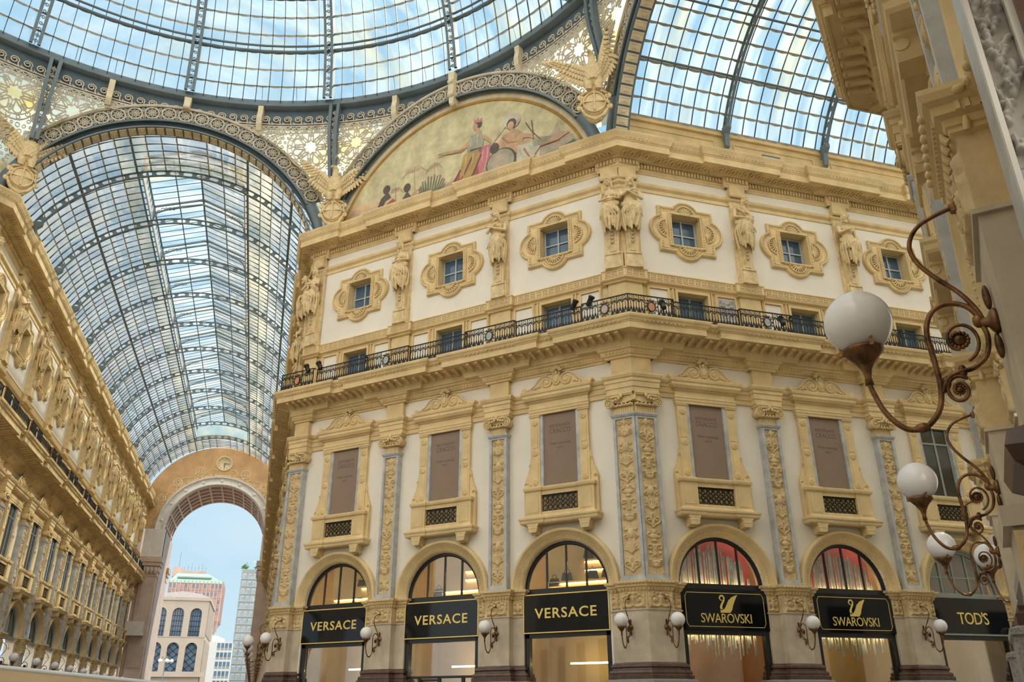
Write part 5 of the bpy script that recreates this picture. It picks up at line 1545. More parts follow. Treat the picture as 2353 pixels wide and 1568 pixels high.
def along(path, step, fn):
    """call fn(x, y, tx, ty) along every straight piece; (ty, -tx) points outwards"""
    for a, b in zip(path, path[1:]):
        L = seglen(a, b)
        if L < step*.8: continue
        tx, ty = (b[0]-a[0])/L, (b[1]-a[1])/L; n = max(1, int(round(L/step)))
        for i in range(n):
            t = (i+.5)/n*L; fn(a[0]+tx*t, a[1]+ty*t, tx, ty)
def obox(m, x, y, tx, ty, w_, d0, d1, z0, z1, z0b=None):
    """box at a point on the wall line: w_ along, d0..d1 outwards"""
    ox, oy = ty, -tx; zb = z0 if z0b is None else z0b
    vs = [(x+tx*s*w_/2+ox*d, y+ty*s*w_/2+oy*d, z) for d, za in ((d0, z0), (d1, zb)) for z in (za, z1) for s in (-1, 1)]
    m.add(vs, [(0, 1, 3, 2), (4, 6, 7, 5), (0, 4, 5, 1), (2, 3, 7, 6), (0, 2, 6, 4), (1, 5, 7, 3)])
T = [0]
def trims(segs, full=True):
    T[0] += 1; k = T[0]*10
    pa = path_of(segs, 1, .50, .30, 1, .80)
    m = MB(); m.sweep(pa, [(-.02, 11.72), (.06, 11.73), (.06, 11.90), (.09, 11.91), (.09, 12.10), (.12, 12.12), (.12, 12.24), (.16, 12.27), (.20, 12.36), (.20, 12.42), (.02, 12.46), (-.02, 12.5)])
    structure('trim_%d' % (k+1), m, 'stone')                                   # architrave band
    pm = path_of(segs, 1, 1.16, .17, 1, 1.62); pn = path_of(segs, 1, .52, .22, 1, .86)
    m = MB(); m.sweep(pn, [(-.02, 13.10), (.05, 13.12), (.05, 13.18), (.12, 13.22), (.15, 13.28), (.17, 13.36), (.24, 13.40), (.24, 13.44), (.27, 13.48)])
    m.sweep(pm, [(.10, 13.47), (.30, 13.49), (.30, 13.55), (.36, 13.70), (.46, 13.82), (.90, 13.86), (.90, 13.84), (.96, 13.84), (.96, 14.06), (.99, 14.09), (.99, 14.12), (1.02, 14.13), (1.06, 14.20), (1.10, 14.24), (1.12, 14.30), (1.12, 14.36), (-.1, 14.38)])
    m.m = 0
    def modil(x, y, tx, ty):
        obox(m, x, y, tx, ty, .13, .40, .88, 13.66, 13.87, 13.78); 
        m.tube([(x+ty*.84+tx*.07, y-tx*.84+ty*.07, 13.79), (x+ty*.84-tx*.07, y-tx*.84-ty*.07, 13.79)], .045, 6)
    along(pm, .36, modil)
    def ros(x, y, tx, ty):
        m.ell((x+tx*.18+ty*.66, y+ty*.18-tx*.66, 13.845), (.065, .065, .03), 6, 4)
        m.ell((x+ty*1.035, y-tx*1.035, 14.105), (.04, .04, .03), 5, 4); m.ell((x+tx*.18+ty*1.035, y+ty*.18-tx*1.035, 14.105), (.04, .04, .03), 5, 4)
    along(pm, .36, ros)
    def egg(x, y, tx, ty): m.ell((x+ty*.15, y-tx*.15, 13.31), (.045, .045, .055), 5, 4)
    if full: along(pn, .13, egg)
    structure('trim_%d' % (k+2), m, 'stone')                                   # balcony cornice
    pg = path_of(segs, 1, .50, .14, 1, .74)
    m = MB(); m.sweep(pg, [(-.02, 16.24), (.06, 16.26), (.07, 16.31), (.16, 16.36), (.18, 16.40), (.14, 16.42), (.10, 16.44), (.10, 16.76), (.13, 16.78), (.13, 16.82), (-.02, 16.84)])
    if full:                                                                  # key pattern: shade of the cut lines painted as darker strips
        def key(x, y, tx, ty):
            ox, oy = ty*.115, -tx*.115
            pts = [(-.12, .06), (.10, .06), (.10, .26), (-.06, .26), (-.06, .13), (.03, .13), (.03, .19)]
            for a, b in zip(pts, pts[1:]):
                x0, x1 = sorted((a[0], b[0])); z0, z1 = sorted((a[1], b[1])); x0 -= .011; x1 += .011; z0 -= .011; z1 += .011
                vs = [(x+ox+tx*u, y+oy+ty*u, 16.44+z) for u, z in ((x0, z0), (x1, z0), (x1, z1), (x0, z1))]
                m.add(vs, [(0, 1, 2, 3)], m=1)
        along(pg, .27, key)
    structure('trim_%d' % (k+3), m, ['stone', 'groove_shade'])
    ps = path_of(segs, 1, .38, .05, 1, .7)
    m = MB(); m.sweep(ps, [(-.02, 20.54), (.04, 20.55), (.04, 20.70), (.06, 20.72), (.10, 20.76), (.13, 20.80), (.14, 20.88), (.14, 20.92), (-.02, 20.94)])
    def bead(x, y, tx, ty): m.ell((x+ty*.10, y-tx*.10, 20.80), (.035, .035, .04), 5, 4)
    if full: along(ps, .13, bead)
    structure('trim_%d' % (k+4), m, 'stone')
    pr = path_of(segs, 1, 1.05, .15, 1, 1.20); pd = path_of(segs, 1, .52, .16, 1, .80)
    m = MB(); m.sweep(pd, [(-.02, 21.40), (.03, 21.42), (.05, 21.50), (.08, 21.53), (.08, 21.86)])
    m.sweep(pr, [(.0, 21.84), (.18, 21.86), (.22, 21.92), (.70, 21.97), (.70, 21.95), (.74, 21.95), (.74, 22.24), (.77, 22.27), (.77, 22.30), (.80, 22.32), (.84, 22.44), (.88, 22.54), (.90, 22.60), (.90, 22.66), (-.4, 22.70)])
    def dent(x, y, tx, ty): obox(m, x, y, tx, ty, .07, .07, .17, 21.62, 21.80)
    along(pd, .14, dent)
    if full:
        def egg2(x, y, tx, ty): m.ell((x+ty*.82, y-tx*.82, 22.42), (.05, .045, .07), 5, 4)
        along(pr, .17, egg2)
        def leaf(x, y, tx, ty):
            for q in (-1, 1):
                m.tube([(x+tx*q*.03+ty*.30, y+ty*q*.03-tx*.30, 21.91), (x+tx*q*.10+ty*.44, y+ty*q*.10-tx*.44, 21.915), (x+tx*q*.03+ty*.58, y+ty*q*.03-tx*.58, 21.925)], .034, 5)
        along(pr, .30, leaf)
    structure('trim_%d' % (k+5), m, 'stone')
trims(MAIN); trims(WEST); trims(NEAR)
# attic parapet above the cornice along the arms
def attic(name, F, L, bay, u00, sgn=1):
    m = MB(); m.M = F.M()
    a, b = sorted((0, sgn*L))
    m.box(a, b, .28, .6, 22.66, 24.72)
    m.box(a, b, .16, .3, 24.40, 24.50); m.box(a, b, .22, .3, 24.50, 24.74)
    n = int((L-u00)/bay)
    for k in range(n+1):
        c0 = u00+bay*(k-1)+.45 if k else .3; c1 = u00+bay*k-.45
        if c1-c0 < .5: continue
        x0, x1 = sorted((sgn*c0, sgn*c1))
        for p in ((x0, x1, 24.08, 24.14), (x0, x1, 22.95, 23.01), (x0, x0+.06, 23.01, 24.08), (x1-.06, x1, 23.01, 24.08)): m.box(p[0], p[1], .24, .3, p[2], p[3])
    structure(name, m, ['stone'])
attic('trim_6', BX, LEN_BX, 5, 5.3); attic('trim_7', LW, LEN_L, LB, .5+LB); attic('trim_8', RW, LEN_L, LB, .5+LB, -1)

# ================================================================== things on the facades
G1 = 'octagon facade bays under the mural'
P_pier = Proto(make_pier); P_cpier = Proto(make_corner_pier); P_cpil = Proto(make_corner_pilaster)
P_pil = [Proto(make_pilaster, k) for k in range(3)]
P_arch = Proto(make_arch_surround); P_win = Proto(make_window_surround); P_wing = Proto(make_window_surround, True)
P_ban = Proto(make_banner); P_top = Proto(make_top_window); P_door = Proto(make_mezz_door); P_pan = Proto(make_wall_panel)
P_car = [Proto(make_caryatid, k) for k in range(4)]
P_lamp = Proto(make_lamp); P_flamp = Proto(make_far_lamp)
P_rs = Proto(make_rail_straight)
P_rb = {k: Proto(make_rail_break, k) for k in ('m_pink', 'm_red', 'm_pale')}
P_rc = Proto(make_rail_corner, 'm_pink', 'm_red')
P_fan = Proto(make_fanlight, (-.75, 0, .75)); P_fanb = Proto(make_fanlight, (-.9, -.3, .35, .9), 'window_frame', 'shop_glass', True)
P_fand = Proto(make_fanlight, (-.5, .5), 'window_frame', 'dark_glass'); P_shopd = Proto(make_shopfront, False, 'window_frame', 'dark_glass')
P_shop = Proto(make_shopfront); P_shopdoor = Proto(make_shopfront, True)
CARTXT = ['bare-breasted woman, arm folded', 'bearded man, arms crossed', 'draped woman clutching cloak', 'bearded man with hanging cloth']
def bay_things(F, u, where, kind, glazed, sx=1):
    P_arch.place(F.pos(u), F.rz, 'cream moulded arch over the shop, '+where, 'arch', 'moulded shop arches', sx)
    (P_wing if glazed else P_win).place(F.pos(u), F.rz, ('scroll-topped window with dark glass, ' if glazed else 'scroll-topped window surround with little balcony, ')+where, 'window', 'scroll-topped first floor windows', sx)
    if not glazed: P_ban.place(F.pos(u), F.rz, 'brown banner filling the tall window, '+where, 'banner', 'brown window banners', sx)
    P_top.place(F.pos(u), F.rz, 'small attic window in star-shaped stone frame, '+where, 'window', 'star-framed attic windows', sx)
    P_door.place(F.pos(u), F.rz, 'balcony door behind the black railing, '+where, 'door', 'balcony doors', sx)
    for s, w_ in ((-1, 'left'), (1, 'right')):
        P_pan.place(F.pos(u+s*1.45), F.rz, 'plaster panel %s of the balcony door, ' % w_+where, 'panel', 'plaster panels beside balcony doors', sx)
def make_strip():
    r = thing('balcony_pier'); m = MB(); m.box(-.46, .46, -.11, 0, 14.36, 16.28); m.build('shaft', 'stone', r)
    m = MB(); m.box(-.50, .50, -.13, 0, 14.36, 14.60); m.build('foot', 'stone', r); return r
def make_corner_strip():
    r = thing('balcony_pier'); pth = [cpt(-.66, 0), cpt(-.66, .11), cpt(0, .11), cpt(.66, .11), cpt(.66, 0)]
    m = MB(); m.sweep(pth, [(0, 14.36), (0, 16.28)]); m.build('shaft', 'stone', r)
    m = MB(); m.sweep(pth, [(.03, 14.36), (.03, 14.58), (0, 14.60)]); m.build('foot', 'stone', r); return r
P_strip = Proto(make_strip); P_cstrip = Proto(make_corner_strip)
def pil_things(F, u, where, v, lamp, car, col, near=True):
    P_pier.place(F.pos(u), F.rz, 'pinkish marble pier with brown base, '+where, 'pier', 'marble shop piers')
    P_strip.place(F.pos(u), F.rz, 'plain stone pier behind the balcony railing, '+where, 'pier', 'short piers behind the balcony')
    P_pil[v].place(F.pos(u), F.rz, 'tall pilaster carved with candelabra ornament, '+where, 'pilaster', 'carved pilasters')
    P_car[car].place(F.pos(u), F.rz, 'stone %s, %s' % (CARTXT[car], where), 'statue', 'stone figures between the attic windows')
    P_rb[col].place(F.pos(u, .85, 14.38), F.rz, 'black railing bay with oval medallion, '+where, 'railing', 'medallion railing bays')
    (P_lamp if near else P_flamp).place(F.pos(u, .30, 3.83), F.rz, 'bronze wall lamp with white globe, '+where, 'lamp', 'globe wall lamps')
SIDE = ['left', 'middle', 'right']
for k, u in enumerate(BAY_AB):
    wh = ['leftmost', 'middle', 'rightmost'][k]+' bay under the mural'
    bay_things(AB, u, wh, 'a', False)
    P_fan.place(AB.pos(u), AB.rz, 'black arched fanlight showing lit shelves, '+wh, 'window', 'lit fanlights')
    (P_shopdoor if k == 1 else P_shop).place(AB.pos(u), AB.rz, 'black-framed shop window below the fashion sign, '+wh, 'shop window', 'lit shop windows')
    make_sign('a'); o = [x for x in bpy.data.objects if x.name.startswith('shop_sign') and 'label' not in x and x.parent is None][-1]
    o.location = AB.pos(u); o.rotation_euler = (0, 0, AB.rz); tag(o, 'black sign with seven spaced gold capitals, '+wh, 'sign', 'gold lettered black signs')
    P_rs.place(AB.pos(u, .85, 14.38), AB.rz, 'straight black iron railing, '+wh, 'railing', 'straight railing bays')
for k, u in enumerate(PIL_AB):
    pil_things(AB, u, ['between the left and middle bays under the mural', 'between the middle and right bays under the mural'][k], [2, 0][k], 1, [0, 1][k], ['m_pale', 'm_pale'][k])
for k, u in enumerate(BAY_BX):
    wh = ['first bay right of the big corner', 'second bay right of the big corner', 'third bay right of the big corner', 'fourth bay right of the big corner'][k]
    bay_things(BX, u, wh, 'b', k >= 2)
    (P_fan if k < 2 else P_fanb).place(BX.pos(u), BX.rz, ['arched fanlight with red backing and crystal rods, ', 'arched fanlight with red corner and crystal rods, ', 'grey-barred pale fanlight, ', 'grey-barred fanlight, '][k]+wh, 'window', 'lit fanlights')
    P_shop.place(BX.pos(u), BX.rz, 'black-framed shop window, '+wh, 'shop window', 'lit shop windows')
    make_sign('b' if k < 2 else 'c'); o = [x for x in bpy.data.objects if x.name.startswith('shop_sign') and 'label' not in x and x.parent is None][-1]
    o.location = BX.pos(u); o.rotation_euler = (0, 0, BX.rz); tag(o, ('black sign with gold swan and lettering, ' if k < 2 else 'black sign with four gold letters, ')+wh, 'sign', 'gold lettered black signs')
    P_rs.place(BX.pos(u, .85, 14.38), BX.rz, 'straight black iron railing, '+wh, 'railing', 'straight railing bays')
for k, u in enumerate(PIL_BX[:4]):
    pil_things(BX, u, 'pier %s right of the big corner' % ORD[k], [1, 2, 0, 1][k], 1, [2, 3, 0, 1][k], ['m_pale', 'm_pale', 'm_red', 'm_pink'][k])
# convex corners
def corner(P, deg, name, cars, lamps=True, rail=True, fr=(0, 0)):
    rz_ = math.radians(deg)
    def at(u, off, z=0):
        x, y = cpt(u, off) if u else (0, -off/C22)
        return (P[0]+x*math.cos(rz_)-y*math.sin(rz_), P[1]+x*math.sin(rz_)+y*math.cos(rz_), z)
    P_cpier.place((P[0], P[1], 0), rz_, 'bent marble pier wrapping the '+name, 'pier', 'marble corner piers')
    P_cpil.place((P[0], P[1], 0), rz_, 'double carved pilaster wrapping the '+name, 'pilaster', 'double corner pilasters')
    P_cstrip.place((P[0], P[1], 0), rz_, 'plain bent stone pier behind the railing, '+name, 'pier', 'short piers behind the balcony')
    if rail: P_rc.place((P[0], P[1], 14.38), rz_, 'bent black railing with two medallions round the '+name, 'railing', 'corner railings')
    for s, v in zip((-1, 1), cars):
        a = rz_+s*PI/8*.6
        P_car[v].place(at(s*.34, 0), a, 'stone %s, %s side of the %s' % (CARTXT[v], 'left' if s < 0 else 'right', name), 'statue', 'stone figures between the attic windows')
    if lamps:
        for s in (-1, 1):
            P_lamp.place(at(s*.48, .30, 3.83), rz_+s*PI/8, 'bronze wall lamp with white globe, %s side of the %s' % ('left' if s < 0 else 'right', name), 'lamp', 'globe wall lamps')
corner(A_, -67.5, 'left corner of the mural facade', (3, 2))
corner(B_, -22.5, 'big corner right of the mural', (0, 1))
corner(C_, 202.5, 'corner closing the right-hand wall', (2, 3))
corner(E_, 67.5, 'corner at the left picture edge', (1, 2))
corner(D_, 247.5, 'corner beside the viewer', (1, 0), lamps=False)
# left arm, sunlit wall and its opposite
for k, u in enumerate(BAY_L):
    wh = '%s bay of the sunlit left arcade' % ORD[k]
    bay_things(LW, u, wh, 'c', True, 1.03)
    P_fand.place(LW.pos(u), LW.rz, 'dark arched fanlight, '+wh, 'window', 'dark fanlights')
    P_shopd.place(LW.pos(u), LW.rz, 'dark shop window, '+wh, 'shop window', 'dark shop windows')
    P_rs.place(LW.pos(u, .85, 14.38), LW.rz, 'straight black iron railing, '+wh, 'railing', 'straight railing bays', 1.05)
for k, u in enumerate(PIL_L):
    pil_things(LW, u, '%s pier of the sunlit left arcade wall' % ORD[k], k % 3, 1, (k+1) % 4, ['m_pale', 'm_pink', 'm_red'][k % 3], near=False)
for k, u in enumerate(BAY_L):
    wh = '%s bay of the edge-on arcade wall' % ORD[k]
    P_wing.place(RW.pos(-u), RW.rz, 'scroll-topped window, '+wh, 'window', 'edge-on windows')
    P_arch.place(RW.pos(-u), RW.rz, 'moulded arch surround, '+wh, 'arch', 'edge-on arches')
    P_fand.place(RW.pos(-u), RW.rz, 'dark arched fanlight, '+wh, 'window', 'edge-on fanlights'); P_shopd.place(RW.pos(-u), RW.rz, 'dark shop window, '+wh, 'shop window', 'edge-on shop windows')
    P_rs.place(RW.pos(-u, .85, 14.38), RW.rz, 'straight black iron railing, '+wh, 'railing', 'edge-on railings', 1.05)
    P_top.place(RW.pos(-u), RW.rz, 'star-framed attic window, '+wh, 'window', 'edge-on attic windows')
for k, u in enumerate(PIL_L):
    pil_things(RW, -u, '%s pier of the arcade wall seen edge-on' % ORD[k], k % 3, 1, (k+2) % 4, 'm_pale', near=False)
for k, u in enumerate(BAY_AB):
    wh = '%s bay of the close right-hand wall' % ['farthest', 'middle', 'nearest'][k]
    bay_things(CD, u, wh, 'c', True)
    P_fand.place(CD.pos(u), CD.rz, 'dark arched fanlight, '+wh, 'window', 'dark fanlights'); P_shopd.place(CD.pos(u), CD.rz, 'dark shop window, '+wh, 'shop window', 'dark shop windows')
    P_rs.place(CD.pos(u, .85, 14.38), CD.rz, 'straight black iron railing, '+wh, 'railing', 'straight railing bays')
for k, u in enumerate(PIL_AB):
    pil_things(CD, u, '%s pier of the close right-hand wall' % ['far', 'near'][k], [1, 2][k], 1, [0, 3][k], 'm_pale')
# balcony spotlights
P_spot = Proto(make_spot)
for k, (F, u, d) in enumerate(((AB, S-1.75, 0), (AB, S-1.1, 0), (BX, 1.0, PI/2), (BX, 6.0, PI/2), (AB, 1.0, PI), (AB, 1.7, PI))):
    P_spot.place(F.pos(u, .95, 14.95 if k < 2 else (14.62 if k < 4 else 14.95)), F.rz+d, 'black spotlight on the balcony, '+['left one of the pair beside the big corner', 'right one of the pair beside the big corner', 'low behind the railing just right of the corner', 'low behind the railing past the first pier', 'leftmost above the left corner', 'second above the left corner'][k], 'spotlight', 'balcony spotlights')
# relief slab beside the first balcony door of the right arm
m = MB(); m.M = BX.M()
g = scroll_frieze(21, .76, 1.15); m.add([(4.25+v[0], -.03+v[1], 14.95+v[2]) for v in g[0]], g[1], sm=True)
tag(m.build('relief_slab', 'relief_marble'), 'carved relief slab beside the balcony door, first bay right of the corner', 'relief')
# ================================================================== shops behind the glass
def shop_room(name, F, u, wallm, z1=7.0, d=3.0, mid=4.9):
    m = MB(); m.M = F.M() @ Matrix.Translation((u, 0, 0)); a, b = -2.1, 2.1
    def q(p, mi=0): m.add(p, [(0, 1, 2, 3)], m=mi)
    q([(a, .5, 0), (a, d, 0), (a, d, z1), (a, .5, z1)]); q([(b, d, 0), (b, .5, 0), (b, .5, z1), (b, d, z1)])
    q([(a, d, 0), (b, d, 0), (b, d, z1), (a, d, z1)]); q([(a, .5, z1), (a, d, z1), (b, d, z1), (b, .5, z1)])
    m.box(a, b, .35, d, mid, mid+.15)
    q([(a, .5, 0), (b, .5, 0), (b, d, 0), (a, d, 0)])
    m.box(-1.2, 1.2, 1.2, 1.3, mid-.06, mid-.01, m=1); m.box(-1.0, 1.0, 1.8, 1.9, z1-.06, z1-.02, m=1)
    return structure(name, m, [wallm, 'shop_lamp'])
def make_bag():
    r = thing('handbag'); m = MB(); m.frustum(-.20, .20, -.08, .08, 0, .26, -.15, .15, -.05, .05); m.build('body', 'leather', r)
    m = MB(); m.tube([(-.09, 0, .25), (-.08, 0, .36), (0, 0, .41), (.08, 0, .36), (.09, 0, .25)], .012, 5); m.build('handle', 'leather', r)
    return r
def make_shoe():
    m = MB(); m.ell((0, 0, .04), (.13, .04, .04), 8, 5); m.frustum(.03, .12, -.035, .035, .02, .10, .05, .12, -.03, .03); m.box(.09, .12, -.02, .02, -.03, .03)
    return m.build('shoe', 'leather')
P_bag = Proto(make_bag); P_shoe = Proto(make_shoe)
BT = [[(.35, 6.02, 0), (1.0, 5.75, 1), (.25, 5.52, 2), (.3, 5.32, 2), (-.05, 5.32, 2), (.75, 5.30, 2)], [(-.9, 5.4, 1)], [(-.95, 5.45, 0), (-.45, 5.62, 0), (.55, 5.62, 1), (1.1, 5.62, 0), (.42, 6.32, 1)]]
for k, u in enumerate(BAY_AB):
    shop_room('wall_shop_%d' % (k+1), AB, u, 'shop_wall')
    m = MB(); m.M = AB.M() @ Matrix.Translation((u, 0, 0))
    for z in (5.28, 5.60, 6.0, 6.3):
        m.box(-1.3 if z < 5.7 else .1, 1.3, 1.0, 1.35, z-.03, z)
        m.box(-1.2 if z < 5.7 else .2, 1.2, 1.30, 1.33, z-.055, z-.03, m=1)
    m.box(-1.35, 1.35, 1.35, 1.42, 5.05, 7.0)
    s = m.build('display_shelf', ['shop_wall', 'shop_lamp']); tag(s, 'lit cream display shelving behind the fanlight, %s bay under the mural' % SIDE[k], 'shelf')
    m = MB(); m.M = AB.M() @ Matrix.Translation((u, 0, 0))
    m.box(-.9, .9, 2.2, 2.24, 2.9, 2.96); o = m.build('ceiling_light', 'shop_lamp'); tag(o, 'long warm light strip inside the shop, %s bay under the mural' % SIDE[k], 'light')
    for j, (x, z, t) in enumerate(BT[k]):
        (P_shoe if t == 2 else P_bag).place(AB.pos(u+x, -1.15, z+.02), AB.rz+(.3*j), ['dark leather handbag standing on a shelf, ', 'dark leather handbag on a shelf, ', 'dark shoe on a shelf, '][t]+'%s listed in the %s fanlight under the mural' % (ORD[j], SIDE[k]), 'bag' if t < 2 else 'shoe', 'bags and shoes on the shop shelves')
rnd = random.Random(3)
for k, u in enumerate(BAY_BX[:2]):
    shop_room('wall_shop_%d' % (k+4), BX, u, 'terracotta' if k == 0 else 'shop_wall')
    m = MB(); m.M = BX.M() @ Matrix.Translation((u, 0, 0)); m.box(-1.55, 1.55, .85, .9, 5.2, 7.0)
    m.box(-1.5, 1.5, .28, .36, 5.20, 5.22, m=1); m.box(-1.4, 1.4, .28, .36, 3.70, 3.72, m=1)  # light strips added out of sight to brighten the rods
    tag(m.build('backing_board', ['red_board', 'shop_lamp']), 'red backing board with added light strips at crystal rods, %s bay right of the corner' % ORD[k], 'board')
    for zone in (0, 1):
        r = thing('crystal_display', BX.pos(u), BX.rz, ['upright crystal rods filling the fanlight, ', 'crystal rods hanging inside the shop window, '][zone]+'%s bay right of the corner' % ORD[k], 'display')
        for i in range(46):
            x = -1.38+i*.0595+rnd.uniform(-.015, .015); w_ = rnd.uniform(.024, .040); y = .30+rnd.uniform(0, .22); m = MB()
            if zone == 0:
                top = 5.26+min(math.sqrt(max(.02, 1.45**2-x*x)), (1.40-.40*max(0, x)-.10*abs(x)))*rnd.uniform(.80, 1.0)*(1 if x < 1.1 else .4)
                m.lathe([(0, 5.24), (w_, 5.24), (w_, top-.04), (0, top)], (x, y, 0), 6, sm=False)
            else:
                bot = 3.62-rnd.choice((.15, .25, .35, .45, .6, .8))*rnd.uniform(.7, 1.1)
                m.lathe([(0, bot), (w_, bot+.02), (w_, 3.66), (0, 3.66)], (x, y, 0), 6, sm=False)
            m.build('crystal_rod', 'crystal', r)
shop_room('wall_shop_6', BX, BAY_BX[2], 'shop_wall'); shop_room('wall_shop_7', BX, BAY_BX[3], 'shop_wall')
m = MB(); m.M = BX.M() @ Matrix.Translation((BAY_BX[2], 0, 0)); m.box(-1.5, 1.5, .5, .55, 5.2, 6.9); tag(m.build('roller_blind', 'pale_stone'), 'pale blind behind the grey-barred fanlight, third bay right of the corner', 'blind')

# ================================================================== dome, arches, vaults
dome()
def put(o, loc, rz_, label, cat, group=None):
    o.location = loc; o.rotation_euler = (0, 0, rz_); return tag(o, label, cat, group)
ia = make_iron_arch(False); put(ia, AB.pos(S/2), AB.rz, 'pierced iron arch with rosettes framing the mural', 'arch')
ib = make_iron_arch(True, 0); put(ib, (0, R, 0), 0, 'pierced iron arch with rosettes at the mouth of the left arcade', 'arch')
snapshot(ib); ic = dup(ib); put(ic, (R, 0, 0), -PI/2, 'pierced iron arch with square-panelled soffit at the mouth of the right arcade', 'arch')
snapshot(ia); ig = dup(ia); put(ig, GE.pos(S/2), GE.rz, 'pierced iron arch at the far left picture edge', 'arch')
for dg, t in ((math.degrees(math.atan2(R, H)), 'between left arcade and mural'), (math.degrees(math.atan2(H, R)), 'between mural and right arcade'), (180-math.degrees(math.atan2(R, H)), 'at the left picture edge')):
    spandrel(dg, 'cream pierced star-pattern screen '+t)
vault('glass_vault', 12, LB, 0, (0, R, 0), 'long ribbed glass barrel vault with raised lantern over the left arcade', (5.65, 57.0), dirty_lit=(6, 7, 8, 15, 16))  # cream rows on the right side stand in for sunlit panes
vault('glass_vault', 8, 5.0, -PI/2, (R, 0, 0), 'ribbed glass barrel vault over the right arcade')
P_e = [Proto(make_eagle, 0), Proto(make_eagle, 1)]
def bis(P, deg, d, z): a = math.radians(deg); return (P[0]+math.sin(a)*d, P[1]-math.cos(a)*d, z)
P_e[0].place((7.6, 16.85, 23.05), math.radians(-20), 'cream eagle with spread wings on a shield, between left arcade and mural', 'statue', 'stone eagles on shields')
P_e[1].place((16.95, 6.0, 23.02), math.radians(-24), 'cream stone eagle with one wing raised high, at the big corner', 'statue', 'stone eagles on shields')
P_e[0].place(bis(E_, 67.5, .95, 23.05), math.radians(20), 'cream stone eagle at the left picture edge', 'statue', 'stone eagles on shields')

for o in bpy.data.objects:
    if o.name.startswith('eagle_statue'): o.scale = (1.2, 1.1, 1.1)

# ================================================================== painted lunette
def lunette_wall(name, F):
    m = MB(); m.M = F.M() @ Matrix.Translation((S/2, 0, 0)); r_ = 7.3; a0 = math.asin((22.66-AZ)/r_)
    pts = [(r_*math.cos(a0+(PI-2*a0)*i/48), AZ+r_*math.sin(a0+(PI-2*a0)*i/48)) for i in range(49)]
    m.prism([(x, z) for x, z in pts], .06, .4); return structure(name, m, 'cream_panel')
lunette_wall('wall_lunette', AB); lunette_wall('wall_lunette_west', GE)
r = thing('lunette_mural', AB.pos(S/2), AB.rz, 'faded mural of seated draped figures and palms in the half-round arch', 'painting')
m = MB(); a0 = math.asin((22.6-AZ)/7.0); m.arcsweep(0, AZ, [(7.26, .06), (7.24, -.06), (7.0, -.02), (6.98, .06)], a0, PI-a0, 64); m.build('frame', 'cream_panel', r)
m = MB(); m.arcsweep(0, AZ, [(6.99, .04), (6.97, -.015), (6.88, -.01), (6.86, .05)], a0, PI-a0, 64); m.build('gilt_line', 'p_gold', r)
m = MB(); names = ['p_sky', 'p_sky2', 'p_hill', 'p_palm', 'p_red', 'p_pink', 'p_ochre', 'p_skin', 'p_grey', 'p_green', 'p_dark', 'p_white', 'p_red2', 'p_pink2', 'p_ochre2', 'p_skin2', 'p_grey2']
ix = {n: i for i, n in enumerate(names)}; lay = [0]
def patch(pts, col):
    lay[0] += 1; y = .045-.0004*lay[0]; cx = sum(p[0] for p in pts)/len(pts)
    z_ok = [(x, max(22.62, z)) for x, z in pts]
    m.add([(x, y, z) for x, z in z_ok], [tuple(range(len(pts)))], m=ix[col])
def blobp(cx, cz, rx, rz_, col, n=16): patch([(cx+rx*math.cos(2*PI*i/n), cz+rz_*math.sin(2*PI*i/n)) for i in range(n)], col)
def strokep(pts, w0, w1, col):
    L, Q = [], []
    n = len(pts)
    for i, (x, z) in enumerate(pts):
        a, b = pts[max(0, i-1)], pts[min(n-1, i+1)]; dx, dz = b[0]-a[0], b[1]-a[1]; l = math.hypot(dx, dz) or 1; w_ = (w0+(w1-w0)*i/(n-1))/2
        L.append((x-dz/l*w_, z+dx/l*w_)); Q.append((x+dz/l*w_, z-dx/l*w_))
    lay[0] += 1; y = .045-.0004*lay[0]
    m.add([(x, y, z) for x, z in L]+[(x, y, z) for x, z in Q], [(i, i+1, n+i+1, n+i) for i in range(n-1)], m=ix[col])
def inside(z): return math.sqrt(max(0, 6.9**2-(z-AZ)**2))
pts = [(6.9*math.cos(a0+(PI-2*a0)*i/60), AZ+6.9*math.sin(a0+(PI-2*a0)*i/60)) for i in range(61)]
patch(pts, 'p_sky')
patch([(-inside(22.62), 22.62), (-inside(23.4)+.02, 23.4), (-5.2, 23.6), (-4.2, 23.35), (-3.2, 23.5), (-2.2, 22.62)], 'p_sky2')
patch([(-inside(22.62), 22.62), (-inside(24.2)+.02, 24.2), (-5.0, 24.0), (-3.6, 23.75), (-2.4, 23.3), (-1.6, 22.62)], 'p_sky2')
patch([(-3.3, 22.6), (-2.9, 23.3), (-2.2, 23.9), (-1.6, 23.8), (-1.0, 23.3), (-.5, 22.6)], 'p_palm')
patch([(4.2, 22.6), (4.4, 24.0), (5.0, 24.5), (5.25, 24.95), (5.4, 24.4), (5.9, 24.1), (6.1, 23.7), (inside(23.5)-.05, 23.4), (inside(22.7)-.03, 22.62)], 'p_hill')
patch([(3.8, 22.6), (4.4, 23.5), (5.3, 23.55), (6.0, 23.2), (inside(22.9)-.05, 22.9), (inside(22.7)-.03, 22.62)], 'p_grey')
patch([(5.3, 23.0), (5.6, 23.6), (6.0, 23.75), (6.25, 23.3), (6.2, 22.8), (5.6, 22.8)], 'p_green')
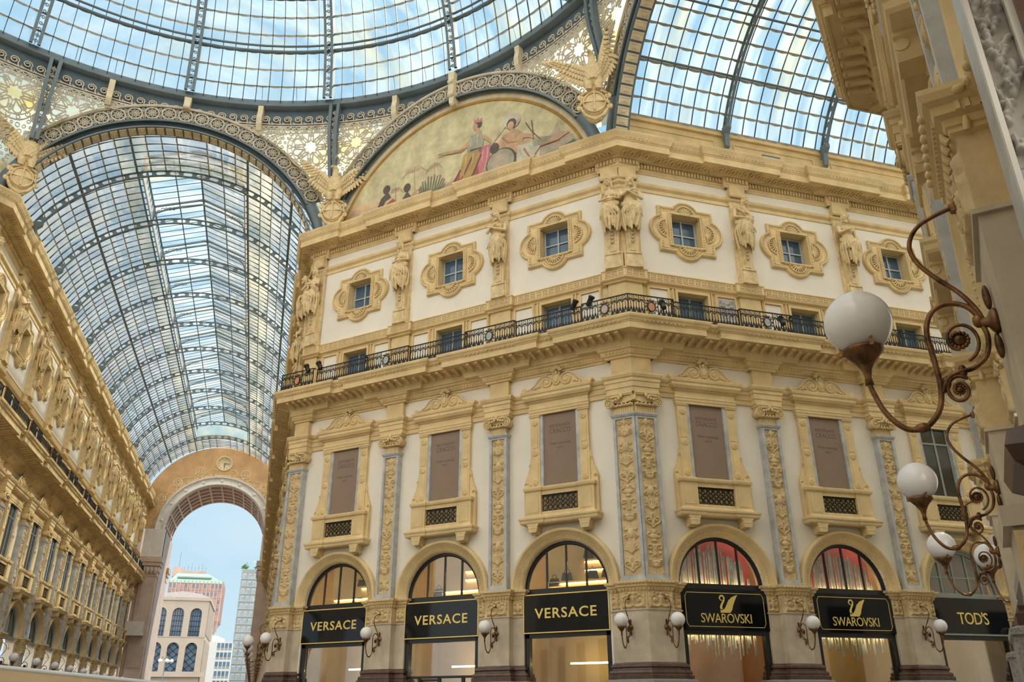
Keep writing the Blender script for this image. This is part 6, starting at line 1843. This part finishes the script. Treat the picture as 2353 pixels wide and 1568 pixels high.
for (px, pz, hh, rr_) in ((-2.35, 24.35, 1.0, .75), (-1.2, 24.2, .8, .5), (-3.4, 23.55, .8, .5)):
    strokep([(px+.12, pz-hh), (px+.08, pz-hh*.4), (px, pz+.6)], .10, .05, 'p_palm')
    for q in range(9):
        a = .15+q*(PI-.3)/8*1.15-.2; strokep([(px, pz+.6), (px+rr_*.55*math.cos(a), pz+.6+rr_*.35*math.sin(a)+.08), (px+rr_*math.cos(a), pz+.5+rr_*.3*math.sin(a)-.12)], .07, .02, 'p_palm')
patch([(-6.0, 22.62), (-5.2, 22.9), (-4.5, 23.4), (-3.9, 23.5), (-3.4, 22.62)], 'p_grey')
strokep([(-4.55, 22.75), (-4.4, 23.3), (-4.1, 23.9), (-3.75, 24.1)], .18, .45, 'p_dark'); blobp(-3.95, 24.45, .22, .25, 'p_dark')
patch([(-4.0, 22.62), (-3.9, 23.6), (-3.5, 23.8), (-3.1, 23.3), (-2.9, 22.62)], 'p_red')
blobp(-2.72, 24.15, .2, .25, 'p_dark'); patch([(-3.05, 22.62), (-2.95, 23.6), (-2.7, 23.95), (-2.4, 23.5), (-2.3, 22.62)], 'p_dark')
for q in range(16):
    a = -.3+q*.24; strokep([(-1.35, 22.7), (-1.35+.5*math.cos(a), 23.2+.35*math.sin(a)), (-1.3+.75*math.cos(a), 23.55+.75*math.sin(a))], .10, .05, 'p_green')
    blobp(-1.3+.75*math.cos(a), 23.6+.75*math.sin(a), .06, .06, 'p_pink' if q % 2 else 'p_white', 8)
patch([(-.9, 22.6), (-.5, 23.6), (.2, 23.7), (.9, 23.2), (1.6, 22.9), (3.9, 23.0), (4.2, 22.6)], 'p_hill')
patch([(-.6, 22.6), (-.3, 22.9), (.6, 22.8), (2.2, 22.85), (4.4, 22.9), (4.6, 22.6)], 'p_green')
# first seated figure
patch([(-.7, 22.6), (-.2, 23.4), (.3, 24.2), (.8, 24.8), (1.5, 24.95), (2.0, 24.6), (1.9, 23.8), (1.4, 23.0), (.6, 22.6)], 'p_red')
patch([(.25, 24.0), (.45, 24.9), (1.2, 25.0), (1.4, 24.5), (.9, 23.6), (.3, 23.2)], 'p_ochre')
patch([(1.35, 23.1), (1.2, 24.3), (1.5, 25.0), (1.95, 25.0), (2.05, 24.4), (1.75, 23.5)], 'p_pink')
patch([(1.6, 22.9), (1.55, 23.8), (2.0, 24.2), (2.1, 23.0)], 'p_grey')
patch([(.62, 25.0), (.65, 25.5), (.85, 25.85), (1.35, 25.9), (1.55, 25.5), (1.45, 24.95), (1.0, 24.85)], 'p_grey')
strokep([(.75, 25.5), (.3, 25.2), (-.25, 25.3), (-.75, 25.35)], .26, .12, 'p_skin'); strokep([(-.7, 25.38), (-1.0, 25.45)], .12, .03, 'p_skin'); strokep([(-.7, 25.33), (-.98, 25.25)], .10, .03, 'p_skin')
strokep([(1.25, 25.85), (1.15, 26.15)], .24, .2, 'p_skin'); blobp(1.10, 26.30, .17, .23, 'p_skin'); blobp(1.22, 26.38, .19, .22, 'p_dark'); blobp(1.06, 26.28, .12, .18, 'p_skin')
patch([(.98, 26.5), (1.0, 26.75), (1.1, 26.58), (1.2, 26.8), (1.28, 26.58), (1.42, 26.7), (1.38, 26.45)], 'p_pink')
strokep([(1.5, 25.6), (2.0, 25.0), (2.4, 25.5)], .2, .08, 'p_skin'); strokep([(1.9, 24.9), (2.9, 25.9)], .05, .03, 'p_white')
for i, (c1, q) in enumerate((('p_red2', [(.9, 24.6), (.5, 23.8), (-.1, 23.0)]), ('p_red2', [(1.4, 24.6), (1.0, 23.7), (.5, 22.9)]), ('p_pink2', [(1.75, 24.9), (1.7, 24.2), (1.5, 23.5)]), ('p_pink2', [(1.5, 24.8), (1.45, 24.2)]),
        ('p_ochre2', [(.6, 24.8), (.55, 24.2), (.45, 23.7)]), ('p_ochre2', [(1.0, 24.8), (.9, 24.2), (.75, 23.7)]), ('p_grey2', [(.85, 25.7), (.8, 25.2)]), ('p_grey2', [(1.2, 25.8), (1.15, 25.2)]), ('p_red2', [(.3, 24.1), (-.2, 23.3), (-.5, 22.8)]),
        ('p_skin2', [(.5, 25.22), (0, 25.18), (-.5, 25.26)]), ('p_pink2', [(1.95, 24.8), (1.9, 24.0), (1.8, 23.4)]), ('p_red', [(1.3, 23.4), (.9, 22.9)]), ('p_dark', [(.8, 25.0), (1.4, 24.98)]))):
    strokep(q, .10, .04, c1)
# round shield and second figure
patch([(2.2, 24.3), (2.3, 24.9), (2.6, 25.25), (3.3, 25.3), (3.6, 24.9), (3.5, 24.2), (2.9, 23.9)], 'p_skin')
strokep([(3.3, 24.9), (3.9, 24.7), (4.3, 24.4)], .26, .14, 'p_skin'); strokep([(3.0, 24.3), (3.8, 24.35), (4.0, 23.6), (4.25, 23.1)], .42, .18, 'p_skin')
strokep([(3.2, 24.2), (4.4, 24.1), (5.2, 24.05), (5.8, 24.2)], .40, .10, 'p_skin'); patch([(3.2, 23.6), (3.3, 24.35), (4.2, 24.3), (4.4, 23.9), (3.7, 23.1)], 'p_white')
patch([(4.0, 24.4), (4.2, 24.5), (4.9, 24.3), (4.8, 24.0), (4.1, 24.0)], 'p_grey')
blobp(2.45, 23.75, .78, .78, 'p_dark', 24); blobp(2.42, 23.78, .70, .70, 'p_grey', 24); blobp(2.42, 23.78, .45, .45, 'p_hill', 18)
blobp(2.1, 24.65, .25, .3, 'p_dark')
strokep([(3.0, 25.2), (3.0, 25.45)], .22, .18, 'p_skin'); blobp(3.02, 25.85, .42, .42, 'p_white', 14); blobp(2.98, 25.70, .26, .3, 'p_dark'); blobp(2.94, 25.62, .17, .22, 'p_skin')
strokep([(3.7, 25.5), (4.0, 24.9), (4.5, 24.2)], .04, .04, 'p_dark'); strokep([(4.0, 25.5), (4.05, 25.0), (4.1, 24.4)], .04, .04, 'p_dark')
for c1, q, w_ in (('p_skin2', [(2.5, 25.1), (2.8, 24.7), (3.3, 24.6)], .1), ('p_skin2', [(3.6, 24.1), (3.9, 23.5)], .12), ('p_skin2', [(4.4, 23.95), (5.4, 23.95)], .08), ('p_grey2', [(3.4, 24.1), (3.6, 23.5)], .1), ('p_grey2', [(3.8, 24.2), (4.0, 23.9)], .1),
        ('p_grey2', [(4.4, 23.2), (5.4, 23.3), (6.0, 23.0)], .14), ('p_green', [(4.6, 22.9), (5.6, 23.0)], .1), ('p_ochre', [(4.3, 24.3), (4.7, 24.1)], .08), ('p_white', [(2.6, 25.6), (2.65, 26.0)], .1), ('p_pink2', [(3.3, 25.6), (3.35, 26.0)], .1)):
    strokep(q, w_, w_*.5, c1)
for q in range(6): blobp(-.3+q*.35, 22.85+.05*(q % 2), .2, .12, ['p_dark', 'p_green', 'p_red'][q % 3], 9)
m.build('painted_panel', names, r)

# ================================================================== triumphal arch closing the left arcade
YE = R+LEN_L
r = thing('triumphal_arch', (.3, YE, 0), 0, 'great marble arch with painted clock band at the end of the left arcade', 'arch')
m = MB(); ZC = 19.5; ri, ro = 5.35, 6.35
n = 48; ins = [(ro*math.cos(PI*i/n), ZC+ro*math.sin(PI*i/n)) for i in range(n+1)]; outs = []
for i in range(n+1):
    a = PI*i/n; dx, dz = math.cos(a), math.sin(a)
    # ray from arch centre to the vault circle or side walls
    b = dz*(ZC-VZ); c = (ZC-VZ)**2-8.2**2; t = -b+math.sqrt(b*b-c)
    if abs(dx)*t > H+.4: t = (H+.4)/abs(dx)
    outs.append((dx*t, ZC+dz*t))
m.add([(x, 0, z) for x, z in ins]+[(x, 0, z) for x, z in outs], [(i, i+1, n+1+i+1, n+1+i) for i in range(n)])
pb_ = m.build('painted_band', 'terracotta', r)
m = MB()
for s in (-1, 1):
    for i in range(12):
        a0_, a1_ = PI/2+s*(.10+i*.115), PI/2+s*(.10+(i+1)*.115); am = (a0_+a1_)/2
        for rr_, sg in ((6.75, 1), (7.1, -1)):
            m.ribbon([((rr_+.22*sg*math.sin(PI*j/6)*(1 if i % 2 else -1))*math.cos(a0_+(a1_-a0_)*j/6), ZC+(rr_+.22*sg*math.sin(PI*j/6)*(1 if i % 2 else -1))*math.sin(a0_+(a1_-a0_)*j/6)) for j in range(7)], .07, -.03, .01)
    for a in (.36, .72, 1.05):
        b = PI/2+s*a; cx, cz = 7.15*math.cos(b), ZC+(7.35-.25*a)*math.sin(b)
        m.ribbon(circ(cx, cz, .52-.1*a, 18), .09, -.04, .01, closed=True); m.ribbon(circ(cx, cz, .28, 8), .07, -.04, .01, closed=True)
        for q in range(8): m.ell((cx+.17*math.cos(q*PI/4), -.02, cz+.17*math.sin(q*PI/4)), (.06, .02, .06), 5, 4)
m.arcsweep(0, ZC, [(ro+.12, .0), (ro+.12, -.03), (ro+.2, -.03), (ro+.2, 0)], 0, PI, 48)
m.build('painted_scrolls', 'ochre_line', pb_)
m = MB(); m.lathe([(0, -.06), (.78, -.06), (.80, -.10), (.88, -.10), (.90, 0)], (0, 0, 27.45), 28, 'y'); ck_ = m.build('clock_face', 'ochre_line', r)
m = MB()
for q in range(12):
    a = q*PI/6; m.box(.62*math.cos(a)-.035, .62*math.cos(a)+.035, -.12, -.06, 27.45+.62*math.sin(a)-.035, 27.45+.62*math.sin(a)+.035)
m.ribbon([(0, 27.45), (.52, 27.40)], .07, -.13, -.10); m.ribbon([(0, 27.5), (.02, 26.98)], .09, -.13, -.10); m.build('clock_hands', 'blue_glass', ck_)
m = MB(); m.arcsweep(0, ZC, [(ri, .5), (ri, -.12), (ri+.08, -.2), (ri+.14, -.2), (ri+.16, -.14), (ro-.2, -.14), (ro-.16, -.24), (ro, -.26), (ro+.05, -.1), (ro+.05, .05)], 0, PI, 56)
for i in range(9):
    a = PI*(i+.5)/9; m.lathe([(0, -.2), (.16, -.19), (.2, -.13)], (5.85*math.cos(a), 0, ZC+5.85*math.sin(a)), 8, 'y')
for s in (-1, 1):
    x0, x1 = sorted((s*5.2, s*(H+.1))); m.box(x0, x1, -.25, 1.2, 16.4, ZC); m.box(min(s*5.1, s*7.3), max(s*5.1, s*7.3), -.45, 1.2, 16.1, 16.5)
m.build('archivolt', 'white_marble', r)
m = MB()
prof = [(ri, 0)]
for j in range(5):
    y = .8+j*1.7; prof += [(ri, y), (ri+.25, y+.1), (ri+.25, y+1.1), (ri, y+1.2)]
prof += [(ri, 9.2), (ri+1.2, 9.2)]
m.arcsweep(0, ZC, prof, 0, PI, 40, sm=False)
for i in range(13): m.arcsweep(0, ZC, [(ri+.3, .2), (ri-.01, .2), (ri-.01, 9.0), (ri+.3, 9.0)], PI*(i+.42)/13, PI*(i+.58)/13, 1, sm=False)
for s in (-1, 1):
    x0, x1 = sorted((s*5.2, s*9.5)); m.box(x0, x1, .6, 9.2, 0, ZC)
m.build('intrados', 'clay_marble', r)
for s in (-1, 1):
    m = MB()
    for y0 in (-.35, 7.8):
        x0, x1 = sorted((s*5.3, s*6.9)); m.box(x0, x1, y0, y0+1.6, 0, 14.4)
        for z, k in ((14.4, .06), (14.9, .16), (15.5, .26), (15.9, .36)): m.box(x0-k, x1+k, y0-k, y0+1.6+k, z, z+.55)
        for q in range(4): m.ell((x0+.2+q*(x1-x0-.4)/3, y0-.12, 15.0), (.2, .16, .45), 8, 6)
        m.box(x0+.25, x1-.25, y0-.05, y0, 5.2, 14.0)
    m.box(min(s*6.4, s*(H+.2)), max(s*6.4, s*(H+.2)), -.1, .9, 0, 16.2)
    m.build('pier', 'clay_marble', r)
m = MB(); m.box(-7.2, -5.3, -.9, 0, 8.3, 8.6); m.box(-7.2, -5.3, -.9, -.8, 8.6, 9.7)
tag(m.build('stone_balcony', 'white_marble'), 'small stone balcony on the left pier of the far marble arch', 'balcony').location = (0, YE-.4, 0)

# ================================================================== city beyond the arch
g = thing('marble_pavilion', (0, 150, 0), 0, 'pale marble pavilion with tall arched windows seen through the far arch', 'building')
m = MB(); x0, x1, dd = -14.0, -3.2, 20
def arched(m, xs, hw, z0, zs, ztop, zbot, mi=0):
    xs = sorted(xs); edges = [x0]+[v for x in xs for v in (x-hw, x+hw)]+[x1]
    for a, b in zip(edges[::2], edges[1::2]): m.add([(a, 0, zbot), (b, 0, zbot), (b, 0, ztop), (a, 0, ztop)], [(0, 1, 2, 3)])
    for x in xs:
        m.add([(x-hw, 0, zbot), (x+hw, 0, zbot), (x+hw, 0, z0), (x-hw, 0, z0)], [(0, 1, 2, 3)])
        P_ = [(x+hw*math.cos(PI-PI*i/14), zs+hw*math.sin(PI-PI*i/14)) for i in range(15)]
        for a, b in zip(P_, P_[1:]):
            m.add([(a[0], 0, a[1]), (b[0], 0, b[1]), (b[0], 0, ztop), (a[0], 0, ztop)], [(0, 1, 2, 3)]); m.add([(a[0], 0, a[1]), (a[0], .8, a[1]), (b[0], .8, b[1]), (b[0], 0, b[1])], [(0, 1, 2, 3)])
        for s in (-1, 1): m.add([(x+s*hw, 0, z0), (x+s*hw, .8, z0), (x+s*hw, .8, zs), (x+s*hw, 0, zs)], [(0, 1, 2, 3)])
XS = (-11.3, -8.3, -5.2)
arched(m, XS, 1.0, 13.15, 17.1, 19.4, 13.0); arched(m, XS, 1.0, 7.2, 11.1, 13.0, 6.5)
m.box(x0, x1, 0, .9, 0, 6.5); m.add([(x1, 0, 0), (x1, dd, 0), (x1, dd, 19.4), (x1, 0, 19.4)], [(0, 1, 2, 3)])
m.box(x0-.3, x1+.25, -.25, dd, 19.4, 19.95); m.box(x0, x1+.1, -.1, .4, 13.0, 13.15); m.box(x0, x1+.8, -.9, .2, 6.3, 7.1)
for i in range(12): m.box(x1, x1+.18, .7+i*1.5, 1.5+i*1.5, .5, 12.6); m.box(x1, x1+.18, .7+i*1.5, 1.5+i*1.5, 13.5, 19.0)
m.build('wall', 'pale_stone', g)
m = MB(); m.add([(x0, 0, 19.95), (x0+3, 4, 21.2), (-8.4, 5, 21.6), (-5.2, 4, 21.1), (x1+.2, 0, 19.95), (x1+.2, dd, 19.95), (x0, dd, 19.95)], [(0, 4, 3, 2, 1), (4, 5, 3), (3, 5, 6, 2), (2, 6, 1), (1, 6, 0)]); m.build('roof', 'lead_roof', g)
for x in XS:
    for z0_, zs in ((13.15, 17.1), (7.2, 11.1)):
        m = MB(); m.box(x-1, x+1, .82, .86, z0_, zs+1); o = m.build('pane', 'blue_glass', g)
        m = MB()
        if zs > 15:
            for q in (-.6, -.2, .2, .6): m.box(x+q-.03, x+q+.03, .70, .8, z0_, zs+1)
            for q in range(5): m.box(x-1, x+1, .70, .8, z0_+.9*q, z0_+.9*q+.06)
        else:
            for q in range(5):
                m.ribbon([(x-1, z0_+q*1.2-1), (x+1, z0_+q*1.2+.8)], .08, .70, .8); m.ribbon([(x+1, z0_+q*1.2-1), (x-1, z0_+q*1.2+.8)], .08, .70, .8)
        m.build('glazing', 'iron', g)
# mushroom tower with green roof
g = thing('brick_tower', (0, 450, 0), 0, 'tall pink tower with overhanging top and green roof behind the marble pavilion', 'building')
m = MB(); m.box(-41.5, -15.2, 0, 26, 41.5, 60.0); m.frustum(-38, -17.5, 2, 24, 36, 41.5, -41.5, -15.2, 0, 26); m.box(-38, -17.5, 2, 24, 0, 36); m.build('wall', 'tower_render', g)
m = MB()
for i in range(15):
    x = -41.5+i*1.88
    m.box(x-.22, x+.22, -.7, 0, 41.5, 61.2); m.frustum(x-.2, x+.2, -.1, .1, 36, 41.5, x-.22, x+.22, -.7, 0)
    m.box(-15.2, -14.6, i*1.85-.2, i*1.85+.2, 41.5, 61.2)
for z in (41.5, 45.2, 49, 52.8, 56.6, 60.0): m.box(-41.8, -14.9, -.3, 26, z-.12, z+.12)
m.build('buttress', 'tower_render', g)
m = MB(); m.frustum(-42, -15, -.5, 26, 60, 61.6, -41.5, -16, 0, 26); m.frustum(-41, -17, .5, 25, 61.6, 65.4, -38.5, -23, 5, 20); m.build('roof', 'copper_green', g)
m = MB(); m.box(-38, -21, .3, 1.9, 62.6, 63.3); m.build('louvre', 'concrete', g)
m = MB(); m.box(-41.5, -37, 8, 14, 64, 69); m.box(-37, -25, 8, 16, 64, 67.3); m.build('penthouse', 'tower_render', g)
m = MB(); rnd = random.Random(5)
for z in (57.6, 53.8, 50.0, 46.2, 42.6):
    for i in range(14):
        x = -41.5+i*1.88+.95
        if rnd.random() < .75: m.box(x-.42, x+.42, -.06, .05, z, z+1.7)
for i in range(6): m.box(-36+i*1.9, -35+i*1.9, 7.9, 8.0, 64.8, 65.8)
m.build('window', 'blue_glass', g)
m = MB(); m.tube([(-38.8, 10, 69), (-38.8, 10, 77)], .12, 5)
for i in range(7): m.tube([(-36+i*1.8, 10, 67), (-36+i*1.8, 10, 69.5+(i % 3))], .07, 4); m.box(-36.5+i*1.8, -35.5+i*1.8, 9.9, 10, 69, 69.1)
m.build('antenna', 'steel', g)
# office tower with lettering
g = thing('office_tower', (0, 260, 0), 0, 'grey office tower with ribbon windows, roof plants and red lettered sign', 'building')
m = MB(); m.box(-1.1, 16, 0, 16, 0, 41.0); m.build('wall', 'concrete', g)
m = MB(); m2 = MB()
for i in range(17):
    z = 39.6-2.26*i
    m.box(-.9, 16, -.06, .02, z-1.35, z)
    for j in range(11):
        x = -.5+j*1.55; m2.box(x, x+.10, -.16, 0, z-1.35, z); m2.box(x+.35, x+.42, -.12, 0, z-1.35, z); m2.box(x+.80, x+.87, -.12, 0, z-1.35, z); m2.box(x+.02, x+.85, -.13, -.05, z-.18, z)
    m2.box(-1.15, 16, -.2, 0, z-1.55, z-1.42)
m.build('window', 'pale_glass', g); m2.build('mullion', 'white_paint', g)
m = MB(); m.box(3.3, 10, -.3, 0, 39.75, 40.75); sb_ = m.build('sign_board', 'sign_black', g)
m = MB(); m.lathe([(0, -.5), (1.35, -.5), (1.35, -.35)], (5.55, 0, 40.3), 20, 'y'); m.build('sign_disc', 'logo_red', sb_)
m = MB(); add_text(m, 'MARTINI', 1.0, .1, 5.75, -.6, 40.22, width=4.6, bold=.02); m.build('lettering', 'white_paint', sb_)
for nm, x in (('roof_shrub', -.3), ('roof_shrub', 3.6)):
    m = MB(); rnd = random.Random(int(x*10)+9)
    for i in range(60): m.ell((x+rnd.gauss(0, .5), 1+rnd.gauss(0, .4), 41.4+abs(rnd.gauss(0, .6))), (.22, .2, .16), 5, 4)
    m.tube([(x, 1, 41), (x, 1, 42)], .08, 5); tag(m.build(nm, 'leaf'), 'small green shrub on the office tower roof, %s' % ('left edge' if x < 0 else 'nearer the flag'), 'shrub').location = (0, 260, 0)
m = MB(); m.tube([(2.2, 1, 41), (2.2, 1, 44)], .06, 5); m.add([(2.2, 1, 44), (2.9, .8, 43.9), (3.0, 1.0, 43.4), (2.2, 1, 43.4)], [(0, 1, 2, 3)]); m.box(2.2, 2.9, 1.05, 1.08, 43.4, 43.95)
tag(m.build('flag', 'white_paint'), 'small flag on the roof of the grey office tower', 'flag').location = (0, 260, 0)
g = thing('office_block', (0, 230, 0), 0, 'low pale office block between the pavilion and the grey tower', 'building')
m = MB(); m.box(-9, -.3, 0, 10, 0, 17.4); m.prism([(-6, 17.4), (-2.6, 17.4), (-2.7, 18.4), (-4.6, 19.2), (-6, 19.3)], 3, 7); m.build('wall', 'white_paint', g)
m = MB(); m2 = MB()
for i in range(8):
    for j in range(4): x = -4.3+j*1.0; m.box(x+.1, x+.86, -.04, .02, 15.3-2.35*i, 17.1-2.35*i); m2.box(x+.1, x+.86, -.06, -.03, 15.3-2.35*i, 15.9-2.35*i)
m.build('window', 'blue_glass', g); m2.build('spandrel_panel', 'concrete', g)
g = thing('street_lamp', (-8.3, 140, 0), 0, 'tall square lamp post with a ring of white globes before the marble pavilion', 'lamp')
m = MB(); m.tube([(0, 0, 0), (0, 0, 9.6)], .09, 6)
for q in range(5):
    a = q*2*PI/5; m.tube([(0, 0, 8.6), (.6*math.cos(a), .6*math.sin(a), 9.2), (1.0*math.cos(a), 1.0*math.sin(a), 8.6)], .04, 5)
m.build('post', 'steel', g)
for q in range(5):
    a = q*2*PI/5; m = MB(); m.ell((1.0*math.cos(a), 1.0*math.sin(a), 8.55), .3, 12, 9); m.build('globe', 'opal', g)

m = MB(); m.M = BX.M(); m.box(7.15, 8.05, .20, .27, 23.35, 23.85); m.box(7.22, 7.98, .18, .22, 23.42, 23.78, m=1); tag(m.build('attic_vent', ['steel', 'blue_glass']), 'small dark vent in the attic parapet above the right facade', 'vent')
# ================================================================== close right-hand pieces and café canopy
r = thing('carved_portal', CD.pos(11.75, 0, 0), CD.rz, 'grey carved marble doorway jamb, closest thing at the right picture edge', 'doorway')
rq = random.Random(12)
def figures(blob, stroke):
    for q in range(70):
        z = .06+q*.044; x = rq.uniform(-.06, .06); a = rq.uniform(.4, 2.7); L = rq.uniform(.05, .12)
        blob(x, z, rq.uniform(.012, .03), rq.uniform(.02, .06), rq.uniform(.4, 1), False)
        for k in range(6): blob(x+L*math.cos(a)*k/6, z+L*math.sin(a)*k/6, .012+.006*(k % 3), .016, .45+.5*rq.random(), False)
g_ = relief_grid(.155, 3.2, figures, .007, .06)
m = MB(); m.box(-.25, .20, -.19, .1, 3.72, 7.4); m.build('jamb', 'grey_marble', r)
m = MB(); m.M = Matrix.Translation((.205, -.11, 3.95)) @ Matrix.Rotation(PI/2, 4, 'Z'); m.add(g_[0], g_[1], sm=True); m.build('carved_relief', 'relief_marble', r)
m = MB(); m.box(.20, .26, -.21, -.185, 3.72, 7.4); m.box(.20, .26, -.035, .0, 3.72, 7.4); m.box(.20, .255, -.185, -.035, 3.72, 3.80); m.build('edge_moulding', 'white_marble', r)
m = MB(); m.box(.21, .30, .0, .20, 3.68, 7.4); m.build('timber_post', 'brown_marble', r)
r = thing('stone_pedestal', CD.pos(12.1, 0, 0), CD.rz, 'stone pedestal with carved square panel and brown moulding at the right picture edge', 'pedestal')
m = MB(); m.box(-.3, .2, -.60, 0, 0, 2.25); m.box(-.32, .22, -.63, 0, 2.22, 2.30); m.build('block', 'pink_marble', r)
m = MB()
for a, b, c, d in ((-.6, -.54, 1.5, 2.2), (-.12, -.06, 1.5, 2.2), (-.6, -.06, 1.5, 1.58), (-.6, -.06, 2.12, 2.2)): m.box(.2, .23, a, b, c, d)
g_ = scroll_frieze(4, .40, .5); m.M = Matrix.Translation((.205, -.33, 1.6)) @ Matrix.Rotation(PI/2, 4, 'Z'); m.add(g_[0], g_[1], sm=True); m.build('carved_panel', 'relief_stone', r)
m = MB(); m.sweep([(-.28, 0), (-.28, -.46), (.18, -.46), (.18, 0)], [(0, 2.30), (.04, 2.31), (.02, 2.42), (.08, 2.46), (.10, 2.52), (.08, 2.58), (.0, 2.62), (-.02, 2.64), (-.3, 2.66)])
m.build('brown_moulding', 'brown_marble', r)
r = thing('cafe_canopy', (0, 0, 0), 0, 'tan canvas canopy with white edge in the bottom left picture corner', 'canopy')
a, b = Vector((1.4, -4, 2.25)), Vector((5.6, -4, 1.85)); dn = Vector((.1, -1.3, -.9))
m = MB(); m.add([tuple(a), tuple(b), tuple(b+dn), tuple(a+dn), tuple(a+Vector((0, 2.4, -.5))), tuple(b+Vector((0, 2.4, -.5)))], [(0, 3, 2, 1), (0, 1, 5, 4)]); m.build('canvas', 'canvas', r)
m = MB(); m.tube([a, b], .035, 8); m.build('edge', 'white_paint', r)
m = MB()
for p in (a+dn, b+dn, a+Vector((0, 2.4, -.5))): m.tube([(p.x, p.y, 0), (p.x, p.y, p.z)], .03, 6)
m.build('post', 'steel', r)
